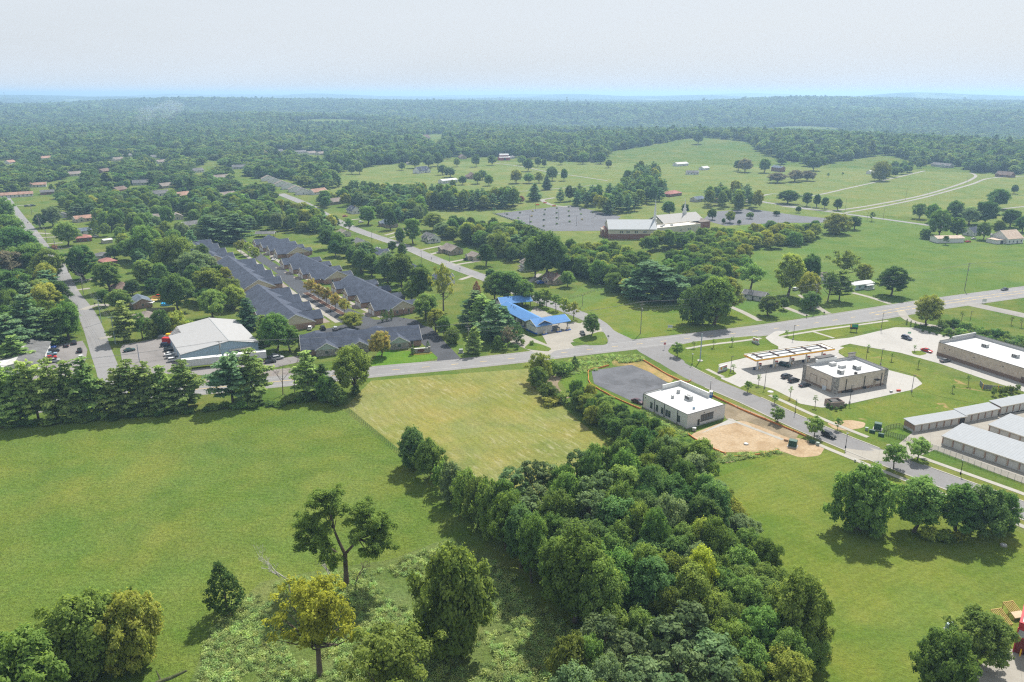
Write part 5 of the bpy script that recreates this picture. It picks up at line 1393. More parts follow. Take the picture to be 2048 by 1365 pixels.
for a, b, c in CLEAR:
 if math.hypot(a, b) > 640: keep &= ((X1 - a) ** 2 + (Y1 - b) ** 2) > (c + 2) ** 2
# yards and gaps among the houses of the left suburb
gapn = np.sin(X1 / 37.0 + 1) * np.sin(Y1 / 61.0 + 2) + 0.5 * np.sin(X1 / 17.0 + Y1 / 29.0)
keep &= ~((gapn > 0.62) & (Vv > 300) & (U < 660))
# meadows far off on the right and left
gap2 = np.sin(X1 / 300.0 + 4) * np.sin(Y1 / 210.0 + 1) + 0.4 * np.sin(X1 / 120.0)
keep &= ~((gap2 > 0.97) & (Vv < 280))
X1, Y1 = X1[keep], Y1[keep]
X = np.concatenate([X1, X2]); Y = np.concatenate([Y1, Y2])
n1 = len(X1); n = len(X)
Z = terrain(X, Y)
g = np.where(np.arange(n) < n1,1.0,1.75)
q_ = np.clip(np.exp(rg.normal(0.10,0.32, n)), 0.6,2.1); sc_xy = g * q_; sc_z = np.sqrt(q_) * np.where(np.arange(n) < n1, rg.uniform(0.65,1.05, n), rg.uniform(0.8,1.25, n))
tone = np.sin(X / 83 + 1.7 * np.sin(Y / 140)) * np.sin(Y / 97 + 1) * 0.5 + rg.normal(0,0.55, n)
sc_z *= np.where((np.concatenate([U[keep], np.zeros(n - n1)]) < 670) & (np.concatenate([Vv[keep], np.zeros(n - n1)]) > 300), 0.72,1.0)
idx = rg.choice([0,1,2,0,1,2,0,1,0,1,2,0,1,3], n) * 3 + np.where(tone > 0.42,1, np.where(tone < -0.35,2,0))
fw = point_instances('far_woodland', np.stack([X, Y, Z], -1), np.stack([sc_xy, sc_xy, sc_z], -1), rg.uniform(0,6.28, n), idx.astype(np.int32), SRC)
tag(fw, 'unbroken green woodland covering the land to the horizon', 'woodland', None, 'stuff')
# the belts and yards beyond the trees one can tell apart: crowns repeated from the standing trees of the same kind and colour
srcs, key = [], {}
for t in [o for o in bpy.data.objects if o.type == 'EMPTY' and o.name.split('.')[0] in ('broadleaf_tree', 'bushy_tree', 'pine_tree')]:
 for c in t.children:
  if c.name.startswith('crown'):
   kx = (c.data.name, c.material_slots[0].material.name)
   if kx not in key: key[kx] = len(srcs); srcs.append(c)
mp_, ms_, mi_ = [], [], []
for (_, k, p, H, W, c, z, g_) in MASS:
 (tm, cm), h0, r0 = PROTO[k]
 kx = (cm.name, F[c].name)
 if kx not in key:
  kx = [q for q in key if q[0] == cm.name][0]
 mp_.append((p.x, p.y, 0)); ms_.append((W / 2 / r0, W / 2 / r0, H / h0)); mi_.append(key[kx])
if mp_:
 gv = point_instances('tree_belts', mp_, ms_, rg.uniform(0,6.28, len(mp_)), np.array(mi_, np.int32), srcs)
 tag(gv, 'massed trees of the far yards and belts', 'woodland', None, 'stuff')
print('mass', len(MASS), 'sources', len(srcs))
# weeds: two tuft models stand as real plants, the rest repeat them
def tuft_mesh(seed, n=70, h=0.9, w=0.7):
 rng = np.random.default_rng(seed)
 P = np.stack([rng.normal(0, w * 0.5, n), rng.normal(0, w * 0.5, n), h * rng.random(n) ** 0.8], -1)
 N = rng.normal(size=(n, 3)) * 0.45 + np.array([0,0.15,1.0])
 return leaves('foliage', P, N, 0.13 + 0.10 * rng.random(n), seed, rng.random(n))
WEED = foliage('weed leaves', (0.080,0.120,0.030),(0.170,0.210,0.078), 0.42,0.03,0.4)
GRASSM = foliage('tall grass', (0.085,0.140,0.024),(0.140,0.185,0.040), 0.5,0.02,0.25)
WS = []
for i, (x, y, m_, lb) in enumerate(((520,1240, WEED, 'pale leafy weed beside the cedar shadow'),(560,1300, WEED, 'pale leafy weed left of the golden tree'))):
 p = G(x, y)
 t = empty('weed_plant', (p.x, p.y, 0), 0, lb, 'weed')
 o_ = link('foliage', tuft_mesh(200 + i, 80,0.9,0.8), t, m_)
 WS.append(o_)
def poly_points(poly, n, seed):
 rng = np.random.default_rng(seed)
 pts = [G(a, b) for a, b in poly]
 x0, x1 = min(p.x for p in pts), max(p.x for p in pts); y0, y1 = min(p.y for p in pts), max(p.y for p in pts)
 out = []
 while len(out) < n:
  x, y = rng.uniform(x0, x1), rng.uniform(y0, y1)
  if inside(pts, x, y): out.append((x, y, 0))
 return np.array(out)
WP = [poly_points([(380,1400),(430,1240),(520,1170),(640,1150),(760,1140),(900,1085),(1000,1130),(1180,1290),(1120,1400),(900,1450),(500,1450)], 9000,1)]
dens = WP[0]
kk = np.sin(dens[:, 0] / 5.1) * np.sin(dens[:, 1] / 6.3) + 0.6 * np.sin(dens[:, 0] / 2.3 + dens[:, 1] / 3.1)
dens = dens[kk + np.random.default_rng(4).normal(0,0.55, len(dens)) > 0.0]
WP = [dens, poly_points([(1060,740),(1180,715),(1240,710),(1200,740),(1120,755)], 420,2), poly_points([(1230,715),(1280,712),(1290,722),(1240,728)], 300,3),
  poly_points([(1285,820),(1370,862),(1378,868),(1368,874),(1280,830)], 320,4), poly_points([(1420,905),(1470,912),(1560,900),(1565,908),(1470,922),(1420,935)], 160,5)]
P = np.concatenate(WP)
n = len(P); s_ = rg.uniform(0.4,1.0, n)
wd = point_instances('weeds', P, np.stack([s_, s_, s_ * rg.uniform(0.7,1.4, n)], -1), rg.uniform(0,6.28, n), rg.integers(0,2, n).astype(np.int32), WS[:2])
tag(wd, 'pale green tangle of weeds in the rough pasture corner', 'weeds', None, 'stuff')
# ================================================================== BUILDINGS
WIN = plain('window glass', (0.045,0.055,0.065), 0.12, var=0, spec=0.6)
W_WHITE = plain('white paint', (0.62,0.62,0.60), 0.6, var=0.04)
W_CREAM = plain('cream siding', (0.50,0.46,0.38), 0.7, var=0.05)
W_BEIGE = plain('beige siding', (0.50,0.43,0.335), 0.75, var=0.05)
W_TAN = plain('tan stucco', (0.37,0.30,0.225), 0.8, var=0.06)
W_GREY = plain('grey siding', (0.42,0.42,0.41), 0.7, var=0.05)
W_BLUE = plain('pale blue metal', (0.30,0.40,0.50), 0.5, var=0.05)
TRIM = plain('white trim', (0.60,0.59,0.56), 0.6, var=0.03)
DARK = plain('dark bronze', (0.035,0.033,0.032), 0.5, var=0.1)
GALV = plain('galvanised metal', (0.36,0.37,0.37), 0.45, metal=0.3, var=0.12)
BRICK_R = brick('red brick', (0.20,0.085,0.062),(0.25,0.11,0.08),(0.30,0.26,0.22))
BRICK_B = brick('brown brick', (0.27,0.16,0.115),(0.34,0.21,0.155),(0.40,0.34,0.29))
BRICK_T = brick('tan brick', (0.53,0.45,0.36),(0.58,0.50,0.41),(0.54,0.48,0.41), 2.0)
BRICK_G = brick('beige brick', (0.30,0.245,0.19),(0.35,0.29,0.225),(0.34,0.30,0.26))
STONE = brick('field stone', (0.17,0.16,0.15),(0.27,0.25,0.225),(0.38,0.36,0.32), 2.6, True)
BLOCK = brick('split-face block', (0.54,0.45,0.36),(0.46,0.37,0.29),(0.58,0.50,0.42), 0.8)
SH_DK = shingle('charcoal shingles', (0.058,0.068,0.094))
SH_GY = shingle('grey shingles', (0.125,0.125,0.125))
SH_BR = shingle('brown shingles', (0.145,0.105,0.085))
SH_OR = shingle('faded orange shingles', (0.29,0.180,0.135))
SH_RD = shingle('red shingles', (0.29,0.135,0.115))
SH_TP = shingle('taupe shingles', (0.20,0.17,0.15))
SH_BL = shingle('slate blue shingles', (0.105,0.130,0.165))
R_WHITE = plain('white membrane roof', (0.47,0.47,0.465), 0.8, var=0.06, scale=0.25)
R_METAL = ribbed('white metal roof', (0.275,0.29,0.305), 0.9,0,0.16)
R_BLUE = ribbed('blue metal roof', (0.085,0.205,0.43), 0.55,0,0.35)
R_WARE = ribbed('weathered metal roof', (0.30,0.30,0.30), 1.2,1,0.08)
R_RUST = ribbed('rusty tin roof', (0.42,0.33,0.26), 0.8,0,0.2, var=0.25)
SIDING = ribbed('white board siding', (0.55,0.55,0.54), 0.25,2,0.18)
METALW = ribbed('light grey metal wall', (0.62,0.61,0.61), 0.45,0,0.16)
METALW2 = ribbed('light grey metal wall end', (0.56,0.54,0.53), 0.45,1,0.20)
DOORW = ribbed('white sectional door', (0.60,0.60,0.58), 0.55,2,0.14)
DOORC = ribbed('cream roll-up door', (0.50,0.49,0.455), 0.35,2,0.10)
def frame_from(A, B, z=0.0):
 """left-hand frame of a front edge A -> B (pixels): origin A, length, heading"""
 a, b = G(A[0], A[1], z), G(B[0], B[1], z)
 a.z = b.z = 0
 d = b - a
 return a, d.length, math.atan2(d.y, d.x)
class House:
 """a building in its own frame: x along the front from 0 to L, y from the front 0 to the back D"""
 def __init__(s, name, label, a, L, D, yaw, cat='house', group=None):
  s.L, s.D = L, D
  s.o = empty(name, (a.x, a.y, float(terrain(a.x, a.y))), yaw, label, cat, group)
 def part(s, name, mb, mat, parent=None):
  return mb.build(name, mat, parent or s.o)
 def walls(s, mat, h, x0=None, x1=None, y0=None, y1=None, rise=0, axis='x', z0=0.0, name='wall'):
  x0 = 0 if x0 is None else x0; x1 = s.L if x1 is None else x1; y0 = 0 if y0 is None else y0; y1 = s.D if y1 is None else y1
  mb = MB()
  if rise == 0: mb.box(x0, x1, y0, y1, z0 - 0.2 if z0 == 0 else z0, h)
  else:
   b = z0 - 0.2 if z0 == 0 else z0
   if axis == 'x':
    ym = (y0 + y1) / 2
    mb.add([(x0,y0,b),(x1,y0,b),(x1,y1,b),(x0,y1,b),(x0,y0,h),(x1,y0,h),(x1,y1,h),(x0,y1,h),(x0,ym,h+rise),(x1,ym,h+rise)],
      [(0,3,2,1),(0,1,5,4),(2,3,7,6),(1,2,6,9,5),(3,0,4,8,7),(4,5,9,8),(6,7,8,9)])
   else:
    xm = (x0 + x1) / 2
    mb.add([(x0,y0,b),(x1,y0,b),(x1,y1,b),(x0,y1,b),(x0,y0,h),(x1,y0,h),(x1,y1,h),(x0,y1,h),(xm,y0,h+rise),(xm,y1,h+rise)],
      [(0,3,2,1),(0,1,5,8,4),(2,3,7,9,6),(1,2,6,5),(3,0,4,7),(5,6,9,8),(7,4,8,9)])
  return s.part(name, mb, mat)
 def gable(s, mat, h, rise, x0=None, x1=None, y0=None, y1=None, axis='x', over=0.5, end=0.35, th=0.22, name='roof', parent=None):
  x0 = 0 if x0 is None else x0; x1 = s.L if x1 is None else x1; y0 = 0 if y0 is None else y0; y1 = s.D if y1 is None else y1
  lift = 0.10
  if axis == 'x': a0, a1, b0, b1 = x0, x1, y0, y1
  else: a0, a1, b0, b1 = y0, y1, x0, x1
  k = rise / ((b1 - b0) / 2)
  bm = (b0 + b1) / 2
  sec = [(b0 - over, h - over * k),(bm, h + rise),(b1 + over, h - over * k),(b1 + over, h - over * k + th),(bm, h + rise + th),(b0 - over, h - over * k + th)]
  sec = [(p, q + lift) for p, q in sec]
  e0, e1 = a0 - end, a1 + end
  vs_ = []
  for e in (e0, e1):
   for p, q in sec: vs_.append((e, p, q) if axis == 'x' else (p, e, q))
  fs = [(0,1,2,3,4,5),(11,10,9,8,7,6)] + [(i, i + 6, (i + 1) % 6 + 6, (i + 1) % 6) for i in range(6)]
  if axis != 'x': fs = [tuple(reversed(f)) for f in fs]
  r = s.part(name, MB().add(vs_, fs), mat, parent)
  # pale rake and eave boards
  mb = MB()
  w = 0.16
  for e in (e0 - 0.04, e1 - 0.04):
   for (p0, q0),(p1, q1) in ((sec[0], sec[1]),(sec[1], sec[2])):
    pts = [(e, p0, q0 - 0.08),(e, p1, q1 - 0.08),(e, p1, q1 + th + 0.02),(e, p0, q0 + th + 0.02),(e + 0.08, p0, q0 - 0.08),(e + 0.08, p1, q1 - 0.08),(e + 0.08, p1, q1 + th + 0.02),(e + 0.08, p0, q0 + th + 0.02)]
    if axis != 'x': pts = [(p, a, z) for a, p, z in pts]
    mb.add(pts, [(0,1,2,3),(7,6,5,4),(0,4,5,1),(1,5,6,2),(2,6,7,3),(3,7,4,0)])
  mb.build('rake_board', TRIM, r)
  return r
 def hip(s, mat, h, rise, x0=None, x1=None, y0=None, y1=None, over=0.5, name='roof', parent=None):
  x0 = -over if x0 is None else x0 - over; x1 = s.L + over if x1 is None else x1 + over; y0 = -over if y0 is None else y0 - over; y1 = s.D + over if y1 is None else y1 + over
  h = h + 0.05
  w = min(x1 - x0, y1 - y0) / 2
  if x1 - x0 >= y1 - y0: r0, r1 = (x0 + w, (y0 + y1) / 2),(x1 - w, (y0 + y1) / 2)
  else: r0, r1 = ((x0 + x1) / 2, y0 + w),((x0 + x1) / 2, y1 - w)
  v = [(x0,y0,h),(x1,y0,h),(x1,y1,h),(x0,y1,h),(x0,y0,h+.2),(x1,y0,h+.2),(x1,y1,h+.2),(x0,y1,h+.2),(*r0,h+rise),(*r1,h+rise)]
  if x1 - x0 >= y1 - y0: f = [(4,5,9,8),(5,6,9),(6,7,8,9),(7,4,8)]
  else: f = [(4,5,8),(5,6,9,8),(6,7,9),(7,4,8,9)]
  return s.part(name, MB().add(v, f + [(0,3,2,1),(0,1,5,4),(1,2,6,5),(2,3,7,6),(3,0,4,7)]), mat, parent)
 def flat(s, mat, h, par=0.5, pmat=None, x0=0.0, x1=None, y0=0.0, y1=None, t=0.3, sides='fblr', name='roof', hi=None, slab=True):
  """flat roof behind parapets of height par (hi: other heights for some sides)"""
  x1 = s.L if x1 is None else x1; y1 = s.D if y1 is None else y1
  r = s.part(name, MB().box(x0 + t * .5, x1 - t * .5, y0 + t * .5, y1 - t * .5, h - 0.3, h + 0.02), mat) if slab else None
  for sd in sides:
   p = (hi or {}).get(sd, par)
   mb = MB()
   if sd == 'f': mb.box(x0 - .004, x1 + .004, y0 - .004, y0 + t, h - .32, h + p)
   if sd == 'b': mb.box(x0 - .004, x1 + .004, y1 - t, y1 + .004, h - .32, h + p)
   if sd == 'l': mb.box(x0 - .006, x0 + t, y0 + t, y1 - t, h - .32, h + p - .006)
   if sd == 'r': mb.box(x1 - t, x1 + .006, y0 + t, y1 - t, h - .32, h + p - .006)
   pp = mb.build('parapet', pmat or mat, s.o)
   m2 = MB()
   if sd == 'f': m2.box(x0 - .06, x1 + .06, y0 - .06, y0 + t + .03, h + p, h + p + .1)
   if sd == 'b': m2.box(x0 - .06, x1 + .06, y1 - t - .03, y1 + .06, h + p, h + p + .1)
   if sd == 'l': m2.box(x0 - .06, x0 + t + .03, y0 + t + .03, y1 - t - .03, h + p - .006, h + p + .09)
   if sd == 'r': m2.box(x1 - t - .03, x1 + .06, y0 + t + .03, y1 - t - .03, h + p - .006, h + p + .09)
   m2.build('coping', s.coping if hasattr(s, 'coping') else pmat or mat, pp)
  return r
 def opening(s, side, u, z0, w, h, mat=None, name='window', frame=0.10, fm=None, x0=0.0, x1=None, y0=0.0, y1=None, pane='pane', out=0.05):
  """a framed opening on one side (f, b, l, r), centred u along that side"""
  x1 = s.L if x1 is None else x1; y1 = s.D if y1 is None else y1
  def bx(a0, a1, c0, c1, o0, o1):
   mb = MB()
   if side == 'f': mb.box(a0, a1, y0 - o1, y0 - o0, c0, c1)
   if side == 'b': mb.box(a0, a1, y1 + o0, y1 + o1, c0, c1)
   if side == 'l': mb.box(x0 - o1, x0 - o0, a0, a1, c0, c1)
   if side == 'r': mb.box(x1 + o0, x1 + o1, a0, a1, c0, c1)
   return mb
  f = bx(u - w/2 - frame, u + w/2 + frame, z0 - frame, z0 + h + frame, -0.05, out).build(name, fm or TRIM, s.o)
  bx(u - w/2, u + w/2, z0, z0 + h, -0.02, out + 0.03).build(pane, mat or WIN, f)
  return f
 def windows(s, side, us, z0=1.0, w=1.0, h=1.3, **k):
  for u in us: s.opening(side, u, z0, w, h, **k)
 def box(s, name, x0, x1, y0, y1, z0, z1, mat, parent=None):
  return MB().box(x0, x1, y0, y1, z0, z1).build(name, mat, parent or s.o)
def simple_house(px_c, L, D, yaw_px, wall, roof, label, name='house', eave=2.7, rise=None, hip=False, garage=None, dormers=0, porch=False, chimney=False, win=True, cat='house', group=None, wing=None):
 """an ordinary house whose footprint centre shows at px_c; the front runs along the direction of yaw_px"""
 c = G(*px_c)
 a, b = G(*yaw_px[0]), G(*yaw_px[1])
 yaw = math.atan2(b.y - a.y, b.x - a.x)
 ex, ey = Vector((math.cos(yaw), math.sin(yaw), 0)), Vector((-math.sin(yaw), math.cos(yaw), 0))
 o = c - ex * L / 2 - ey * D / 2
 h = House(name, label, o, L, D, yaw, cat, group)
 rise = rise if rise is not None else D * 0.24
 if hip:
  h.walls(wall, eave); h.hip(roof, eave, rise)
 else:
  h.walls(wall, eave, rise=rise); h.gable(roof, eave, rise)
 if win:
  n = max(2, int(L / 3.6))
  us = [L * (i + 0.5) / n for i in range(n)]
  dr = n // 2
  for i, u in enumerate(us):
   if garage == 'f' and i >= n - 2: continue
   if i == dr: h.opening('f', u, 0.05,1.0,2.05, mat=DARK, name='door', pane='door_leaf')
   else: h.opening('f', u, 0.95,1.1,1.3)
  h.windows('b', us[::2], 1.0,1.1,1.2)
  h.windows('r', [D * 0.32, D * 0.68], 1.0,1.0,1.2)
  h.windows('l', [D * 0.5], 1.0,1.0,1.2)
 if garage == 'f':
  h.opening('f', L - 3.0,0.02,4.6,2.15, mat=DOORW, name='garage_door', pane='door_panel')
 if wing:   # a cross gable reaching forward: (u, width, projection)
  u, w, p = wing
  h.walls(wall, eave - 0.01, u - w/2, u + w/2, -p, 0.6, rise=w * 0.26, axis='y', name='wing_wall')
  h.gable(roof, eave - 0.01, w * 0.26, u - w/2, u + w/2, -p, D * 0.45, axis='y', name='wing_roof')
  if garage == 'w': h.opening('f', u, 0.02, w * 0.66,2.15, mat=DOORW, name='garage_door', pane='door_panel', y0=-p)
  else: h.opening('f', u, 0.95,1.5,1.3, y0=-p)
 for i in range(dormers):
  u = L * (i + 0.5) / dormers
  d = h.walls(wall, eave + rise * 0.62, u - 0.8, u + 0.8, D * 0.10, D * 0.40, rise=0.55, axis='y', z0=eave, name='dormer')
  r = h.gable(roof, eave + rise * 0.62,0.55, u - 0.8, u + 0.8, D * 0.10, D * 0.44, axis='y', over=0.2, end=0.2, th=0.1, name='dormer_roof')
  h.opening('f', u, eave + 0.35,0.8,0.85, y0=D * 0.10)
 if porch:
  h.box('porch_floor', L * 0.2, L * 0.8,-2.0,-0.05,-0.1,0.35, W_WHITE)
  h.box('porch_roof', L * 0.18, L * 0.82,-2.2,-0.05,2.45,2.6, roof)
  for q in range(4): h.box('porch_post', L * (0.21 + 0.19 * q), L * (0.21 + 0.19 * q) + 0.14,-1.95,-1.81,0.35,2.45, W_WHITE)
 if chimney:
  h.box('chimney', L * 0.72, L * 0.72 + 0.8, D * 0.42, D * 0.42 + 0.8, eave, eave + rise + 1.0, BRICK_R)
 return h
MIDST = ((726,465),(924,540))
MIDST_B = ((924,540),(726,465))
for args in (
 ((904,506), 15,9.5, MIDST, BRICK_G, SH_TP, 'beige brick house with a blue garage door on the middle street', dict(rise=2.9, wing=(2.6,5.5,2.2))),
 ((862,483), 15,8.5, MIDST, W_WHITE, SH_GY, 'white house with a row of dormers on the middle street', dict(rise=3.2, dormers=3, wing=(13.2,4.2,1.2))),
 ((951,519), 9,7.5, MIDST, W_BEIGE, SH_TP, 'small beige house half hidden by the dark cone-shaped tree', dict(wing=(3,4.5,2))),
 ((778,453), 17,9, MIDST, BRICK_G, SH_BL, 'low brick house with a slate blue roof on the middle street', dict(wing=(4,5,2))),
 ((708,426), 14,9, MIDST, W_WHITE, SH_DK, 'white house with dormers and a chimney at the far end of the middle street', dict(rise=3.3, dormers=2, chimney=True)),
 ((722,492), 14,9, MIDST_B, W_WHITE, SH_GY, 'white house with a streaky grey roof behind the right duplex row', dict()),
 ((688,472), 10,8, MIDST_B, W_CREAM, SH_TP, 'small cream house beside the middle street, left of the white gabled one', dict()),
 ((762,513), 14,8.5, MIDST_B, W_WHITE, SH_DK, 'white house with a dark roof and a pickup truck beside it', dict(wing=(10,5,2))),
 ((829,545), 10,8, MIDST_B, W_WHITE, SH_DK, 'white house with a dark roof half hidden between trees', dict()),
 ((886,565), 13,9, MIDST_B, W_WHITE, SH_DK, 'white house behind the tall see-through tree on the middle street', dict(wing=(9,5,2.5))),
 ((1108,565), 12,9, ((1087,558),(1130,572)), W_TAN, SH_BR, 'tan house with a brown roof beside the huge dark tree', dict(rise=2.6, wing=(7.5,5,2.2), chimney=True)),
 ((1056,540), 8,8, ((1040,540),(1060,552)), W_WHITE, SH_TP, 'white house with a porch stair peeking out left of the huge dark tree', dict(eave=4.6, dormers=2, porch=True)),
 ((172,442), 19,9, ((154,448),(190,444)), W_CREAM, SH_OR, 'cream house with an orange roof right of the west street', dict(wing=(4,6,1.5))),
 ((34,394), 30,9, ((7,398),(57,395)), W_WHITE, SH_OR, 'long white house with a faded orange roof at the far left', dict()),
 ((49,375), 13,9, ((57,378),(42,374)), W_WHITE, SH_GY, 'white gabled house at the far left behind the long one', dict()),
 ((76,374), 18,9, ((64,376),(86,375)), W_WHITE, SH_OR, 'white house with a small orange roof at the far left', dict()),
 ((95,389), 13,8, ((86,391),(102,390)), BRICK_R, SH_GY, 'brick house with a grey roof at the far left', dict()),
 ((120,434), 20,9, ((135,444),(108,420)), W_GREY, SH_GY, 'grey house behind the grey-green tree by the west street', dict()),
 ((168,482), 10,9, ((157,486),(180,484)), BRICK_R, SH_RD, 'brick house with a salmon red hip roof right of the west street', dict(hip=True)),
 ((214,486), 6,6, ((206,489),(221,487)), W_CREAM, R_WHITE, 'cream shed with a white roof right of the salmon roofed house', dict(eave=2.3, rise=0.6, win=False, name='shed', cat='shed')),
 ((169,468), 9,8, ((160,470),(178,468)), W_WHITE, SH_BL, 'white house with a slate roof behind the salmon roofed one', dict()),
 ((322,439), 14,9, ((308,443),(335,441)), W_CREAM, SH_TP, 'cream house with a gable, left of a pair beyond the duplexes', dict(wing=(9,5,2))),
 ((352,438), 14,10, ((369,446),(345,430)), W_CREAM, SH_TP, 'cream gabled house, right of a pair beyond the duplexes', dict()),
 ((384,455), 17,10, ((365,460),(402,455)), W_GREY, SH_GY, 'grey roofed house with a dark front beyond the left duplex row', dict(wing=(11,6,3))),
 ((247,583), 14,9, ((225,570),(272,590)), W_BEIGE, SH_BR, 'beige house with a brown hip roof right of the west street', dict(hip=True, rise=2.4)),
 ((282,612), 11,9, ((300,622),(275,598)), BRICK_B, SH_BL, 'brown brick house with a slate roof beside the blue pool', dict(rise=2.2)),
 ((294,642), 10,9, ((276,638),(312,650)), W_GREY, SH_TP, 'house with a taupe hip roof behind the shop trees', dict(hip=True, rise=2.2)),
 ((206,518), 9,8, ((196,512),(214,522)), W_GREY, SH_GY, 'house with a rounded grey roof among trees by the west street', dict(hip=True)),
 ((216,530), 10,8, ((205,525),(226,533)), BRICK_R, SH_RD, 'house with a red roof among trees by the west street', dict(hip=True)),
 ((1395,403), 14,9, ((1382,406),(1410,402)), W_GREY, SH_BL, 'grey roofed house right of the red roofed one', dict()),
 ((1433,405), 11,8, ((1423,407),(1443,403)), W_TAN, SH_BR, 'brown house among the tall trees right of the church', dict()),
 ((1343,392), 22,11, ((1323,397),(1364,391)), BRICK_R, SH_RD, 'brick house with a bright red roof above the church', dict(hip=True, rise=3)),
 ((843,346), 22,12, ((825,351),(860,347)), W_WHITE, SH_DK, 'white farmhouse with black roof and gables in the upper pasture', dict(eave=3.4, rise=5.0, dormers=2, wing=(18,7,2))),
 ((896,366), 24,9, ((876,369),(916,365)), W_WHITE, R_WHITE, 'long white barn with a pale roof in the upper pasture', dict(name='barn', cat='barn', eave=3.4, rise=1.4)),
 ((944,357), 18,11, ((931,350),(955,363)), BRICK_B, SH_BR, 'brown house with stepped gables in the upper pasture', dict(rise=4.5, wing=(10,7,3))),
 ((925,318), 16,11, ((935,321),(918,316)), W_TAN, SH_BR, 'tan gabled house left of the red barn', dict(rise=4)),
 ((848,277), 30,16, ((825,279),(872,276)), W_TAN, SH_BR, 'large house on the far clearing in the woods', dict(rise=7, wing=(12,12,3))),
 ((1556,343), 18,9, ((1541,344),(1567,347)), BRICK_R, SH_BL, 'two-storey brick farmhouse in the dry field', dict(eave=5.4, chimney=True)),
 ((1361,332), 24,10, ((1347,334),(1375,332)), W_WHITE, R_WHITE, 'small white barn at the edge of the upper pasture', dict(name='barn', cat='barn', eave=3.2, rise=2)),
 ((1408,340), 14,9, ((1400,342),(1418,340)), W_WHITE, R_WHITE, 'white outbuilding left of the brick farmhouse', dict(name='outbuilding', cat='building')),
 ((1384,349), 16,9, ((1372,350),(1396,350)), W_WHITE, SH_GY, 'white house below the small white barn', dict()),
 ((1884,337), 30,11, ((1861,338),(1902,342)), W_GREY, SH_GY, 'long grey ranch house beyond the dry field', dict(wing=(22,8,2))),
 ((2010,354), 20,11, ((1994,354),(2026,357)), BRICK_R, SH_BR, 'brick house with gables at the far right', dict(rise=4, wing=(5,7,3))),
 ((2012,342), 12,9, ((2005,344),(2020,342)), W_WHITE, R_WHITE, 'white outbuilding behind the brick house at the far right', dict(name='outbuilding', cat='building')),
 ((1942,470), 12,8, ((1928,474),(1950,469)), W_WHITE, SH_DK, 'white house with a dark roof behind the farmyard trees', dict(rise=3.2)),
 ((90,319), 26,12, ((73,321),(106,319)), W_WHITE, SH_OR, 'white house with a pink roof in the far suburb', dict()),
 ((253,314), 20,11, ((244,316),(262,314)), W_WHITE, SH_GY, 'pale house among far suburb trees, left of two', dict()),
 ((322,327), 18,11, ((312,329),(332,327)), W_WHITE, SH_TP, 'pale house among far suburb trees, right of two', dict()),
 ((600,307), 24,12, ((588,309),(614,307)), W_WHITE, SH_GY, 'first white house in the far row at the wood edge', dict()),
 ((622,309), 20,12, ((612,311),(632,309)), W_WHITE, SH_TP, 'second white house in the far row at the wood edge', dict()),
 ((641,310), 18,12, ((632,312),(650,310)), W_CREAM, SH_TP, 'third house in the far row at the wood edge', dict())):
 simple_house(args[0], args[1], args[2], args[3], args[4], args[5], args[6], **args[7])
for i, (x, y) in enumerate(SUBURB):
 k = i % 6
 simple_house((x, y), 15 + 2 * (i % 4), 10, ((x - 12, y + 1 + i % 3),(x + 12, y - 1 + i % 2)),(W_WHITE, W_CREAM, BRICK_R, W_GREY, W_WHITE, BRICK_G)[k], (SH_GY, SH_TP, SH_BR, SH_GY, SH_OR, SH_TP)[k], f'{ordinal(sorted(SUBURB).index((x, y)))} house from the left among the far suburb trees', rise=3, group='houses of the far suburb')
for i in range(6):     # the far row of narrow town houses
 simple_house((536 + i * 14,362 + i * 5.4), 9,16, ((540 + i * 14,372 + i * 5),(533 + i * 14,366 + i * 5)), W_WHITE, (SH_TP, SH_GY)[i % 2], f'{ordinal(i)} narrow town house from the far end of the row beyond the suburb', eave=3, rise=3.6, garage='f', group='row of narrow town houses')
# red barn with monitor roof
c = G(1010,321); h = House('red_barn', 'red barn with a raised white-roofed middle in the upper pasture', c + Vector((-9,-6,0)), 18,14, R(14), 'barn')
RED = ribbed('red barn boards', (0.36,0.045,0.05), 0.4,0,0.2)
h.walls(RED, 4.6); h.walls(RED, 8.2,1.5,16.5,4,10, rise=2.0, z0=4.4, name='loft_wall')
h.gable(R_WHITE, 8.2,2.0,1.5,16.5,4,10, name='loft_roof')
for (y0, y1, q) in ((-0.6,4.0,0),(10.0,14.6,1)):
 v = [(-.4, y0,4.7 if q == 0 else 6.2),(18.4, y0,4.7 if q == 0 else 6.2),(18.4, y1,6.2 if q == 0 else 4.7),(-.4, y1,6.2 if q == 0 else 4.7)]
 h.part('lean_to_roof', MB().add(v + [(a, b, z + .15) for a, b, z in v], [(0,3,2,1),(4,5,6,7),(0,1,5,4),(1,2,6,5),(2,3,7,6),(3,0,4,7)]), R_WHITE)
h.opening('f', 9,0.1,4,3.4, mat=DARK, name='barn_door', pane='door_leaf'); h.windows('l', [3,7,11], 1.4); h.windows('f', [3.5,14.5], 1.5)
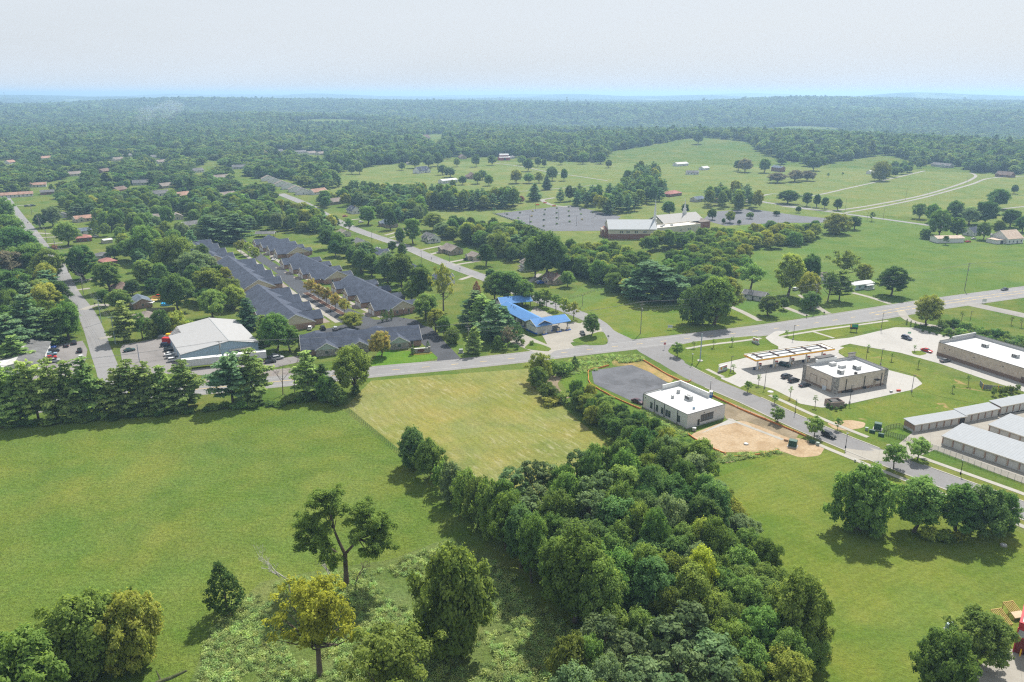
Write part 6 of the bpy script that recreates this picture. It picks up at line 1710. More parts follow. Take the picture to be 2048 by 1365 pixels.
# ---- white metal office under construction
a, L, yaw = frame_from((1285,815),(1373,859))
D = 17.2
h = House('metal_office', 'new white-roofed metal office building behind the orange barrier', a, L, D, yaw, 'office')
EV = 5.0
h.walls(METALW, EV - 0.31)
h.box('end_wall_cladding', L + 0.004, L + 0.05,0.02, D - 0.02,0.35, EV + 0.01, METALW2)
h.box('plinth', -0.06, L + 0.10,-0.06, D + 0.06,-0.2,0.32, CONC)
h.coping = DARK
h.flat(R_WHITE, EV, 0.12, W_WHITE, t=0.22, sides='fr')
h.flat(R_WHITE, EV, 0.5, W_WHITE, t=0.3, sides='l', slab=False)
h.box('parapet', 0.02, L * 0.66, D - 0.4, D + 0.02, EV + 0.03, EV + 1.75, W_WHITE)
h.box('parapet', 0.02,0.4, D * 0.5, D - 0.41, EV + 0.52, EV + 1.73, W_WHITE)
h.box('parapet_coping', -0.02, L * 0.66 + 0.05, D - 0.46, D + 0.07, EV + 1.76, EV + 1.85, W_WHITE)
for u in (0.05, L * 0.275, L * 0.50, L * 0.79): h.box('downspout', u, u + 0.16,-0.17,-0.01,0.0, EV, DARK)
for u in (L * 0.205, L * 0.335, L * 0.455, L * 0.555, L * 0.615, L * 0.825): h.opening('f', u, 1.25,0.95,2.1, fm=DARK, frame=0.08)
h.opening('f', L * 0.90,0.35,1.0,2.15, mat=METALW, name='door', fm=TRIM, pane='door_leaf')
f = h.opening('r', D * 0.52,1.35,5.6,2.3, fm=DARK, frame=0.10, x1=L + 0.05)
for q in range(1,5): MB().box(L + 0.10, L + 0.16, D * 0.52 - 2.8 + q * 1.12 - 0.04, D * 0.52 - 2.8 + q * 1.12 + 0.04,1.35,3.65).build('mullion', DARK, f)
h.opening('r', D * 0.30,0.35,0.95,2.1, mat=DARK, name='door', fm=TRIM, pane='door_leaf', x1=L + 0.05)
for u, v, w_, d_, hh, m_ in ((L * 0.24, D * 0.62,0.9,0.9,1.3, GALV),(L * 0.36, D * 0.33,0.7,0.8,1.1, GALV),(L * 0.86, D * 0.30,0.6,0.6,0.8, W_BLUE)):
 h.box('roof_vent', u, u + w_, v, v + d_, EV + 0.02, EV + hh, m_)
u_ = h.box('rooftop_unit', L * 0.50, L * 0.50 + 2.4, D * 0.52, D * 0.52 + 1.7, EV + 0.25, EV + 1.55, GALV)
MB().box(L * .5 - .2, L * .5 + 2.6, D * .52 - .2, D * .52 + 1.9, EV + .02, EV + .25).build('curb', W_WHITE, u_)
for q in range(4): MB().box(L * .5 + .15 + q * .6, L * .5 + .55 + q * .6, D * .52 - .03, D * .52 + .02, EV + .5, EV + 1.35).build('grille', DARK, u_)
for q in (0.3,0.7): MB().box(L * .5 + 2.4 * q - .3, L * .5 + 2.4 * q + .3, D * .52 + .5, D * .52 + 1.1, EV + 1.55, EV + 1.65).build('fan_cover', DARK, u_)
h.box('wall_light', L * 0.06, L * 0.06 + .3,-0.2,-0.02,4.0,4.25, DARK)
h.box('wall_light', L + 0.05, L + 0.25, D * .42, D * .42 + .3,4.2,4.45, DARK)
# ---- station shop
a, L, yaw = frame_from((1604,760),(1668,789))
D = 25.6
h = House('station_shop', 'flat-roofed tan shop of the gas station with stone corners', a, L, D, yaw, 'shop')
EV = 5.6
h.walls(BRICK_T, EV - 0.61); h.coping = DARK
h.flat(R_WHITE, EV - 0.3,0.9, BRICK_T, t=0.35, sides='fr')
h.flat(R_WHITE, EV - 0.3,1.0, R_WHITE, t=0.35, sides='lb', slab=False)
h.box('base_course', -0.05, L + 0.05,-0.05, D + 0.05,-0.2,0.95, plain('brown block base', (0.24,0.17,0.125), 0.9))
for (x0, x1, y0, y1) in ((-0.12,1.5,-0.12,1.5),(L - 1.7, L + 0.12,-0.12,1.7),(L - 1.5, L + 0.12, D - 1.6, D + 0.12)):
 h.box('stone_corner', x0, x1, y0, y1,-0.2, EV + 0.55, STONE)
for u in (L * 0.34, L * 0.66):
 h.opening('f', u, 0.9,3.0,3.0, mat=BRICK_T, name='blind_panel', fm=plain('panel trim', (0.21,0.16,0.125), 0.8), frame=0.2, pane='panel_infill')
for v in (D * 0.20, D * 0.55, D * 0.88):
 h.box('downspout', L + 0.02, L + 0.22, v, v + 0.2,0.1, EV - 0.4, DARK)
h.opening('r', D * 0.76,0.1,1.1,2.2, mat=W_TAN, name='back_door', fm=W_TAN, pane='door_leaf')
h.box('door_awning', L + 0.05, L + 1.6, D * 0.74, D * 0.82,3.0,3.15, DARK)
for u, v, w_, d_ in ((L * 0.62, D * 0.26,1.9,1.7),(L * 0.52, D * 0.62,2.4,2.0)):
 u_ = h.box('rooftop_unit', u, u + w_, v, v + d_, EV - .25, EV + 1.15, GALV)
 for q in range(3): MB().box(u + .15 + q * .6, u + .5 + q * .6, v - .03, v + .02, EV, EV + .95).build('grille', DARK, u_)
h.box('roof_hood', L * .34, L * .34 + 1.6, D * .45, D * .45 + 2.6, EV - .25, EV + .8, R_WHITE)
h.box('roof_hood', L * .14, L * .14 + 1.6, D * .40, D * .40 + 2.4, EV - .25, EV + .9, R_WHITE)
h.box('roof_vent', L * .82, L * .82 + .9, D * .46, D * .46 + .7, EV - .25, EV + .55, DARK)
h.box('front_parapet', -0.02,0.45, D * 0.22, D * 0.62, EV + 0.75, EV + 2.0, W_WHITE)
p_ = h.box('entrance_tower', -1.6,0.0, D * 0.28, D * 0.56, EV - 1.0, EV + 2.2, W_CREAM)
MB().box(-1.9,0.6, D * .26, D * .58, EV + 2.21, EV + 2.4).build('tower_cornice', DARK, p_)
h.box('roof_screen', -0.3,0.35, D * 0.88, D * 1.0, EV + 0.75, EV + 2.1, W_CREAM)
h.box('roof_screen_top', -0.5,0.5, D * 0.865, D * 1.01, EV + 2.11, EV + 2.3, DARK)
h.box('wall_walk', -1.6, L + 1.2,-1.5,-0.06,-0.05,0.16, WALK)
# ---- fuel canopy
a, L, yaw = frame_from((1512,720),(1670,697), 5.2)
D = 7.6
h = House('fuel_canopy', 'long flat fuel canopy edged in yellow with dark frame on top', a, L, D, yaw, 'canopy')
YEL = plain('canopy yellow', (0.85,0.47,0.02), 0.5, var=0.03)
h.box('deck', 0.15, L - 0.15,0.15, D - 0.15,4.55,4.75, W_WHITE)
for nm, b_ in (('front_fascia', (0, L, 0,0.14)),('back_fascia', (0, L, D - 0.14, D)),('left_fascia', (0,0.14,0.15, D - 0.15)),('right_fascia', (L - 0.14, L, 0.15, D - 0.15))):
 f = h.box(nm, *b_, 4.40,5.25, W_WHITE)
 x0, x1, y0, y1 = b_
 MB().box(x0 - .02, x1 + .02, y0 - .02, y1 + .02,4.52,5.05).build('yellow_band', YEL, f)
 MB().box(x0 - .025, x1 + .025, y0 - .025, y1 + .025,4.40,4.515).build('red_line', plain('canopy red', (0.5,0.05,0.03), 0.5, var=0.02), f)
h.box('deck_panels', 0.2, L - 0.2,0.2, D - 0.2,4.76,4.90, plain('bare canopy deck', (0.46,0.47,0.47), 0.5, var=0.12, scale=0.5))
RUST = plain('primed steel beam', (0.10,0.055,0.045), 0.7, var=0.15)
for v in (D * 0.34, D * 0.72): h.box('long_beam', 2, L - 2, v, v + 0.25,5.05,5.3, plain('dark steel beam', (0.06,0.06,0.07), 0.6, var=0.15))
for q in range(5):
 u = L * (0.09 + 0.205 * q); h.box('cross_beam', u, u + 0.35,0.7, D - 0.8,4.92,5.34, RUST)
# pecten emblem on the left fascia: a yellow shell with red outline
def shell_mesh(r, t):
 mb = MB()
 n = 9
 out_, in_ = [], []
 for i in range(n + 1):
  an = R(205 - 230 * i / n)
  out_.append((r * math.cos(an), r * 0.92 * math.sin(an) + 0.12 * r))
 out_ += [(0.26 * r, -0.86 * r),(-0.26 * r, -0.86 * r)]
 mb.prism(out_, 0, t, 0)
 for i in range(n):
  a0, a1 = R(203 - 226 * i / n), R(203 - 226 * (i + 1) / n)
  k = 0.84
  mb.prism([(0.02 * r * math.cos(a0), -0.62 * r),(k * r * math.cos(a0 * .97 + a1 * .03), k * r * .92 * math.sin(a0 * .97 + a1 * .03) + .12 * r),(k * r * math.cos(a1 * .85 + a0 * .15), k * r * .92 * math.sin(a1 * .85 + a0 * .15) + .12 * r)], t, t * 1.8,1)
 return mb
LOGO = [plain('emblem red', (0.50,0.03,0.02), 0.5, var=0), plain('emblem yellow', (0.70,0.42,0.02), 0.5, var=0)]
e_ = shell_mesh(0.55,0.03).build('emblem', LOGO, h.o); e_.location = (-0.06, D * 0.72,4.80); e_.rotation_euler = (R(90), 0, R(-90))
PUMP = plain('pump white', (0.58,0.57,0.55), 0.5, var=0.05)
for q in range(5):
 u = L * (0.055 + 0.205 * q)
 h.box('column', u, u + 0.45, D * 0.20, D * 0.20 + 0.45,-0.1,4.41, W_WHITE)
 b = G(1513,737)
 m_ = h.o.matrix_basis
 wp = Matrix.LocRotScale(h.o.location, h.o.rotation_euler, (1,1,1)) @ Vector((u + 2.0, D * 0.30,0))
 t = empty('fuel_pump', (wp.x, wp.y, 0.05), yaw, f'{ordinal(q)} fuel pump from the left under the station canopy', 'fuel pump', 'fuel pumps under the canopy')
 MB().box(-.9,.9,-.6,.6,-0.03,.16).build('island', CONC, t)
 bd = MB().box(-.55,.55,-.35,.35,.16,2.05).build('body', PUMP, t)
 MB().box(-.42,.42,-.37,.37,1.2,1.75).build('screen', DARK, bd)
 MB().box(-.55,.55,-.36,.36,2.06,2.4).build('topper', plain('pump red', (0.45,0.05,0.04), 0.5, var=0), t)
 MB().tube([(-.6,-.4,.16),(-.6,-.4,1.1)], [.1,.1], 8).build('bollard', YEL, t)
 tb = MB().box(-3.0,-2.4,-.3,.3,-.03,1.0).build('trash_bin', plain('bin navy', (0.03,0.05,0.10), 0.5, var=0), t)
 MB().box(-3.05,-2.35,-.35,.35,1.0,1.12).build('lid', DARK, tb)
# ---- general store
a, L, yaw = frame_from((1873,711),(2048,768))
L = 46; D = 22.5
h = House('general_store', 'large flat-roofed tan block store at the right edge', a, L, D, yaw, 'store')
EV = 5.6
h.walls(BLOCK, EV - 0.71); h.coping = DARK
h.flat(R_WHITE, EV - 0.4,0.75, BLOCK, t=0.35, sides='f', hi={'f': 0.55})
h.flat(R_WHITE, EV - 0.4,1.2, W_GREY, t=0.4, sides='lb', slab=False)
h.box('raised_parapet', -0.03,0.5, D * 0.35, D + 0.03, EV + 0.92, EV + 1.7, W_GREY)
h.box('dark_base', -0.05, L, -0.05,-0.003,-0.2,1.5, plain('brown block course', (0.20,0.135,0.10), 0.9))
for u, v in ((L * 0.22, D * 0.55),(L * 0.52, D * 0.48),(L * 0.8, D * 0.5)):
 u_ = h.box('rooftop_unit', u, u + 2.3, v, v + 1.8, EV - .35, EV + 1.0, GALV)
 for q in range(3): MB().box(u + .2 + q * .7, u + .6 + q * .7, v - .03, v + .02, EV - .1, EV + .8).build('grille', DARK, u_)
for u in (3.0,5.2,16,28): h.box('wall_light', u, u + .3,-.2,-.02,3.9,4.2, DARK)
h.opening('f', L * 0.79,0.1,1.2,2.2, mat=plain('brown door', (0.12,0.075,0.05), 0.7), name='door', fm=DARK, pane='door_leaf')
# ---- storage unit rows
def storage(A, B, n, D, H, label, skip=0, rise=0.5, open_door=None, extra_yaw=0.0):
 a, L0, yaw = frame_from(A, B)
 pit = 3.15
 L = n * pit
 h = House('storage_row', label, a, L, D, yaw, 'storage units', 'storage unit rows')
 h.walls(W_CREAM, H)
 m_ = 0.35
 v = [(-m_, -m_, H + .05),(L + m_, -m_, H + .05),(L + m_, D + m_, H + .05 + rise),(-m_, D + m_, H + .05 + rise)]
 h.part('roof', MB().add(v + [(x, y, z + .16) for x, y, z in v], [(0,3,2,1),(4,5,6,7),(0,1,5,4),(1,2,6,5),(2,3,7,6),(3,0,4,7)]), R_METAL)
 h.box('end_wall', -0.05,-0.004,0.0, D, 0.9, H, BRICK_B)
 h.box('end_wall_base', -0.08,-0.004,-0.01, D + .01,-0.2,0.88, W_GREY)
 h.box('fascia', -0.2, L + 0.2,-0.42,-0.30, H - 0.15, H + 0.2, W_CREAM)
 for i in range(n):
  u = (i + 0.5) * pit
  m2 = DARK if open_door == i else DOORC  # open unit: dark panel painted as the shade inside, no curtain there
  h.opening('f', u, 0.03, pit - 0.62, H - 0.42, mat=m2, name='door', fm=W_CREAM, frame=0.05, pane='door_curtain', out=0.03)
  h.box('pier', i * pit + 0.02, i * pit + 0.34,-0.17,-0.02,0.4, H - 0.2, BRICK_B)
  h.box('pier_base', i * pit - 0.02, i * pit + 0.38,-0.21,-0.02,-0.05,0.4, W_GREY)
 return h
storage((1826,865),(1925,848), 7,4.0,2.55, 'first stretch of the back storage row, by the black gate', open_door=6)
storage((1927,846),(1998,832), 5,4.0,2.75, 'second stretch of the back storage row, stepped a little higher')
storage((1998,830),(2048,820), 9,4.0,2.95, 'third stretch of the back storage row, running out of the picture')
storage((1883,889),(2037,942), 15,12.6,2.75, 'near storage row beside the chain-link fence', rise=0.9)
storage((1976,866),(2048,891), 12,12.6,2.75, 'middle storage row at the right edge', rise=0.9)
# ---- car wash
a, L, yaw = frame_from((998,629),(1072,669))
D = 8.5
h = House('car_wash', 'car wash with bright blue metal roofs and open bays', a, L, D, yaw, 'car wash')
EV = 3.9
nb = 6
W_DINGY = plain('off-white painted block', (0.50,0.49,0.46), 0.7, var=0.08)
BLUEP = plain('blue painted base', (0.025,0.11,0.45), 0.5, var=0.08)
h.box('bay_floor', 0, L, 0, D, -0.1,0.11, CONC_OLD)
for i in range(nb + 1):
 u = L * i / nb
 w_ = h.box('bay_wall', u - 0.2, u + 0.2,0.5, D - 0.5,0.0, EV, W_DINGY)
 p_ = h.box('pier', u - 0.35, u + 0.35,-0.1,0.5,0, EV, W_WHITE)
 MB().box(u - .4, u + .4,-.15,.52,-0.05,.8).build('blue_base', BLUEP, p_)
h.box('lintel', -0.2, L + 0.2,0.0,0.45, EV - 0.5, EV - 0.004, W_WHITE)
h.box('equipment_room', L * 0.30, L * 0.55, D * 0.35, D, 0.1, EV - 0.01, W_DINGY)
h.gable(R_BLUE, EV, 2.0, over=0.7)
for u in (L * 0.20, L * 0.27, L * 0.31): h.part('roof_vent', MB().tube([(u, D * .35, EV + 1.2),(u, D * .35, EV + 2.6)], [.16,.16], 8), GALV)
# front office with fuel canopy
ex = 4.4
ca, cl, cyaw = frame_from((1072,670),(1139,658))
hx = House('wash_office', 'front office and vacuum canopy of the blue-roofed car wash', ca, cl, 9.0, cyaw, 'canopy')
hx.walls(W_WHITE, EV, 0, cl * 0.50,0.6,8.4, rise=1.9); hx.box('blue_base', -.05, cl * .50 + .05,0.55,8.45,-.1,.8, BLUEP)
hx.gable(R_BLUE, EV, 2.0, over=0.6)
for v in (1.0,8.0): hx.box('canopy_post', cl - 0.6, cl - 0.35, v, v + 0.25,0, EV + .2, plain('post blue grey', (0.10,0.13,0.2), 0.5, var=0.05))
hx.box('menu_board', cl * .52, cl * .52 + .1,1.0,2.4,.9,2.3, BLUEP); hx.opening('f', cl * .34,1.0,.9,1.1, y0=0.6)
for i, q in enumerate((0.20,0.62,0.90)):
 wp = Matrix.LocRotScale(hx.o.location, hx.o.rotation_euler, (1,1,1)) @ Vector((cl * q, -1.6,0))
 t = empty('vacuum_station', (wp.x, wp.y, 0.05), cyaw, f'{ordinal(i)} vacuum station from the left on a blue island at the car wash', 'vacuum', 'car wash vacuum stations')
 MB().box(-1.3,1.3,-.5,.5,-.04,.35).build('island', BLUEP, t)
 MB().tube([(.6,0,.35),(.6,0,1.6)], [.32,.28], 10).build('canister', W_WHITE, t)
 MB().box(-.9,-.2,-.3,.3,.35,1.7).build('cabinet', plain('cabinet cream', (0.5,0.42,0.3), 0.6), t)
 MB().tube([(.6,0,1.6),(.5,.1,2.1),(-.3,0,2.1),(-.5,.1,1.0)], [.06] * 4,6).build('hose', DARK, t)
ra, rl, ryaw = frame_from((1002,623),(1064,617))
hr_ = House('wash_rear_canopy', 'blue metal canopy at the back of the car wash', ra, rl, 8.5, ryaw, 'canopy')
hr_.gable(R_BLUE, EV, 2.0, over=0.6)
for u in (rl - 0.8, rl * .55):
 for v in (0.5,7.8): hr_.box('canopy_post', u, u + 0.25, v, v + 0.25,0, EV + .2, DARK)
hr_.walls(W_DINGY, EV, 0, rl * 0.3,1,7.5, name='back_room')
# ---- warehouse
a, L, yaw = frame_from((366,731),(518,706))
D = 40.0
h = House('warehouse', 'large grey-roofed metal warehouse with pale blue walls', a, L, D, yaw, 'warehouse')
EV = 4.6; xr = L * 0.62; rise = 2.6
lw = 6.0
v = [(0,0),(L, 0),(L, D),(0.18 * L, D),(0.18 * L, D * 0.74),(-0.0, D * 0.70)]
def zz(x): return EV + rise * (x / xr if x <= xr else (L - x) / (L - xr))
wl_ = MB()
pts = [(0,0),(xr, 0),(L, 0),(L, D),(xr, D),(0.17 * L, D),(0.17 * L, D * 0.72),(0, D * 0.72)]
for i in range(len(pts)):
 p, q = pts[i], pts[(i + 1) % len(pts)]
 wl_.add([(p[0], p[1], -.2),(q[0], q[1], -.2),(q[0], q[1], zz(q[0])),(p[0], p[1], zz(p[0]))], [(0,1,2,3)])
h.part('wall', wl_, W_BLUE)
for nm, poly in (('left_roof', [(-.5,-.5),(xr, -.5),(xr, D + .4),(0.17 * L - .4, D + .4),(0.17 * L - .4, D * .72 + .4),(-.5, D * .72 + .4)]),('right_roof', [(xr, -.5),(L + .5,-.5),(L + .5, D + .4),(xr, D + .4)])):
 mb = MB(); n_ = len(poly)
 top = [(x, y, zz(x) + .22) for x, y in poly]; bot = [(x, y, zz(x) + .03) for x, y in poly]
 if nm == 'left_roof': fs = [(0,1,2,3),(0,3,4,5)]
 else: fs = [(0,1,2,3)]
 mb.add(top, fs); mb.add(bot, [tuple(reversed(f)) for f in fs])
 for i in range(n_): mb.f.append((n_ + i, n_ + (i + 1) % n_, (i + 1) % n_, i)); mb.mi.append(0)
 h.part(nm, mb, R_WARE)
h.box('ridge_cap', xr - .25, xr + .25,-.5, D + .4, EV + rise + .2, EV + rise + .3, GALV)
h.box('front_awning', L * 0.60, L * 0.9,-1.8,-0.05,3.3,3.5, W_CREAM)
for u in (L * .68, L * .82): h.opening('f', u, 1.0,2.4,1.5, fm=DARK)
h.opening('f', L * .75,0.1,1.1,2.1, mat=DARK, name='door', pane='door_leaf')
for v in (6,14,22): h.opening('l', v, 0.1,3.2,3.0, mat=DOORW, name='bay_door', pane='door_panel')
# ---- small shop left of the street: one slope shingled, the other bare metal
c0, c1 = G(34,752), G(62,703)
d = (c1 - c0); yaw = math.atan2(d.y, d.x); L = d.length
n_ = Vector((-math.sin(yaw), math.cos(yaw), 0))
h = House('repair_shop', 'low shop with one grey and one bare metal roof slope by the highway', c0 - n_ * 7.5, L, 15, yaw, 'shop')
h.walls(W_WHITE, 3.2, rise=1.8)
for nm, y0, y1, m_ in (('grey_roof_slope', -0.6,7.5, SH_GY),('metal_roof_slope', 7.5,15.6, plain('pale tin roof', (0.47,0.46,0.44), 0.5, var=0.15, scale=0.4))):
 z0, z1 = (3.15,5.15) if y0 < 0 else (5.15,3.15)
 v = [(-.5, y0, z0),(L + .5, y0, z0),(L + .5, y1, z1),(-.5, y1, z1)]
 h.part(nm, MB().add(v + [(x, y, z + .16) for x, y, z in v], [(0,3,2,1),(4,5,6,7),(0,1,5,4),(1,2,6,5),(2,3,7,6),(3,0,4,7)]), m_)
h.windows('f', [4,9,16], 1.0,1.4,1.3); h.opening('f', 12.5,.05,1,2.1, mat=DARK, name='door', pane='door_leaf')
h.box('lean_to', 3, L - 6,15.7,20.5,0,2.6, W_CREAM); h.box('lean_to_roof', 2.6, L - 5.6,15.65,21,2.62,2.8, plain('pale tin roof', (0.5,0.5,0.5)))
h = simple_house((2,745), 16,12, ((-20,752),(25,745)), W_WHITE, R_WHITE, 'pale roofed shed at the left edge behind the pines', name='shed', eave=3.2, rise=1.2, cat='shed')
# ---- mobile home, farm sheds
h = simple_house((1716,577), 17,6, ((1693,584),(1738,578)), plain('pale aqua siding', (0.42,0.52,0.54), 0.6), R_WHITE, 'white-roofed mobile home with a small porch beside the pasture', name='mobile_home', eave=2.9, rise=0.7, porch=False)
h.box('porch_roof', 9.5,15.5,-2.6,-0.4,2.5,2.65, R_WHITE); h.box('porch_floor', 9.5,15.5,-2.4,-.1,0,.6, W_WHITE)
for q in range(4): h.box('porch_post', 9.7 + q * 1.85,9.85 + q * 1.85,-2.4,-2.25,.6,2.5, W_WHITE)
h.box('porch_rail', 9.7,15.4,-2.44,-2.34,1.4,1.5, W_WHITE)
simple_house((1893,484), 21,9, ((1868,487),(1917,486)), W_WHITE, R_RUST, 'long low white shed in the farmyard', name='farm_shed', eave=3.2, rise=1.3, cat='shed', win=False)
h = simple_house((2012,484), 15,15, ((1995,492),(2037,489)), W_WHITE, R_RUST, 'white barn with a rusty tin roof in the farmyard', name='farm_barn', eave=3.6, rise=5.0, cat='barn')
h.walls(W_WHITE, 2.8,-8,-0.05,2,11, name='side_shed'); h.box('side_shed_roof', -8.4,-.06,1.6,11.4,2.82,3.05, R_RUST); h.opening('f', -3,0.1,2.6,2.2, mat=DARK, name='shed_door', pane='door_leaf', y0=2)
simple_house((1640,560), 8,6, ((1632,562),(1650,560)), W_WHITE, SH_TP, 'white shed between the dark tree and the pine by the mobile home', name='shed', cat='shed', win=False)
simple_house((1510,598), 12,7, ((1500,600),(1525,604)), W_GREY, SH_GY, 'grey roofed house behind the roadside tree', eave=2.6)
simple_house((820,330), 10,6, ((812,331),(828,331)), W_GREY, SH_TP, 'grey shed left of the white farmhouse', name='shed', cat='shed', win=False, eave=2.4)
simple_house((1201,554), 4.2,3.2, ((1196,555),(1206,553)), W_TAN, SH_TP, 'little tan garden shed at the edge of the belt', name='garden_shed', cat='shed', win=False, eave=2.2, rise=.8)
simple_house((1742,348), 10,8, ((1735,349),(1750,348)), W_WHITE, R_WHITE, 'tiny white shed in front of the far wood', name='shed', cat='shed', win=False)
simple_house((1022,318), 14,8, ((1016,320),(1034,317)), W_GREY, SH_GY, 'low grey shed right of the red barn', name='shed', cat='shed', win=False, eave=2.6)
simple_house((1155,322), 20,11, ((1146,324),(1166,321)), W_GREY, SH_GY, 'grey house under trees at the edge of the upper pasture', eave=3)
simple_house((1188,323), 14,9, ((1181,325),(1196,323)), W_WHITE, R_WHITE, 'white barn at the edge of the upper pasture, right of the grey house', name='barn', cat='barn', eave=3, win=False)
# ---- duplex rows of the complex
def duplex(A, B, D, label, z=0.0, units=4, rear=True):
 a, L, yaw = frame_from(A, B, z)
 h = House('duplex_row', label, a, L, D, yaw, 'house', 'duplex rows of the complex')
 e = 2.75
 y0 = 5.5
 Dm = D - y0
 rise = Dm * 0.26
 h.walls(BRICK_B, e, 0, L, y0, D, name='wall')
 # siding gables at the ends of the main roof
 for nm, x0, x1 in (('far_gable', -0.03,0.3),('near_gable', L - 0.3, L + 0.03)):
  ym = (y0 + D) / 2
  h.part(nm, MB().add([(x0, y0, e),(x0, D, e),(x0, ym, e + rise),(x1, y0, e),(x1, D, e),(x1, ym, e + rise)], [(0,2,1),(3,4,5),(0,1,4,3),(1,2,5,4),(2,0,3,5)]), W_BEIGE)
 h.gable(SH_DK, e, rise, 0, L, y0, D, over=0.5)
 w = L / units
 for i in range(units):
  uc = w * (i + 0.5)
  gw = min(8.4, w * 0.72)
  g_rise = gw * 0.36
  h.walls(BRICK_B, e - .01, uc - gw/2, uc + gw/2,0, y0 + 0.5, name='garage_wall')
  h.part('garage_gable', MB().add([(uc - gw/2,-.03, e),(uc + gw/2,-.03, e),(uc, -.03, e + g_rise),(uc - gw/2,.3, e),(uc + gw/2,.3, e),(uc, .3, e + g_rise)], [(0,1,2),(3,5,4),(0,3,4,1),(1,4,5,2),(2,5,3,0)]), W_BEIGE)
  rf = h.gable(SH_DK, e, g_rise, uc - gw/2, uc + gw/2,0, y0 + Dm * 0.42, axis='y', over=0.4, name='garage_roof')
  for s_ in (-1,1):
   h.opening('f', uc + s_ * gw * 0.24,0.03, gw * 0.36,2.1, mat=DOORW, name='garage_door', pane='door_panel', fm=TRIM)
  h.box('driveway_slab', uc - gw/2, uc + gw/2,-3.4,-0.06,0.0,0.06, plain('brown aggregate', (0.20,0.165,0.14), 0.9))
  if rear:
   ru = uc + w * 0.12; rw = w * 0.42
   h.walls(BRICK_B, e - .01, ru - rw/2, ru + rw/2, D - 0.4, D + 3.0, name='rear_wall')
   h.gable(SH_DK, e - .01, rw * 0.28, ru - rw/2, ru + rw/2, D - Dm * 0.3, D + 3.0, axis='y', over=0.35, name='rear_roof')
  for q in range(3):
   px_, py_ = uc + (q - 1) * 2.6, y0 + Dm * (0.2 + 0.06 * q)
   zt = e + rise * (py_ - y0) / (Dm / 2)
   h.part('roof_vent', MB().tube([(px_, py_, zt),(px_, py_, zt + .6)], [.09,.09], 6), GALV)
 n = 2
 for v in (y0 + Dm * .3, y0 + Dm * .7): h.opening('r', v, 0.9,1.0,1.4, fm=TRIM)
 return h
duplex((503,493),(559,519), 21, 'farthest of the three right duplex rows, charcoal roof')
duplex((556,532),(632,572), 21, 'middle of the three right duplex rows, charcoal roof')
duplex((657,579),(757,637), 21, 'nearest of the three right duplex rows, ending at clipped evergreens')
duplex((652,641),(570,580), 23, 'nearest of the three left duplex rows, beside the green tree', 2.6)
duplex((570,571),(502,522), 23, 'middle of the three left duplex rows, charcoal roof', 2.6)
duplex((474,520),(415,484), 21, 'farthest of the three left duplex rows, charcoal roof', 2.6)
# front building
a, L, yaw = frame_from((604,713),(843,691))
D = 13.5
h = House('front_building', 'long charcoal-roofed front building of the complex with stone gables', a, L, D, yaw, 'house')
e = 2.8; rise = 4.4
h.walls(BRICK_B, e); h.gable(SH_DK, e, rise, over=0.6)
h.part('end_gable', MB().add([(L - .3,0, e),(L - .3, D, e),(L - .3, D / 2, e + rise),(L + .03,0, e),(L + .03, D, e),(L + .03, D / 2, e + rise)], [(0,2,1),(3,4,5),(0,1,4,3),(1,2,5,4),(2,0,3,5)]), BRICK_B)
PALEG = plain('pale sage siding', (0.33,0.39,0.36), 0.7)
for k, u in enumerate((0.20,0.47,0.80)):
 w_ = 8.8 if k != 1 else 7.4; uc = L * u; r_ = w_ * 0.30
 h.walls(STONE, e - .01, uc - w_/2, uc + w_/2,-2.6,0.5, name='bay_wall')
 h.part('bay_gable', MB().add([(uc - w_/2,-2.63, e),(uc + w_/2,-2.63, e),(uc, -2.63, e + r_),(uc - w_/2,-2.3, e),(uc + w_/2,-2.3, e),(uc, -2.3, e + r_)], [(0,1,2),(3,5,4),(0,3,4,1),(1,4,5,2),(2,5,3,0)]), PALEG if k != 1 else STONE)
 h.gable(SH_DK, e, r_, uc - w_/2, uc + w_/2,-2.6, D * .45, axis='y', name='bay_roof')
 h.opening('f', uc, .9,1.5,1.4, y0=-2.6)
for k, u in enumerate((0.13,0.40,0.66)):
 w_ = 11.0; uc = L * u
 h.walls(BRICK_B, e - .01, uc - w_/2, uc + w_/2, D - .4, D + 6.5, name='rear_wing_wall')
 h.hip(SH_DK, e - .01, w_ * .33, uc - w_/2, uc + w_/2, D * .45, D + 6.5, name='rear_wing_roof')
 h.gable(SH_DK, e + .6, w_ * .20, uc - w_ * .28, uc + w_ * .28, D * .5, D + 2.5, axis='y', name='rear_gable_roof')
h.windows('r', [D * .3, D * .62], .9,1.0,1.4); h.windows('f', [L * .07, L * .33, L * .6, L * .92], .9,1.1,1.4)
simple_house((612,474), 10,5, ((518 + 86,476),(632,474)), DARK, SH_GY, 'open picnic shelter with a grey roof behind the right duplex row', name='shelter', cat='shelter', win=False) if False else None
c = G(532,474)
sh_ = House('picnic_shelter', 'open shelter with a grey roof at the far end of the duplex rows', c + Vector((-7,-3,0)), 14,7, R(3), 'shelter')
sh_.gable(SH_GY, 2.6,1.2)
for u in (.3,4.6,9.2,13.5):
 for v in (.2,6.6): sh_.box('post', u, u + .2, v, v + .2,0,2.75, DARK)
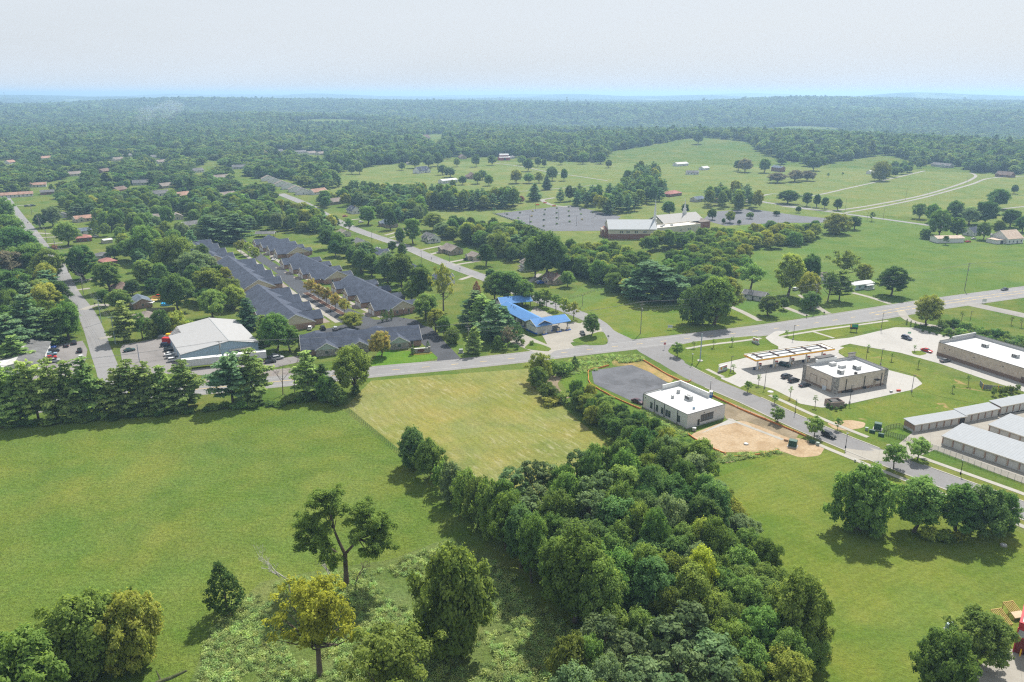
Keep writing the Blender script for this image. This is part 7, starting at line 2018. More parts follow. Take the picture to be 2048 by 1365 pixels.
# ---- church
a, L, yaw = frame_from((1217,479),(1312,479))
D = 25
h = House('church', 'long church with a pale metal roof, brick base and two white steeples', a, L, D, yaw, 'church')
EV = 7.6
R_CH = ribbed('pale church roof', (0.33,0.345,0.355), 0.8,0,0.10)
R_CH2 = ribbed('buff church roof', (0.32,0.31,0.295), 0.8,0,0.10)
h.walls(W_CREAM, EV, rise=5.2); h.gable(R_CH, EV, 5.2, over=0.8)
h.box('brick_base', -.1, L + .02,-.1, D + .1,-.2,4.0, BRICK_R)
for k, (dx, yy) in enumerate(((2.2,5.0),(4.2,10.0))):
 h.box('stepped_wing', -dx, -0.11 if k == 0 else -2.21, yy, D - 2 - k * 3,-.2,6.4 - k * .6, BRICK_R)
 h.box('wing_panel', -dx - .06, -dx - .004, yy + .3, D - 3 - k * 3,4.2 - k * .3,6.3 - k * .6, W_CREAM)
for u in (L * .25, L * .29, L * .385, L * .425, L * .56, L * .60, L * .74, L * .78): h.opening('f', u, 4.7,.95,1.5)
# link building with flat roof
a2, L2, yaw2 = frame_from((1312,477),(1400,467))
hl = House('church_hall', 'flat-roofed cream hall joining the two roofs of the church', a2, L2,14, yaw2, 'hall')
hl.walls(W_CREAM, 6.69); hl.flat(plain('cream flat roof', (0.52,0.49,0.44), 0.6), 7.0,.6, W_CREAM, t=.4)
for u in (1.2,2.8,4.4): hl.opening('f', u, 3.8,.8,.9)
hl.opening('f', 8.0,3.0,2.2,2.4)
for u in (L2 * .55, L2 * .72, L2 * .76): hl.opening('f', u, 3.6,.9,1.6)
for u, v in ((2,4),(9,5),(20,6),(14,9)):
 hl.box('rooftop_unit', u, u + 1.8, v, v + 1.5,7.03,8.2, GALV)
a3, L3, yaw3 = frame_from((1340,466),(1419,458))
hs = House('sanctuary', 'older church sanctuary with a wide buff roof and a small steeple', a3, L3,27, yaw3, 'church')
hs.walls(W_CREAM, 6.2,1, L3,12.5,27, rise=3.6); hs.gable(R_CH2,6.2,5.0,0, L3,8,29, over=1.0)
hs.walls(BRICK_R, 5.2, L3 - 6, L3 + 4,4,16, name='porch_wall'); hs.hip(SH_TP, 5.2,2.4, L3 - 6, L3 + 4,4,16, name='porch_roof')
def steeple(parent, x, y, z, s, total):
 st = parent.box('steeple', x - 1.5 * s, x + 1.5 * s, y - 1.5 * s, y + 1.5 * s, z - 2, z + 3.0 * s, W_WHITE)
 MB().box(x - 1.1 * s, x + 1.1 * s, y - 1.1 * s, y + 1.1 * s, z + 3.0 * s, z + 5.4 * s).build('belfry', W_WHITE, st)
 MB().box(x - 1.25 * s, x + 1.25 * s, y - 1.25 * s, y + 1.25 * s, z + 5.41 * s, z + 5.7 * s).build('cornice', TRIM, st)
 MB().tube([(x, y, z + 5.7 * s),(x, y, z + total)], [1.0 * s, 0.05], 8).build('spire', W_WHITE, st)
 MB().box(x - .06, x + .06, y - .06, y + .06, z + total - .2, z + total + 1.2).build('cross', W_WHITE, st)
bp = G(1314,479);
steeple(h, L + 0.8, D * 0.55,7.0,1.15,23.0)
steeple(hs, L3 * 0.72,18.5,10.4,0.8,12.5)
# church parking lot: islands, stall lines, lamps
lot = [o for o in bpy.data.objects if o.name.startswith('church_lot')][0]
c00, c10, c11, c01 = G(992,429), G(1140,412), G(1238,434), G(1090,462)
def lotp(u, v): return (c00 * (1-u) + c10 * u) * (1-v) + (c01 * (1-u) + c11 * u) * v
for r_ in range(5):
 v = 0.1 + r_ * 0.2
 for i in range(26):
  u = 0.05 + i * 0.036
  if i % 9 == 8: continue
  p, q = lotp(u, v - .035), lotp(u, v + .035)
  ribbon('stall_line', offset([p, q], .06), offset([p, q], -.06), 0.052, WHITE, parent=lot)
lr = random.Random(3)
for i in range(22):
 u, v = ((i % 6) + .5) / 6, (i // 6) / 4 + .1
 p = lotp(min(.97, u), min(.96, v))
 plant('shrub%d' % (i % 2), p, 1.6,2.6, lr.choice(('olive', 'dark', 'autumn', 'mid')), 'low shrub on an island of the church parking lot', 'shrubs in the church parking lot')
for i in range(26):
 t_ = i / 25
 p = lotp(-0.01, t_) if i < 26 else p
 plant('shrub0', p, 1.1,2.0, 'dark', 'dark hedge shrub along the left edge of the church lot', 'hedge along the church lot')
# ---- brick garage in the lower right corner
sheet('garage_drive', px((1880,1400),(1960,1332),(2000,1302),(2030,1298),(2160,1380),(2160,1560),(1800,1500)), 0.045, CONC_OLD)
c = G(2026,1304)
h = House('brick_garage', 'corner of a red brick garage at the lower right edge', c, 14,12, R(-38), 'garage')
GRED = plain('dark red brick pier', (0.17,0.035,0.03), 0.8, var=0.1); REDT = plain('red metal trim', (0.42,0.04,0.05), 0.5, var=0.03)
h.walls(plain('grey block', (0.36,0.36,0.37), 0.8, var=0.05), 5.28,0,14,0.9,12); h.box('corner_pier', -.05,1.6,-.05,.89,-.1,3.6, GRED); h.box('header', -.03,14,-.03,.89,3.6,5.27, plain('grey block', (0.36,0.36,0.37)))
h.box('painted_bay_shade', 1.61,14,.3,.88,-.1,3.6, DARK); h.box('trim_band', -.1,14,-.1,.05,3.55,3.75, REDT); h.box('corner_trim', -.12,.1,-.12,.1,-.1,5.7, REDT)  # dark slab across the open bays: the shade inside is put into its colour
h.flat(R_WHITE, 5.6,.4, REDT, t=.3); h.box('raised_parapet', -.08,2.4,-.08,.4,6.11,7.0, REDT)
h.part('bollard', MB().tube([(1.2,-.7,-.1),(1.2,-.7,1.6)], [.13,.13], 10), YEL); h.part('bollard', MB().tube([(4.2,-.7,-.1),(4.2,-.7,1.6)], [.13,.13], 10), YEL)
h.part('gas_cylinder', MB().tube([(2.4,-.2,0),(2.4,-.2,1.3),(2.4,-.2,1.45)], [.3,.3,.15], 10), W_WHITE)
# ================================================================== VEHICLES
TYRE = plain('tyre rubber', (0.018,0.018,0.018), 0.9, var=0)
RIM = plain('wheel alloy', (0.35,0.35,0.36), 0.3, metal=0.6, var=0)
LAMP_W = plain('headlamp glass', (0.55,0.56,0.56), 0.15, var=0)
LAMP_R = plain('tail lamp red', (0.30,0.01,0.01), 0.3, var=0)
GLASS = plain('car glass', (0.022,0.027,0.032), 0.06, var=0, spec=0.8)
PAINT = {}
def paint(n):
 cols = {'black': (0.010,0.011,0.013), 'dark': (0.022,0.028,0.040), 'navy': (0.018,0.030,0.075), 'teal': (0.015,0.060,0.062), 'silver': (0.34,0.35,0.36), 'white': (0.62,0.62,0.61),
   'red': (0.42,0.018,0.022), 'maroon': (0.055,0.012,0.018), 'blue': (0.02,0.09,0.42), 'lightblue': (0.25,0.36,0.44), 'grey': (0.12,0.125,0.13)}
 return plain('car paint ' + n, cols[n], 0.22, var=0, spec=0.6)
def extrude(prof, y0, y1, inset=0.0):
 """side profile (x, z) drawn from nose to tail, given a width and softened sides"""
 mb = MB(); n = len(prof)
 zs = [p[1] for p in prof]; zm, zx = min(zs), max(zs)
 for y, k in ((y0,1),(y0 + 0.09,0),(y1 - 0.09,0),(y1,1)):
  cx_ = sum(p[0] for p in prof) / n; cz = (zm + zx) / 2
  for x, z in prof:
   mb.v.append((x + (cx_ - x) * 0.03 * k, y, z + (cz - z) * 0.12 * k))
 for r_ in range(3):
  for i in range(n):
   j = (i + 1) % n
   mb.f.append((r_*n + i, r_*n + j, (r_+1)*n + j, (r_+1)*n + i)); mb.mi.append(0)
 mb.f.append(tuple(reversed(range(n)))); mb.f.append(tuple(3*n + i for i in range(n))); mb.mi += [0,0]
 return mb
def frustum(x0, x1, y, z0, z1, ix0, ix1, iy):
 return MB().add([(x0, -y, z0),(x1, -y, z0),(x1, y, z0),(x0, y, z0),(x0 + ix0, -y + iy, z1),(x1 - ix1, -y + iy, z1),(x1 - ix1, y - iy, z1),(x0 + ix0, y - iy, z1)],
     [(0,3,2,1),(4,5,6,7),(0,1,5,4),(1,2,6,5),(2,3,7,6),(3,0,4,7)])
CARM = {}
def car_parts(kind):
 if kind in CARM: return CARM[kind]
 P = []
 if kind == 'sedan':
  Lh, w, zb, r = 2.35,0.90,0.92,0.32
  body = extrude([(-Lh, .38),(-Lh, .80),(-Lh + .15,.93),(-1.3,.98),(1.0,.95),(2.1,.80),(Lh, .66),(Lh, .38),(1.9,.26),(-1.9,.26)], -w, w)
  cab = frustum(-1.75,1.15,.80,.94,1.40,.62,.78,.16); roof = frustum(-1.16,.40,.66,1.385,1.45,.10,.08,.06)
 elif kind == 'suv':
  Lh, w, zb, r = 2.40,0.96,1.05,0.37
  body = extrude([(-Lh, .45),(-Lh, 1.05),(-Lh + .06,1.12),(1.0,1.10),(2.15,.98),(Lh, .80),(Lh, .45),(1.9,.34),(-1.9,.34)], -w, w)
  cab = frustum(-2.32,1.15,.86,1.08,1.66,.26,.80,.14); roof = frustum(-2.05,.40,.73,1.645,1.73,.08,.10,.06)
 else:
  Lh, w, zb, r = 2.85,0.98,1.05,0.40
  body = extrude([(-Lh, .50),(-Lh, .80),(1.2,.80),(1.35,1.12),(2.5,1.08),(Lh, .90),(Lh, .50),(2.3,.40),(-2.3,.40)], -w, w)
  cab = frustum(-.75,1.55,.88,1.06,1.72,.22,.70,.14); roof = frustum(-.52,.86,.75,1.705,1.78,.06,.08,.06)
 P.append(('body', body.mesh('body', [None]), 'paint', []))
 P.append(('windows', cab.mesh('windows', [GLASS]), None, []))
 P.append(('roof_panel', roof.mesh('roof_panel', [None]), 'paint', []))
 if kind == 'pickup':
  bed = MB()
  bed.box(-Lh, -.8, -w, -w + .08,.8,1.15); bed.box(-Lh, -.8, w - .08, w, .8,1.15); bed.box(-Lh, -Lh + .08, -w + .08, w - .08,.8,1.15); bed.box(-.88,-.8, -w + .08, w - .08,.8,1.12)
  P.append(('cargo_bed', bed.mesh('cargo_bed', [None]), 'paint', []))
  P.append(('cab_base', MB().box(-.8,1.5, -w, w, .8,1.08).mesh('cab_base', [None]), 'paint', []))
 wm = MB().tube([(0,-.12,0),(0,.12,0)], [r, r], 12).mesh('wheel', [TYRE]); rm = MB().tube([(0,-.13,0),(0,.13,0)], [r * .58, r * .58], 10).mesh('rim', [RIM])
 for sx in (-1,1):
  for sy in (-1,1): P.append(('wheel', wm, None, [('rim', rm)], (sx * Lh * .62, sy * (w - .10), r)))
 hm_ = MB().box(-.05,.05,-.2,.2,-.08,.08)
 hl_, tl_ = hm_.mesh('headlight', [LAMP_W]), hm_.mesh('taillight', [LAMP_R])
 for sy in (-1,1):
  P.append(('headlight', hl_, None, [], (Lh - .06, sy * w * .70,.70 if kind == 'sedan' else .86)))
  P.append(('taillight', tl_, None, [], (-Lh + .03, sy * w * .76,.78 if kind == 'sedan' else .92)))
 CARM[kind] = P
 return P
def car(px_c, head, kind, col, label, group=None, loc=None):
 """head: a pixel towards which the car points, or an angle in degrees"""
 c = G(*px_c) if loc is None else loc
 if isinstance(head, tuple):
  q = G(*head); yaw = math.atan2(q.y - c.y, q.x - c.x)
 else: yaw = R(head)
 nm = {'sedan': 'parked_car', 'suv': 'parked_car', 'pickup': 'pickup_truck'}[kind]
 t = empty(nm, (c.x, c.y, 0.055), yaw, label, 'truck' if kind == 'pickup' else 'car', group)
 for p in car_parts(kind):
  o = link(p[0], p[1], t, paint(col) if p[2] == 'paint' else None)
  if len(p) > 4: o.location = p[4]
  for sn, sm in p[3]: link(sn, sm, o)
 return t
for px_c, head, kind, col, lb in (
 ((1569,733),(1585,737), 'suv', 'teal', 'dark green wagon with its tailgate up at the fuel pumps'),((1573,756),(1590,752), 'suv', 'dark', 'first dark car in the row of three at the station shop'),((1587,764),(1604,760), 'suv', 'black', 'middle dark car in the row of three at the station shop'),((1609,773),(1626,770), 'sedan', 'dark', 'last and lowest dark car in the row of three at the station shop'),
 ((1813,679),(1828,684), 'suv', 'navy', 'dark blue car alone on the store lot by the highway'),((1853,704),(1868,708), 'sedan', 'red', 'bright red car parked at the oval island of the store lot'),((1890,724),(1906,722), 'sedan', 'grey', 'dark grey sedan beside the wall of the general store'),((1657,874),(1680,884), 'suv', 'black', 'black sport utility vehicle driving on the side road'),
 ((2009,581),(1990,584), 'sedan', 'dark', 'dark car driving on the highway at the upper right'),((1165,669),(1170,676), 'sedan', 'black', 'black car half under the tree at the car wash'),((1275,806),(1292,812), 'sedan', 'maroon', 'dark maroon coupe parked at the corner of the white-roofed office'),
 ((333,693),(352,691), 'suv', 'navy', 'dark blue car farthest in the row beside the warehouse'),((340,702),(358,700), 'suv', 'dark', 'dark car second in the row beside the warehouse'),((340,711),(358,708), 'sedan', 'white', 'white car third in the row beside the warehouse'),((344,716),(362,713), 'suv', 'silver', 'silver car fourth in the row beside the warehouse'),((348,723),(366,720), 'suv', 'white', 'white car nearest in the row beside the warehouse'),
 ((259,703),(275,700), 'sedan', 'teal', 'dark green car alone in the warehouse lot'),((541,726),(556,724), 'sedan', 'black', 'black car right of the white trailers'),((556,719),(572,716), 'suv', 'silver', 'silver car right of the white trailers, behind the black one'),
 ((101,697),(112,697), 'suv', 'blue', 'bright blue car at the corner of the low repair shop'),((107,705),(118,703), 'suv', 'dark', 'dark car beside the repair shop, below the blue one'),((102,711),(114,709), 'sedan', 'lightblue', 'light blue car beside the repair shop'),((102,718),(114,716), 'sedan', 'red', 'red car beside the repair shop'),((95,724),(107,722), 'sedan', 'white', 'white car beside the repair shop'),((108,725),(120,723), 'suv', 'silver', 'silver car beside the repair shop'),
 ((133,693),(133,686), 'sedan', 'black', 'black car under the pine across the repair shop lot'),((149,688),(149,681), 'suv', 'dark', 'dark car at the back of the repair shop lot'),((160,704),(160,697), 'suv', 'black', 'black car at the street side of the repair shop lot'),((162,717),(162,710), 'sedan', 'white', 'white car at the street side of the repair shop lot'),
 ((620,659),(622,650), 'suv', 'white', 'white car behind the front building of the complex'),((671,660),(668,650), 'suv', 'silver', 'silver car behind the front building of the complex'),((547,521),(556,516), 'sedan', 'white', 'white car on a driveway of the right duplex row'),((428,489),(440,489), 'sedan', 'white', 'white car at the far end of the left duplex row'),
 ((690,434),(702,433), 'sedan', 'red', 'red car in front of the white house with dormers'),((1077,566),(1090,564), 'sedan', 'silver', 'silver car left of the tan house'),((1082,568),(1094,566), 'suv', 'blue', 'blue car left of the tan house'),((722,446),(735,444), 'suv', 'white', 'white car left of the blue-roofed house'),((808,460),(822,458), 'sedan', 'dark', 'dark car behind the tall pale green tree'),
 ((54,414),(66,413), 'suv', 'dark', 'dark car at the far end of the west street'),((66,413),(78,412), 'suv', 'navy', 'second dark car at the far end of the west street'),((298,602),(310,600), 'sedan', 'white', 'white car behind the brown brick house'),((268,571),(280,569), 'sedan', 'teal', 'green car behind the beige hip-roofed house'),((1947,479),(1957,478), 'sedan', 'white', 'white car in the farmyard'),((1591,581),(1600,578), 'suv', 'white', 'white van under the trees left of the mobile home'),((1936,485),(1946,484), 'sedan', 'red', 'rusty red car in the farmyard')):
 car(px_c, head, kind, col, lb)
for px_c, head, col, lb in (((646,659),(640,650), 'black', 'black pickup truck behind the front building of the complex'),((754,500),(766,498), 'white', 'white pickup truck beside the dark roofed house'),((935,520),(948,518), 'black', 'black pickup truck on a driveway of the middle street'),((190,475),(202,474), 'white', 'white pickup truck right of the salmon roofed house'),((316,596),(328,594), 'red', 'red pickup truck behind the brown brick house'),((548,716),(560,713), 'grey', 'grey pickup truck right of the white trailers')):
 car(px_c, head, 'pickup', col, lb)
def box_trailer(A, B, label, col=W_WHITE, w=2.6, h=3.9):
 a, L, yaw = frame_from(A, B)
 t = empty('box_trailer', (a.x, a.y, .05), yaw, label, 'trailer', 'white trailers at the warehouse')
 b = MB().box(0, L, 0, w, 1.1, h).build('cargo_box', ribbed('white trailer skin', (0.60,0.60,0.60), 1.2,0,0.12), t)
 MB().box(-.03, L + .03,-.03, w + .03, h, h + .12).build('roof_cap', W_WHITE, b)
 MB().box(0, L, -.02,0,1.1,1.3).build('side_rail', GALV, b)
 for u in (L * .78, L * .86):
  for v in (.25, w - .25):
   o = link('wheel', MB().tube([(0,-.16,0),(0,.16,0)], [.5,.5], 14).mesh('wheel', [TYRE]), t); o.location = (u, v, .5)
   link('rim', MB().tube([(0,-.17,0),(0,.17,0)], [.27,.27], 10).mesh('rim', [RIM]), o)
 for v in (.4, w - .4): MB().box(L * .18, L * .18 + .15, v - .08, v + .08,0,1.1).build('landing_leg', DARK, t)
box_trailer((364,741),(446,732), 'long white box trailer in front of the warehouse, left of two')
box_trailer((450,731),(534,722), 'long white box trailer in front of the warehouse, right of two')
def small_box(name, label, cat, px_c, yaw_deg, L, W, H, mat, lid=None, lid_mat=None, base=None, z=0.05, group=None, vents=0):
 c = G(*px_c)
 t = empty(name, (c.x, c.y, z), R(yaw_deg), label, cat, group)
 b = MB().box(-L/2, L/2, -W/2, W/2,0 if base is None else .15, H).build('body', mat, t)
 if base: MB().box(-L/2 - .3, L/2 + .3, -W/2 - .3, W/2 + .3,-.05,.15).build('pad', base, t)
 MB().taper(-L/2 - .04, L/2 + .04, -W/2 - .04, W/2 + .04, H + .002, H + (lid or .08), .06,.06).build('lid', lid_mat or mat, t)
 for q in range(vents):
  u = -L/2 + (q + .5) * L / vents
  MB().box(u - L / vents * .36, u + L / vents * .36, -W/2 - .06, -W/2 - .002, H * .25, H * .85).build('fin', lid_mat or mat, t)
 return t
UG = plain('utility green', (0.035,0.085,0.062), 0.5, var=0.08)
small_box('transformer', 'large dark green transformer on the bare soil below the office', 'transformer', (1585,893), -30,2.4,1.9,2.0, UG, .1, None, CONC, vents=4)
small_box('transformer', 'large green transformer by the gate of the storage yard', 'transformer', (1755,859), -30,2.2,1.9,2.1, UG, .1, None, CONC, vents=3)
for x, y, lb in ((1624,887, 'low green utility box beside the sidewalk by the bare soil'),(1635,891, 'pale utility box at the edge of the bare soil'),(1733,861, 'pale green utility box left of the gate transformer'),(1744,866, 'green utility box below the gate transformer'),(1762,873, 'green utility box by the storage gate')):
 small_box('utility_box', lb, 'utility box', (x, y), -32,1.7 if 'pale' not in lb else .9,.8,.9, UG if 'pale' not in lb else plain('pale utility green', (0.30,0.36,0.31), 0.6))
small_box('transformer', 'pale green transformer beside the rounded trees at the lower right', 'transformer', (1901,1262), 20,1.6,1.5,1.5, plain('pale utility blue', (0.30,0.38,0.40), 0.5), .08, None, CONC)
small_box('transformer', 'pale grey utility cabinet by the tall pole left of the car wash', 'utility box', (922,706), 10,1.6,1.2,1.5, plain('utility grey', (0.33,0.35,0.34), 0.5), .08, None, CONC)
t = small_box('portable_toilet', 'blue and white portable toilet behind the orange barrier', 'toilet', (1421,795), -32,1.2,1.2,2.0, plain('toilet blue', (0.02,0.13,0.42), 0.4), .35, W_WHITE)
for q in (-.3,.3): MB().box(q - .2, q + .2,-.63,-.602,1.0,1.8).build('panel', W_WHITE, t)
# trailer, loader and loose things behind the station shop
small_box('utility_trailer', 'dark flat trailer with wheels behind the station shop', 'trailer', (1692,784), 10,4.6,1.9,.7, DARK)
c = G(1723,777); t = empty('compact_tractor', (c.x, c.y, .05), R(10), 'small dark tractor parked behind the station shop', 'tractor')
MB().box(-1.2,1.2,-.5,.5,.5,1.1).build('hood', plain('tractor navy', (0.03,0.05,0.09), 0.4), t); MB().box(-1.0,-.2,-.55,.55,1.1,2.1).build('cab', GLASS, t); MB().box(-1.1,-.1,-.65,.65,2.1,2.2).build('cab_roof', DARK, t)
for sx, r_ in ((-.8,.62),(.9,.42)):
 for sy in (-.7,.7):
  o = link('wheel', MB().tube([(0,-.16,0),(0,.16,0)], [r_, r_], 12).mesh('wheel', [TYRE]), t); o.location = (sx, sy, r_)
small_box('spill_barrel', 'red plastic bin lying at the edge of the station paving', 'bin', (1797,783), 5,1.4,.6,.55, plain('bin red', (0.45,0.06,0.03), 0.5)); small_box('trash_bag', 'grey bundle at the edge of the station paving', 'bundle', (1782,785), 15,.9,.7,.6, GALV)
small_box('ice_box', 'blue merchandise rack on the walk of the station shop', 'rack', (1635,772), -27,1.6,.8,1.6, plain('rack blue', (0.02,0.09,0.28), 0.5)); small_box('ice_chest', 'pale ice chest on the walk of the station shop', 'ice chest', (1652,781), -27,2.8,.9,1.5, plain('ice chest white', (0.5,0.54,0.58), 0.4))
# dumpster enclosure
c = G(1668,812); t = empty('dumpster_enclosure', (c.x, c.y, 0.05), R(10), 'brown walled dumpster enclosure below the station shop', 'enclosure')
DW = plain('brown enclosure block', (0.25,0.195,0.165), 0.85)
for nm, b in (('front_wall', (-2.6,2.6,-2.0,-1.75)),('back_wall', (-2.6,2.6,1.75,2.0)),('right_wall', (2.35,2.6,-1.75,1.75)),('gate', (-2.6,-2.5,-1.75,1.75))): MB().box(*b, -.1,2.1).build(nm, DW, t)
t2 = small_box('dumpster', 'green dumpster inside the brown enclosure', 'dumpster', (1667,811), 10,2.4,2.4,1.7, plain('dumpster green', (0.02,0.14,0.09), 0.5), .12, DARK)
for i, (x, y) in enumerate(((1655,815),(1662,819),(1672,822),(1682,820),(1690,815))): tree(x, y - 9, y, 8, 'shrub', 'dark', f'{ordinal(i)} small shrub around the dumpster enclosure', 'shrubs at the dumpster enclosure')
# open metal frame of the store's bin yard
c = G(1995,782); t = empty('bin_yard_fence', (c.x, c.y, .05), R(-18), 'grey slatted bin yard screen behind the general store', 'fence')
for q in range(10): MB().box(-5 + q, -4.06 + q, -.05,.05,.1,1.9).build('panel', plain('slat grey', (0.20,0.20,0.21), 0.6), t)
for q in range(4): MB().box(-4.95,-4.85,.2 + q * 1.2,1.3 + q * 1.2,.1,1.9).build('panel', plain('slat grey', (0.20,0.20,0.21), 0.6), t)
for q in (-5,0,5): MB().tube([(q, -.2,0),(q, -.2,2.2)], [.1,.1], 8).build('bollard', YEL, t)
for i, x in enumerate((1987,2000,2010,2022,2034)): tree(x, 772 - i, 793 - i * 2,13, 'shrub', 'olive', f'{ordinal(i)} shrub from the left below the bin yard screen', 'shrubs below the bin yard')
# ================================================================== SIGNS
def text_obj(name, s, size, mat, parent, loc, rot, ext=0.01):
 cu = bpy.data.curves.new(name, 'FONT'); cu.body = s; cu.size = size; cu.extrude = ext; cu.align_x = 'CENTER'; cu.align_y = 'CENTER'
 cu.materials.append(mat)
 o = bpy.data.objects.new(name, cu); COL.objects.link(o); o.parent = parent; o.location = loc; o.rotation_euler = rot
 return o
WPL = plain('sign white', (0.66,0.66,0.65), 0.4, var=0.02); SRED = plain('sign red', (0.50,0.02,0.05), 0.4, var=0); SGRN = plain('sign green', (0.02,0.26,0.14), 0.4, var=0)
def station_sign(A, B, label):
 a, L, yaw = frame_from(A, B)
 t = empty('station_sign', (a.x, a.y, .05), yaw, label, 'sign', 'station price signs')
 MB().box(-.3, L + .3,-.35,.35,-.05,.55).build('base', STONE, t)
 MB().box(0, L, -.16,.16,.56,2.4).build('cabinet', WPL, t)
 e = shell_mesh(.62,.04).build('emblem', LOGO, t); e.location = (L * .28,-.17,1.52); e.rotation_euler = (R(90), 0,0)
 MB().box(L * .54, L * .96,-.2,-.163,1.55,2.2).build('red_panel', SRED, t); MB().box(L * .54, L * .96,-.2,-.163,.8,1.45).build('green_panel', SGRN, t)
 for k in range(4):
  MB().box(L * (.57 + .09 * k), L * (.57 + .09 * k) + .22,-.215,-.201,1.72,2.05).build('numeral_bar', WPL, t); MB().box(L * (.57 + .09 * k), L * (.57 + .09 * k) + .22,-.215,-.201,.96,1.3).build('numeral_bar', WPL, t)
station_sign((1437,746),(1453,741), 'white station sign with yellow shell emblem beside the side road')
station_sign((1505,685),(1517,690), 'white station sign with yellow shell emblem beside the highway')
c = G(1707,664); t = empty('store_sign', (c.x, c.y, .05), R(-8), 'green and black roadside sign of the general store', 'sign')
for u in (-1.2,1.2): MB().box(u - .1, u + .1,-.1,.1,-.05,1.2).build('post', DARK, t)
MB().box(-1.7,1.7,-.2,.2,1.2,3.6).build('cabinet', DARK, t); MB().box(-1.6,1.6,-.23,-.203,2.2,3.5).build('green_panel', SGRN, t); MB().box(-1.6,-1.1,-.24,-.232,2.2,3.5).build('yellow_panel', YEL, t)
c = G(1817,678); t = empty('banner_flag', (c.x, c.y, .05), R(-5), 'small green banner on a pole beside the dark blue car', 'banner')
MB().tube([(0,0,0),(0,0,3.2)], [.04,.04], 6).build('pole', GALV, t); MB().box(-.7,.7,-.02,.02,2.4,3.2).build('cloth', plain('banner green', (0.20,0.45,0.28), 0.7), t)
c = G(1329,699); t = empty('stop_sign', (c.x, c.y, .1), 0, 'red octagonal stop sign at the side road junction', 'sign')
MB().tube([(0,0,-.1),(0,0,2.9)], [.05,.05], 6).build('post', GALV, t)
oc = [(.55 * math.cos(R(22.5 + 45 * i)), .55 * math.sin(R(22.5 + 45 * i))) for i in range(8)]
o = MB().prism(oc, 0,.03).build('plate', SRED, t); o.location = (0,-.09,2.5); o.rotation_euler = (R(90), 0,0)
text_obj('lettering', 'STOP', .40, WPL, t, (0,-.125,2.5),(R(90), 0,0))
c = G(1216,684); t = empty('stop_sign', (c.x, c.y, .1), R(150), 'stop sign seen from behind at the car wash corner', 'sign')
MB().tube([(0,0,-.1),(0,0,2.9)], [.05,.05], 6).build('post', GALV, t); o = MB().prism(oc, 0,.03).build('plate', GALV, t); o.location = (0,-.09,2.5); o.rotation_euler = (R(90), 0,0)
c = G(1340,660); t = empty('land_sign', (c.x, c.y, .02), R(-5), 'white real estate sign on the vacant lot', 'sign')
MB().box(-1.1,1.1,-.05,.05,.9,2.2).build('board', W_WHITE, t); MB().box(-1.0,1.0,-.07,-.052,1.55,2.1).build('blue_stripe', plain('sign slate', (0.25,0.30,0.38), 0.5), t)
for u in (-1.0,1.0): MB().box(u - .06, u + .06,.052,.16,-.05,2.2).build('post', W_WHITE, t)
c = G(1968,607); t = empty('land_sign', (c.x, c.y, .02), R(-10), 'white board sign at the gravel drive by the highway', 'sign')
MB().box(-1.0,1.0,-.05,.05,.8,2.4).build('board', W_WHITE, t)
for u in (-.9,.9): MB().box(u - .06, u + .06,.052,.16,-.05,2.4).build('post', W_WHITE, t)
c = G(842,706); t = empty('complex_sign', (c.x, c.y, .02), R(12), 'curved stone entrance sign of the complex with an oval plaque', 'sign')
MB().box(-3.4,3.4,-.3,.3,-.1,1.9).build('stone_wall', STONE, t); MB().box(-3.55,3.55,-.36,.36,1.91,2.1).build('cap', TRIM, t)
for u in (-3.6,3.6): MB().box(u - .45, u + .45,-.45,.45,-.1,2.5).build('pier', STONE, t)
ov = [(1.5 * math.cos(R(15 * i)), .62 * math.sin(R(15 * i))) for i in range(24)]
o = MB().prism(ov, 0,.05).build('plaque', plain('plaque brown', (0.14,0.05,0.03), 0.5), t); o.location = (0,-.31,1.05); o.rotation_euler = (R(90), 0,0)
o = MB().prism([(a * 3.2, b * 2.2) for a, b in ov], 0,.12).build('flower_bed', foliage('bed flowers', (0.14,0.12,0.02),(0.36,0.26,0.03)), t); o.location = (0,-1.4,.02)
# ================================================================== POLES, LAMPS, WIRES
POLEW = plain('weathered pole wood', (0.20,0.185,0.165), 0.9, var=0.15); STEELB = plain('bluish steel', (0.30,0.37,0.40), 0.5, var=0.06)
POLE = {}
def utility_pole(x, yt, yb, label, arms=1, mat=None, key=None, ayaw=0.0):
 p = G(x, yb); H = max(5.0, height_at(x, yt, p))
 t = empty('utility_pole', (p.x, p.y, 0), ayaw, label, 'utility pole')
 MB().tube([(0,0,-.2),(0,0, H)], [.19,.12], 8).build('pole', mat or POLEW, t)
 for k in range(arms):
  z = H - .5 - k * 1.3
  a_ = MB().box(-1.25,1.25,-.16,-.05, z, z + .16).build('crossarm', mat or POLEW, t)
  for u in (-1.1,-.5,.5,1.1): MB().tube([(u, -.1, z + .16),(u, -.1, z + .42)], [.06,.05], 6).build('insulator', GALV, a_)
 if arms and mat is None: MB().tube([(.34,0, H * .72),(.34,0, H * .72 + 1.0)], [.24,.24], 8).build('transformer_can', GALV, t)
 POLE[key or label] = (p.x, p.y, H, ayaw)
 return t
utility_pole(937,645,708, 'tall utility pole beside the car wash pines', 2, key='a', ayaw=R(20)); utility_pole(1281,603,668, 'tall utility pole on the vacant lot', 2, key='b', ayaw=R(20)); utility_pole(1628,568,624, 'utility pole in front of the low tree left of the mobile home', 2, key='c', ayaw=R(25)); utility_pole(1929,527,581, 'utility pole in the pasture beside the highway at the right', 2, key='d', ayaw=R(25)); utility_pole(443,682,727, 'utility pole before the white trailers', 1, key='e', ayaw=R(10)); utility_pole(2190,500,548, 'utility pole beyond the right edge', 2, key='f', ayaw=R(25)); utility_pole(-60,735,800, 'utility pole beyond the left edge', 1, key='g', ayaw=R(5))
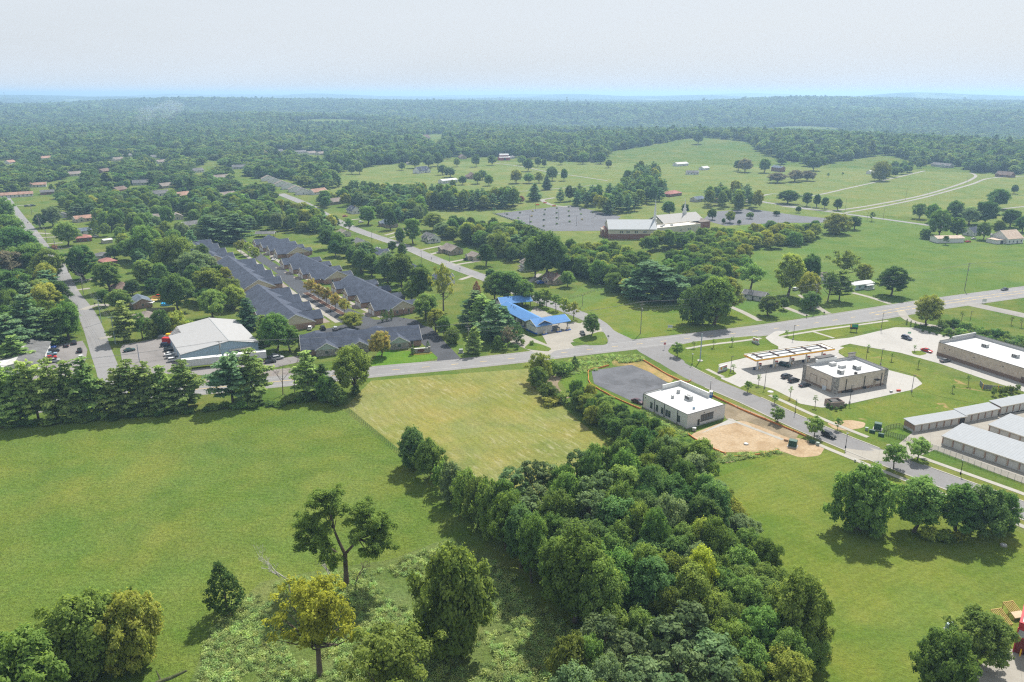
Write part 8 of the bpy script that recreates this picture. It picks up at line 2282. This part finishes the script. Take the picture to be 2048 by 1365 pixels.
ws = [(224,633,231,688),(198,598,203,646),(160,548,167,589),(132,509,137,546),(109,476,113,512),(91,455,94,485),(77,430,80,461),(63,408,64,430)]
for i, (x0, yt, x1, yb) in enumerate(ws):
 utility_pole(x1, yt, yb, f'{ordinal(i)} utility pole from the highway along the west street', 1, STEELB if i < 2 else None, key='w%d' % i, ayaw=R(15))
for i, (x, yt, yb) in enumerate(((899,508,525),(843,502,527),(800,452,482),(744,463,486),(215,430,448),(1734,424,443),(1766,416,440),(1690,398,424),(1811,378,400),(1934,352,366),(1165,590,612))):
 p = G(x, yb); t = empty('street_pole', (p.x, p.y, 0), 0, {899: 'slim pole before the beige brick house', 843: 'slim pole beside the middle street near the mailbox', 800: 'slim pole left of the tall pale green tree', 744: 'slim pole at the far middle street', 215: 'slim pole in the yards right of the west street', 1734: 'slim pole at the church road, left of two', 1766: 'slim pole at the church road, right of two', 1690: 'slim pole at the lane junction', 1811: 'slim pole in the dry field', 1934: 'slim pole at the bend of the field lane', 1165: 'slim pole at the back of the vacant lot'}[x], 'pole')
 H = max(4.0, height_at(x, yt, p)); MB().tube([(0,0,-.1),(0,0, H)], [.13,.09], 6).build('shaft', POLEW, t); MB().box(-.5,.5,-.05,.05, H - .4, H - .28).build('bracket', POLEW, t)
p = G(1400,722); t = empty('steel_pole', (p.x, p.y, .05), 0, 'thick bare steel pole on the grass by the side road', 'pole'); H = height_at(1400,668, p)
MB().tube([(0,0,-.1),(0,0, H)], [.28,.2], 10).build('shaft', STEELB, t); MB().tube([(0,0,-.05),(0,0,.15)], [1.2,1.2], 14).build('footing', CONC, t)
p = G(279,724); t = empty('steel_pole', (p.x, p.y, .05), 0, 'grey pole standing in the warehouse lot', 'pole'); MB().tube([(0,0,-.1),(0,0, height_at(279,690, p))], [.16,.12], 8).build('shaft', plain('pole blue grey', (0.20,0.24,0.32), 0.6), t); MB().box(-.4,.4,-.06,.06, height_at(279,690, p) - .3, height_at(279,690, p) - .1).build('bracket', GALV, t)
WIRE = plain('wire', (0.20,0.20,0.21), 0.5, var=0)
def span(k0, k1, label, offs=(-1.1,-.5,1.1), drop=(-.1,), sag=1.2, r=.028):
 x0, y0, h0, a0 = POLE[k0]; x1, y1, h1, a1 = POLE[k1]
 t = empty('power_line', (x0, y0,0), 0, label, 'power line')
 lines = [(u, 0.0) for u in offs] + [(0.0,-2.6),(0.0,-4.0)]
 for u, dz in lines:
  p = Vector((x0 + u * math.cos(a0), y0 + u * math.sin(a0), h0 - .1 + dz)); q = Vector((x1 + u * math.cos(a1), y1 + u * math.sin(a1), h1 - .1 + dz))
  pts = []
  for k in range(11):
   s_ = k / 10; v = p.lerp(q, s_); v.z -= sag * 4 * s_ * (1 - s_); pts.append((v.x - x0, v.y - y0, v.z))
  MB().tube(pts, [r] * 11,4, cap=False).build('wire', WIRE, t)
span('g', 'e', 'power line from the left edge to the pole before the trailers', sag=1.6); span('e', 'a', 'power line from the trailers to the pole by the car wash pines', sag=1.8); span('a', 'b', 'power line from the car wash pines to the vacant lot pole', sag=1.5); span('b', 'c', 'power line from the vacant lot to the pole by the mobile home', sag=1.5); span('c', 'd', 'power line from the mobile home across the pasture', sag=1.5); span('d', 'f', 'power line leaving at the right edge')
for i in range(7): span('w%d' % i, 'w%d' % (i + 1), f'{ordinal(i)} stretch of power line from the highway along the west street', sag=.6, r=.02)
BLK = plain('lamp black', (0.012,0.012,0.013), 0.4, var=0); GLOBE = plain('lamp globe', (0.72,0.72,0.70), 0.3, var=0)
for x, yt, yb, lb in ((1384,707,730, 'globe street lamp nearest the highway junction'),(1420,760,786, 'globe street lamp beside the portable toilet'),(1590,799,827, 'globe street lamp across from the dumpster enclosure'),(1691,865,896, 'globe street lamp just past the black vehicle'),(1921,919,949, 'globe street lamp beside the storage yard fence'),(662,612,632, 'globe lamp in the complex at the left duplex row'),(808,616,638, 'globe lamp at the end of the right duplex row'),(642,558,574, 'globe lamp between the right duplex rows')):
 p = G(x, yb); H = min(5.2, max(3.6, height_at(x, yt, p)))
 t = empty('street_lamp', (p.x, p.y, .03), 0, lb, 'street lamp')
 MB().tube([(0,0,-.05),(0,0,.5),(0,0,.7)], [.22,.2,.1], 8).build('base', BLK, t); MB().tube([(0,0,.7),(0,0, H - .6)], [.09,.07], 8).build('post', BLK, t)
 g_ = MB().tube([(0,0, H - .6),(0,0, H - .45),(0,0, H - .2),(0,0, H - .02)], [.1,.26,.26,.08], 10).build('globe', GLOBE, t); MB().tube([(0,0, H - .02),(0,0, H + .1)], [.12,.02], 8).build('finial', BLK, g_)
for x, yt, yb, lb in ((1461,714,744, 'lot lamp behind the lower station sign'),(1586,652,680, 'lot lamp at the highway entrance of the station'),(1529,744,777, 'lot lamp by the mulch bed at the station exit'),(1699,772,807, 'lot lamp below the station shop'),(1761,699,730, 'lot lamp on the grass strip behind the station shop'),(1823,752,784, 'lot lamp at the rounded corner of the station paving'),(1762,627,661, 'lot lamp on the grass by the highway near the store sign'),(1939,624,648, 'lot lamp in the field beyond the store'),(1731,695,728, 'lot lamp on the grass strip nearest the station shop'),
      (1010,412,428, 'church lot lamp at the far left corner'),(1071,406,422, 'church lot lamp at the back'),(1117,420,440, 'church lot lamp in the middle'),(1059,432,452, 'church lot lamp at the left front'),(1153,430,452, 'church lot lamp at the right front'),(1190,416,434, 'church lot lamp nearest the trees')):
 p = G(x, yb); H = min(8.5, max(6.0, height_at(x, yt, p)))
 t = empty('lot_lamp', (p.x, p.y, .05), 0, lb, 'lamp')
 MB().tube([(0,0,-.05),(0,0,.7)], [.32,.32], 10).build('footing', CONC, t); MB().tube([(0,0,.7),(0,0, H)], [.11,.08], 6).build('post', DARK, t); MB().box(-.15,.75,-.2,.2, H, H + .14).build('lamp_head', DARK, t)
# ================================================================== FENCES AND BARRIERS
ORANGE = plain('orange barrier mesh', (0.52,0.19,0.05), 0.7, var=0.18, scale=0.9)
def barrier(pts, label, h=0.62):
 P = smooth_path(px(*pts), 2.5)
 o = P[0]
 t = empty('silt_barrier', (o.x, o.y, 0), 0, label, 'barrier', 'orange silt barriers of the building site')
 q = [p - o for p in P]
 br = random.Random(len(pts))
 l, r_ = offset(q, .09), offset(q, -.09)
 mb = MB(); n = len(q); tops = [h * br.uniform(.75,1.1) for _ in q]
 for a, b in ((l, r_),):
  mb.v.extend([(p.x, p.y, 0) for p in a] + [(p.x, p.y, z) for p, z in zip(a, tops)] + [(p.x, p.y, z) for p, z in zip(b, tops)] + [(p.x, p.y, 0) for p in b])
 for k in range(3):
  for i in range(n - 1): mb.f.append((k*n + i, k*n + i + 1, (k+1)*n + i + 1, (k+1)*n + i)); mb.mi.append(0)
 mb.build('mesh_wall', ORANGE, t)
 for p in q[::2]: MB().box(p.x - .04, p.x + .04, p.y - .2, p.y - .11,0, h + .25).build('stake', plain('stake wood', (0.30,0.22,0.13), 0.9), t)
barrier(((1218,732),(1200,737),(1178,742),(1177,756),(1180,768),(1212,788),(1252,807),(1282,820)), 'orange barrier round the left side of the dusty lot')
barrier(((1284,720),(1310,736),(1345,756),(1372,766),(1382,762)), 'orange barrier between the soil bank and the side road')
barrier(((1410,786),(1440,800),(1500,828),(1560,852),(1612,874)), 'long orange barrier along the side road right of the office')
barrier(((1374,868),(1400,886),(1440,905),(1452,910)), 'orange barrier at the lower corner of the bare soil')
barrier(((1460,914),(1490,914),(1530,908),(1556,903)), 'orange barrier along the lawn edge of the bare soil')
PWOOD = plain('old post wood', (0.16,0.13,0.10), 0.9)
def post_fence(pts, label, n, h=1.2, rails=0, mat=PWOOD, wires=2, r=.07, name='fence'):
 P = smooth_path(px(*pts), 1.5); o = P[0]
 t = empty(name, (o.x, o.y, 0), 0, label, 'fence')
 acc = [0.0]
 for i in range(1, len(P)): acc.append(acc[-1] + (P[i] - P[i-1]).length)
 def at(d):
  for i in range(1, len(P)):
   if acc[i] >= d: return P[i-1].lerp(P[i], (d - acc[i-1]) / max(1e-6, acc[i] - acc[i-1]))
  return P[-1]
 Q = [at(acc[-1] * k / n) - o for k in range(n + 1)]
 pm = MB().tube([(0,0,-.1),(0,0, h)], [r, r * .9], 6).mesh('post', [mat])
 for q in Q: link('post', pm, t).location = q
 for k in range(wires): MB().tube([(q.x, q.y, h * (.45 + .45 * k / max(1, wires - 1))) for q in Q], [.015] * len(Q), 3, cap=False).build('wire', WIRE, t)
 for k in range(rails): MB().tube([(q.x, q.y, h * (.5 + .4 * k)) for q in Q], [.05] * len(Q), 4, cap=False).build('rail', mat, t)
 return t, Q, o
post_fence(((690,816),(720,842),(760,875),(802,912)), 'old wooden post fence between pasture and hay field', 30,1.3)
post_fence(((1128,600),(1150,596),(1175,588),(1200,580),(1240,574)), 'dark post and rail fence above the vacant lot', 14,1.2,2, PWOOD, 0)
post_fence(((1548,407),(1600,412),(1650,420),(1690,424)), 'white fence along the church road', 22,1.2,2, W_WHITE, 0,.09)
# chain-link: posts, rails and a see-through mesh panel
mm, N_, L_, out_ = nodes_of('chain-link mesh')
tr_, df_, mx_ = N_.new('ShaderNodeBsdfTransparent'), N_.new('ShaderNodeBsdfDiffuse'), N_.new('ShaderNodeMixShader')
df_.inputs['Color'].default_value = (0.32,0.31,0.29,1); mx_.inputs[0].default_value = 0.30
L_.new(tr_.outputs[0], mx_.inputs[1]); L_.new(df_.outputs[0], mx_.inputs[2]); L_.new(mx_.outputs[0], out_.inputs['Surface'])
def chain_fence(pts, label, n, h=1.8, mat=GALV, mesh=True):
 t, Q, o = post_fence(pts, label, n, h, 0, mat, 0,.05, 'chain_link_fence')
 for z in (h, .12): MB().tube([(q.x, q.y, z) for q in Q], [.035] * len(Q), 4, cap=False).build('rail', mat, t)
 if mesh:
  for i in range(len(Q) - 1):
   a, b = Q[i], Q[i+1]
   MB().add([(a.x, a.y, .12),(b.x, b.y, .12),(b.x, b.y, h),(a.x, a.y, h)], [(0,1,2,3)]).build('mesh_panel', mm, t)
chain_fence(((1815,884),(1870,902),(1960,936),(2060,972),(2160,1010)), 'chain-link fence between the storage yard and the side road', 26)
chain_fence(((1768,870),(1790,876),(1812,882)), 'black gate fence at the storage yard entrance', 10,1.6, BLK)
chain_fence(((1766,866),(1775,860),(1798,856),(1806,862)), 'short black fence round the gate lawn of the storage yard', 9,1.6, BLK)
# ---- timber ramps on the lawn
TIM = plain('new yellow timber', (0.50,0.36,0.13), 0.7, var=0.1)
def ramp(A, B, w, label, board=False):
 a, L, yaw = frame_from(A, B)
 t = empty('timber_frame', (a.x, a.y, .02), yaw, label, 'timber frame', 'timber frames on the lawn')
 z0, z1 = 1.9,0.5
 for k in range(7):
  v = w * k / 6
  MB().add([(0, v - .05, z0),(L, v - .05, z1),(L, v + .05, z1),(0, v + .05, z0),(0, v - .05, z0 + .22),(L, v - .05, z1 + .22),(L, v + .05, z1 + .22),(0, v + .05, z0 + .22)], [(0,3,2,1),(4,5,6,7),(0,1,5,4),(1,2,6,5),(2,3,7,6),(3,0,4,7)]).build('joist', TIM, t)
 for u, z in ((0, z0),(L - .1, z1)): MB().box(u - .08, u + .02,-.1, w + .1, z - .05, z + .25).build('header', TIM, t)
 for u, z in ((.1, z0),(L * .5, (z0 + z1) / 2),(L - .3, z1)):
  for v in (0, w): MB().box(u, u + .14, v - .19, v - .06,-.05, z + .05).build('leg', TIM, t)
 if board:
  k0 = .62
  zz0, zz1 = z0 + (z1 - z0) * k0 + .23, z1 + .23
  MB().add([(L * k0,-.1, zz0),(L, -.1, zz1),(L, w + .1, zz1),(L * k0, w + .1, zz0),(L * k0,-.1, zz0 + .04),(L, -.1, zz1 + .04),(L, w + .1, zz1 + .04),(L * k0, w + .1, zz0 + .04)], [(0,3,2,1),(4,5,6,7),(0,1,5,4),(1,2,6,5),(2,3,7,6),(3,0,4,7)]).build('plywood_sheet', plain('plywood', (0.55,0.42,0.28), 0.8), t)
ramp((1979,1237),(2005,1258), 2.4, 'slanted timber frame on the lawn, the left one with bare joists')
ramp((2003,1222),(2030,1243), 2.4, 'slanted timber frame on the lawn, the right one partly boarded', True)
# ---- small things
def puck(name, label, px_c, r, h, mat, cat):
 c = G(*px_c); t = empty(name, (c.x, c.y, .02), 0, label, cat)
 MB().tube([(0,0,-.05),(0,0, h)], [r, r * .95], 12).build('body', mat, t); MB().tube([(0,0, h),(0,0, h + .05)], [r * .7, r * .65], 12).build('lid', GALV, t)
puck('manhole', 'white concrete manhole on the mown lawn', (2007,1092), .8,.35, CONC, 'manhole'); puck('manhole', 'white manhole ring in the bare soil', (1492,889), .8,.3, CONC, 'manhole'); puck('manhole', 'round concrete lid on the station bed', (1541,784), 1.2,.08, CONC, 'manhole'); puck('manhole', 'round concrete lid on the slope below the general store', (2020,796), 1.0,.2, CONC, 'manhole')
puck('hydrant', 'little grey hydrant on the lawn beside the sidewalk', (1710,924), .25,.8, GALV, 'hydrant')
small_box('site_unit', 'grey air conditioner on the slab beside the office', 'air conditioner', (1388,862), -20,1.2,1.1,1.0, GALV, vents=3)
small_box('crate', 'small brown crate by the soil strip', 'crate', (1572,882), -28,1.2,.9,.5, plain('crate tan', (0.35,0.22,0.13), 0.8))
def pool(px_c, r, label):
 c = G(*px_c); t = empty('pool', (c.x, c.y, 0), 0, label, 'pool')
 MB().tube([(0,0,0),(0,0,1.2)], [r, r], 20, cap=False).build('wall', plain('pool wall blue', (0.10,0.30,0.52), 0.5), t); MB().tube([(0,0,.9),(0,0,1.05)], [r * .98, r * .98], 20).build('water', plain('pool water', (0.04,0.33,0.62), 0.1, spec=.5), t)
pool((334,610), 2.9, 'blue round pool behind the brown brick house'); pool((374,464), 3.0, 'pale blue pool beyond the left duplex row')
c = G(318,603); t = empty('pool_deck', (c.x, c.y, 0), R(8), 'new wooden deck above the blue pool', 'deck')
for q in range(12): MB().box(-5 + q * .83,-5 + q * .83 + .78,-1.6,1.6,.9,1.0).build('board', TIM, t)
for u in (-4.8,0,4.8):
 for v in (-1.5,1.5): MB().box(u - .1, u + .1, v - .1, v + .1,0,.9).build('post', TIM, t)
for q in range(20): MB().box(-5 + q * .5,-5 + q * .5 + .42,1.65,1.72,.9,2.2).build('fence_board', TIM, t)
c = G(297,614); t = empty('patio_canopy', (c.x, c.y, 0), R(5), 'white patio canopy left of the blue pool', 'canopy'); MB().box(-3,3,-1.8,1.8,2.4,2.55).build('top', W_WHITE, t)
for u in (-2.8,2.8):
 for v in (-1.6,1.6): MB().box(u - .06, u + .06, v - .06, v + .06,0,2.4).build('post', GALV, t)
c = G(322,622); t = empty('board_fence', (c.x, c.y, 0), R(6), 'grey weathered board fence in front of the blue pool', 'fence')
for q in range(28): MB().box(-7 + q * .5,-7 + q * .5 + .44,-.03,.03,0,1.7).build('board', plain('grey boards', (0.16,0.145,0.135), 0.9), t)
small_box('container', 'red roll-off container behind the warehouse cars', 'container', (340,686), -6,6.0,2.4,2.3, plain('container red', (0.42,0.03,0.03), 0.5), vents=5)
small_box('machine', 'yellow machine behind the red container', 'machine', (341,675), -6,3.4,1.8,1.6, YEL); small_box('machine', 'orange machine behind the red container', 'machine', (352,671), -6,5.0,1.8,1.5, plain('machine orange', (0.5,0.14,0.03), 0.5)); small_box('flat_trailer', 'grey flat trailer left of the yellow machine', 'trailer', (329,675), -6,5.0,2.0,.8, GALV)
for i, (x, y) in enumerate(((1090,407),(1108,413),(1075,411))):
 small_box('site_barrier', f'{ordinal(i)} orange plastic barrier by the church lot access', 'barrier', (x, y), 10 * i, 3.4,.6,1.0, plain('barrier orange', (0.60,0.13,0.06), 0.5))
for x, y, lb in ((190,612, 'dark mailbox at the driveway right of the west street'),(863,520, 'mailbox beside the middle street, left one'),(920,541, 'mailbox beside the middle street, right one'),(56,448, 'dark bin at the kerb of the west street'),(1613,636, 'black mailbox at the highway driveway, left one'),(1648,630, 'black mailbox at the highway driveway, right one')):
 c = G(x, y); t = empty('mailbox', (c.x, c.y, .03), 0, lb, 'mailbox'); MB().box(-.08,.08,-.08,.08,-.05,1.05).build('post', PWOOD, t); MB().box(-.25,.25,-.4,.4,1.05,1.5).build('box', BLK, t)
# two far masts and the thin smoke over the wood
def mast(x, yt, r_, label, w=1.5):
 a = math.atan2(x - CX, FPX * .985); X_, Y_ = r_ * math.sin(a), r_ * math.cos(a); z = float(terrain(X_, Y_))
 u = -(yt - CY) / FPX; k = (-math.sin(PITCH) + u * math.cos(PITCH)) / (math.cos(PITCH) + u * math.sin(PITCH)); H = CAM_H + Y_ * k - z
 t = empty('radio_mast', (X_, Y_, z), 0, label, 'mast')
 for q in range(3):
  an = q * 2.094; MB().tube([(w * 1.6 * math.cos(an), w * 1.6 * math.sin(an), -1),(w * .5 * math.cos(an), w * .5 * math.sin(an), H)], [.35,.25], 5).build('leg', GALV, t)
 for q in range(12):
  z_ = H * (q + .5) / 12; MB().tube([(w * 1.3 * math.cos(j * 2.094), w * 1.3 * math.sin(j * 2.094), z_ + (j % 2) * 2) for j in range(4)], [.18] * 4,3, cap=False).build('brace', GALV, t)
 MB().box(-w * 1.2, w * 1.2, -w * 1.2, w * 1.2, H - 5, H - 2).build('antenna_ring', GALV, t)
mast(1127,194,3300, 'grey lattice radio mast rising above the far wood', 2.2)
mast(71,185,5200, 'thin far mast on the left skyline', 1.6)
# ================================================================== SMOKE AND HAZE
sm, N, L, out = nodes_of('thin smoke')
pv = N.new('ShaderNodeVolumePrincipled'); pv.inputs['Color'].default_value = (0.86,0.92,1.0,1); pv.inputs['Density'].default_value = 0.0030
L.new(pv.outputs[0], out.inputs['Volume'])
mb = MB(); sp = random.Random(2)
c = G(300,262)
for i in range(9):
 s_ = 0.6 + 0.13 * i
 x, y, z = c.x + (i % 3 - 1) * 30 + i * 9 - 20, c.y + sp.uniform(-20,20), 16 + i * 6.5
 r_ = 22 * s_; hh = 13 * s_
 pts = [(x, y, z - hh * math.cos(R(18 * k))) for k in range(11)]
 mb.tube(pts, [max(.3, r_ * math.sin(R(18 * k)) * sp.uniform(.85,1.15)) for k in range(11)], 14)
tag(mb.build('smoke', sm), 'thin bluish smoke drifting over the far left wood', 'smoke', None, 'stuff')
hm, N, L, out = nodes_of('summer haze')
pv = N.new('ShaderNodeVolumePrincipled')
pv.inputs['Color'].default_value = (0.46,0.71,1.0,1)
pv.inputs["Density"].default_value = 0.00016
pv.inputs['Anisotropy'].default_value = 0.3
L.new(pv.outputs[0], out.inputs['Volume'])
hz = MB().box(-26000,26000,-26000,26000,-45,142).build('haze', hm)
tag(hz, 'pale summer haze lying over the whole landscape', 'haze', None, 'stuff')
print('trees', NTREE, 'objects', len(bpy.data.objects))
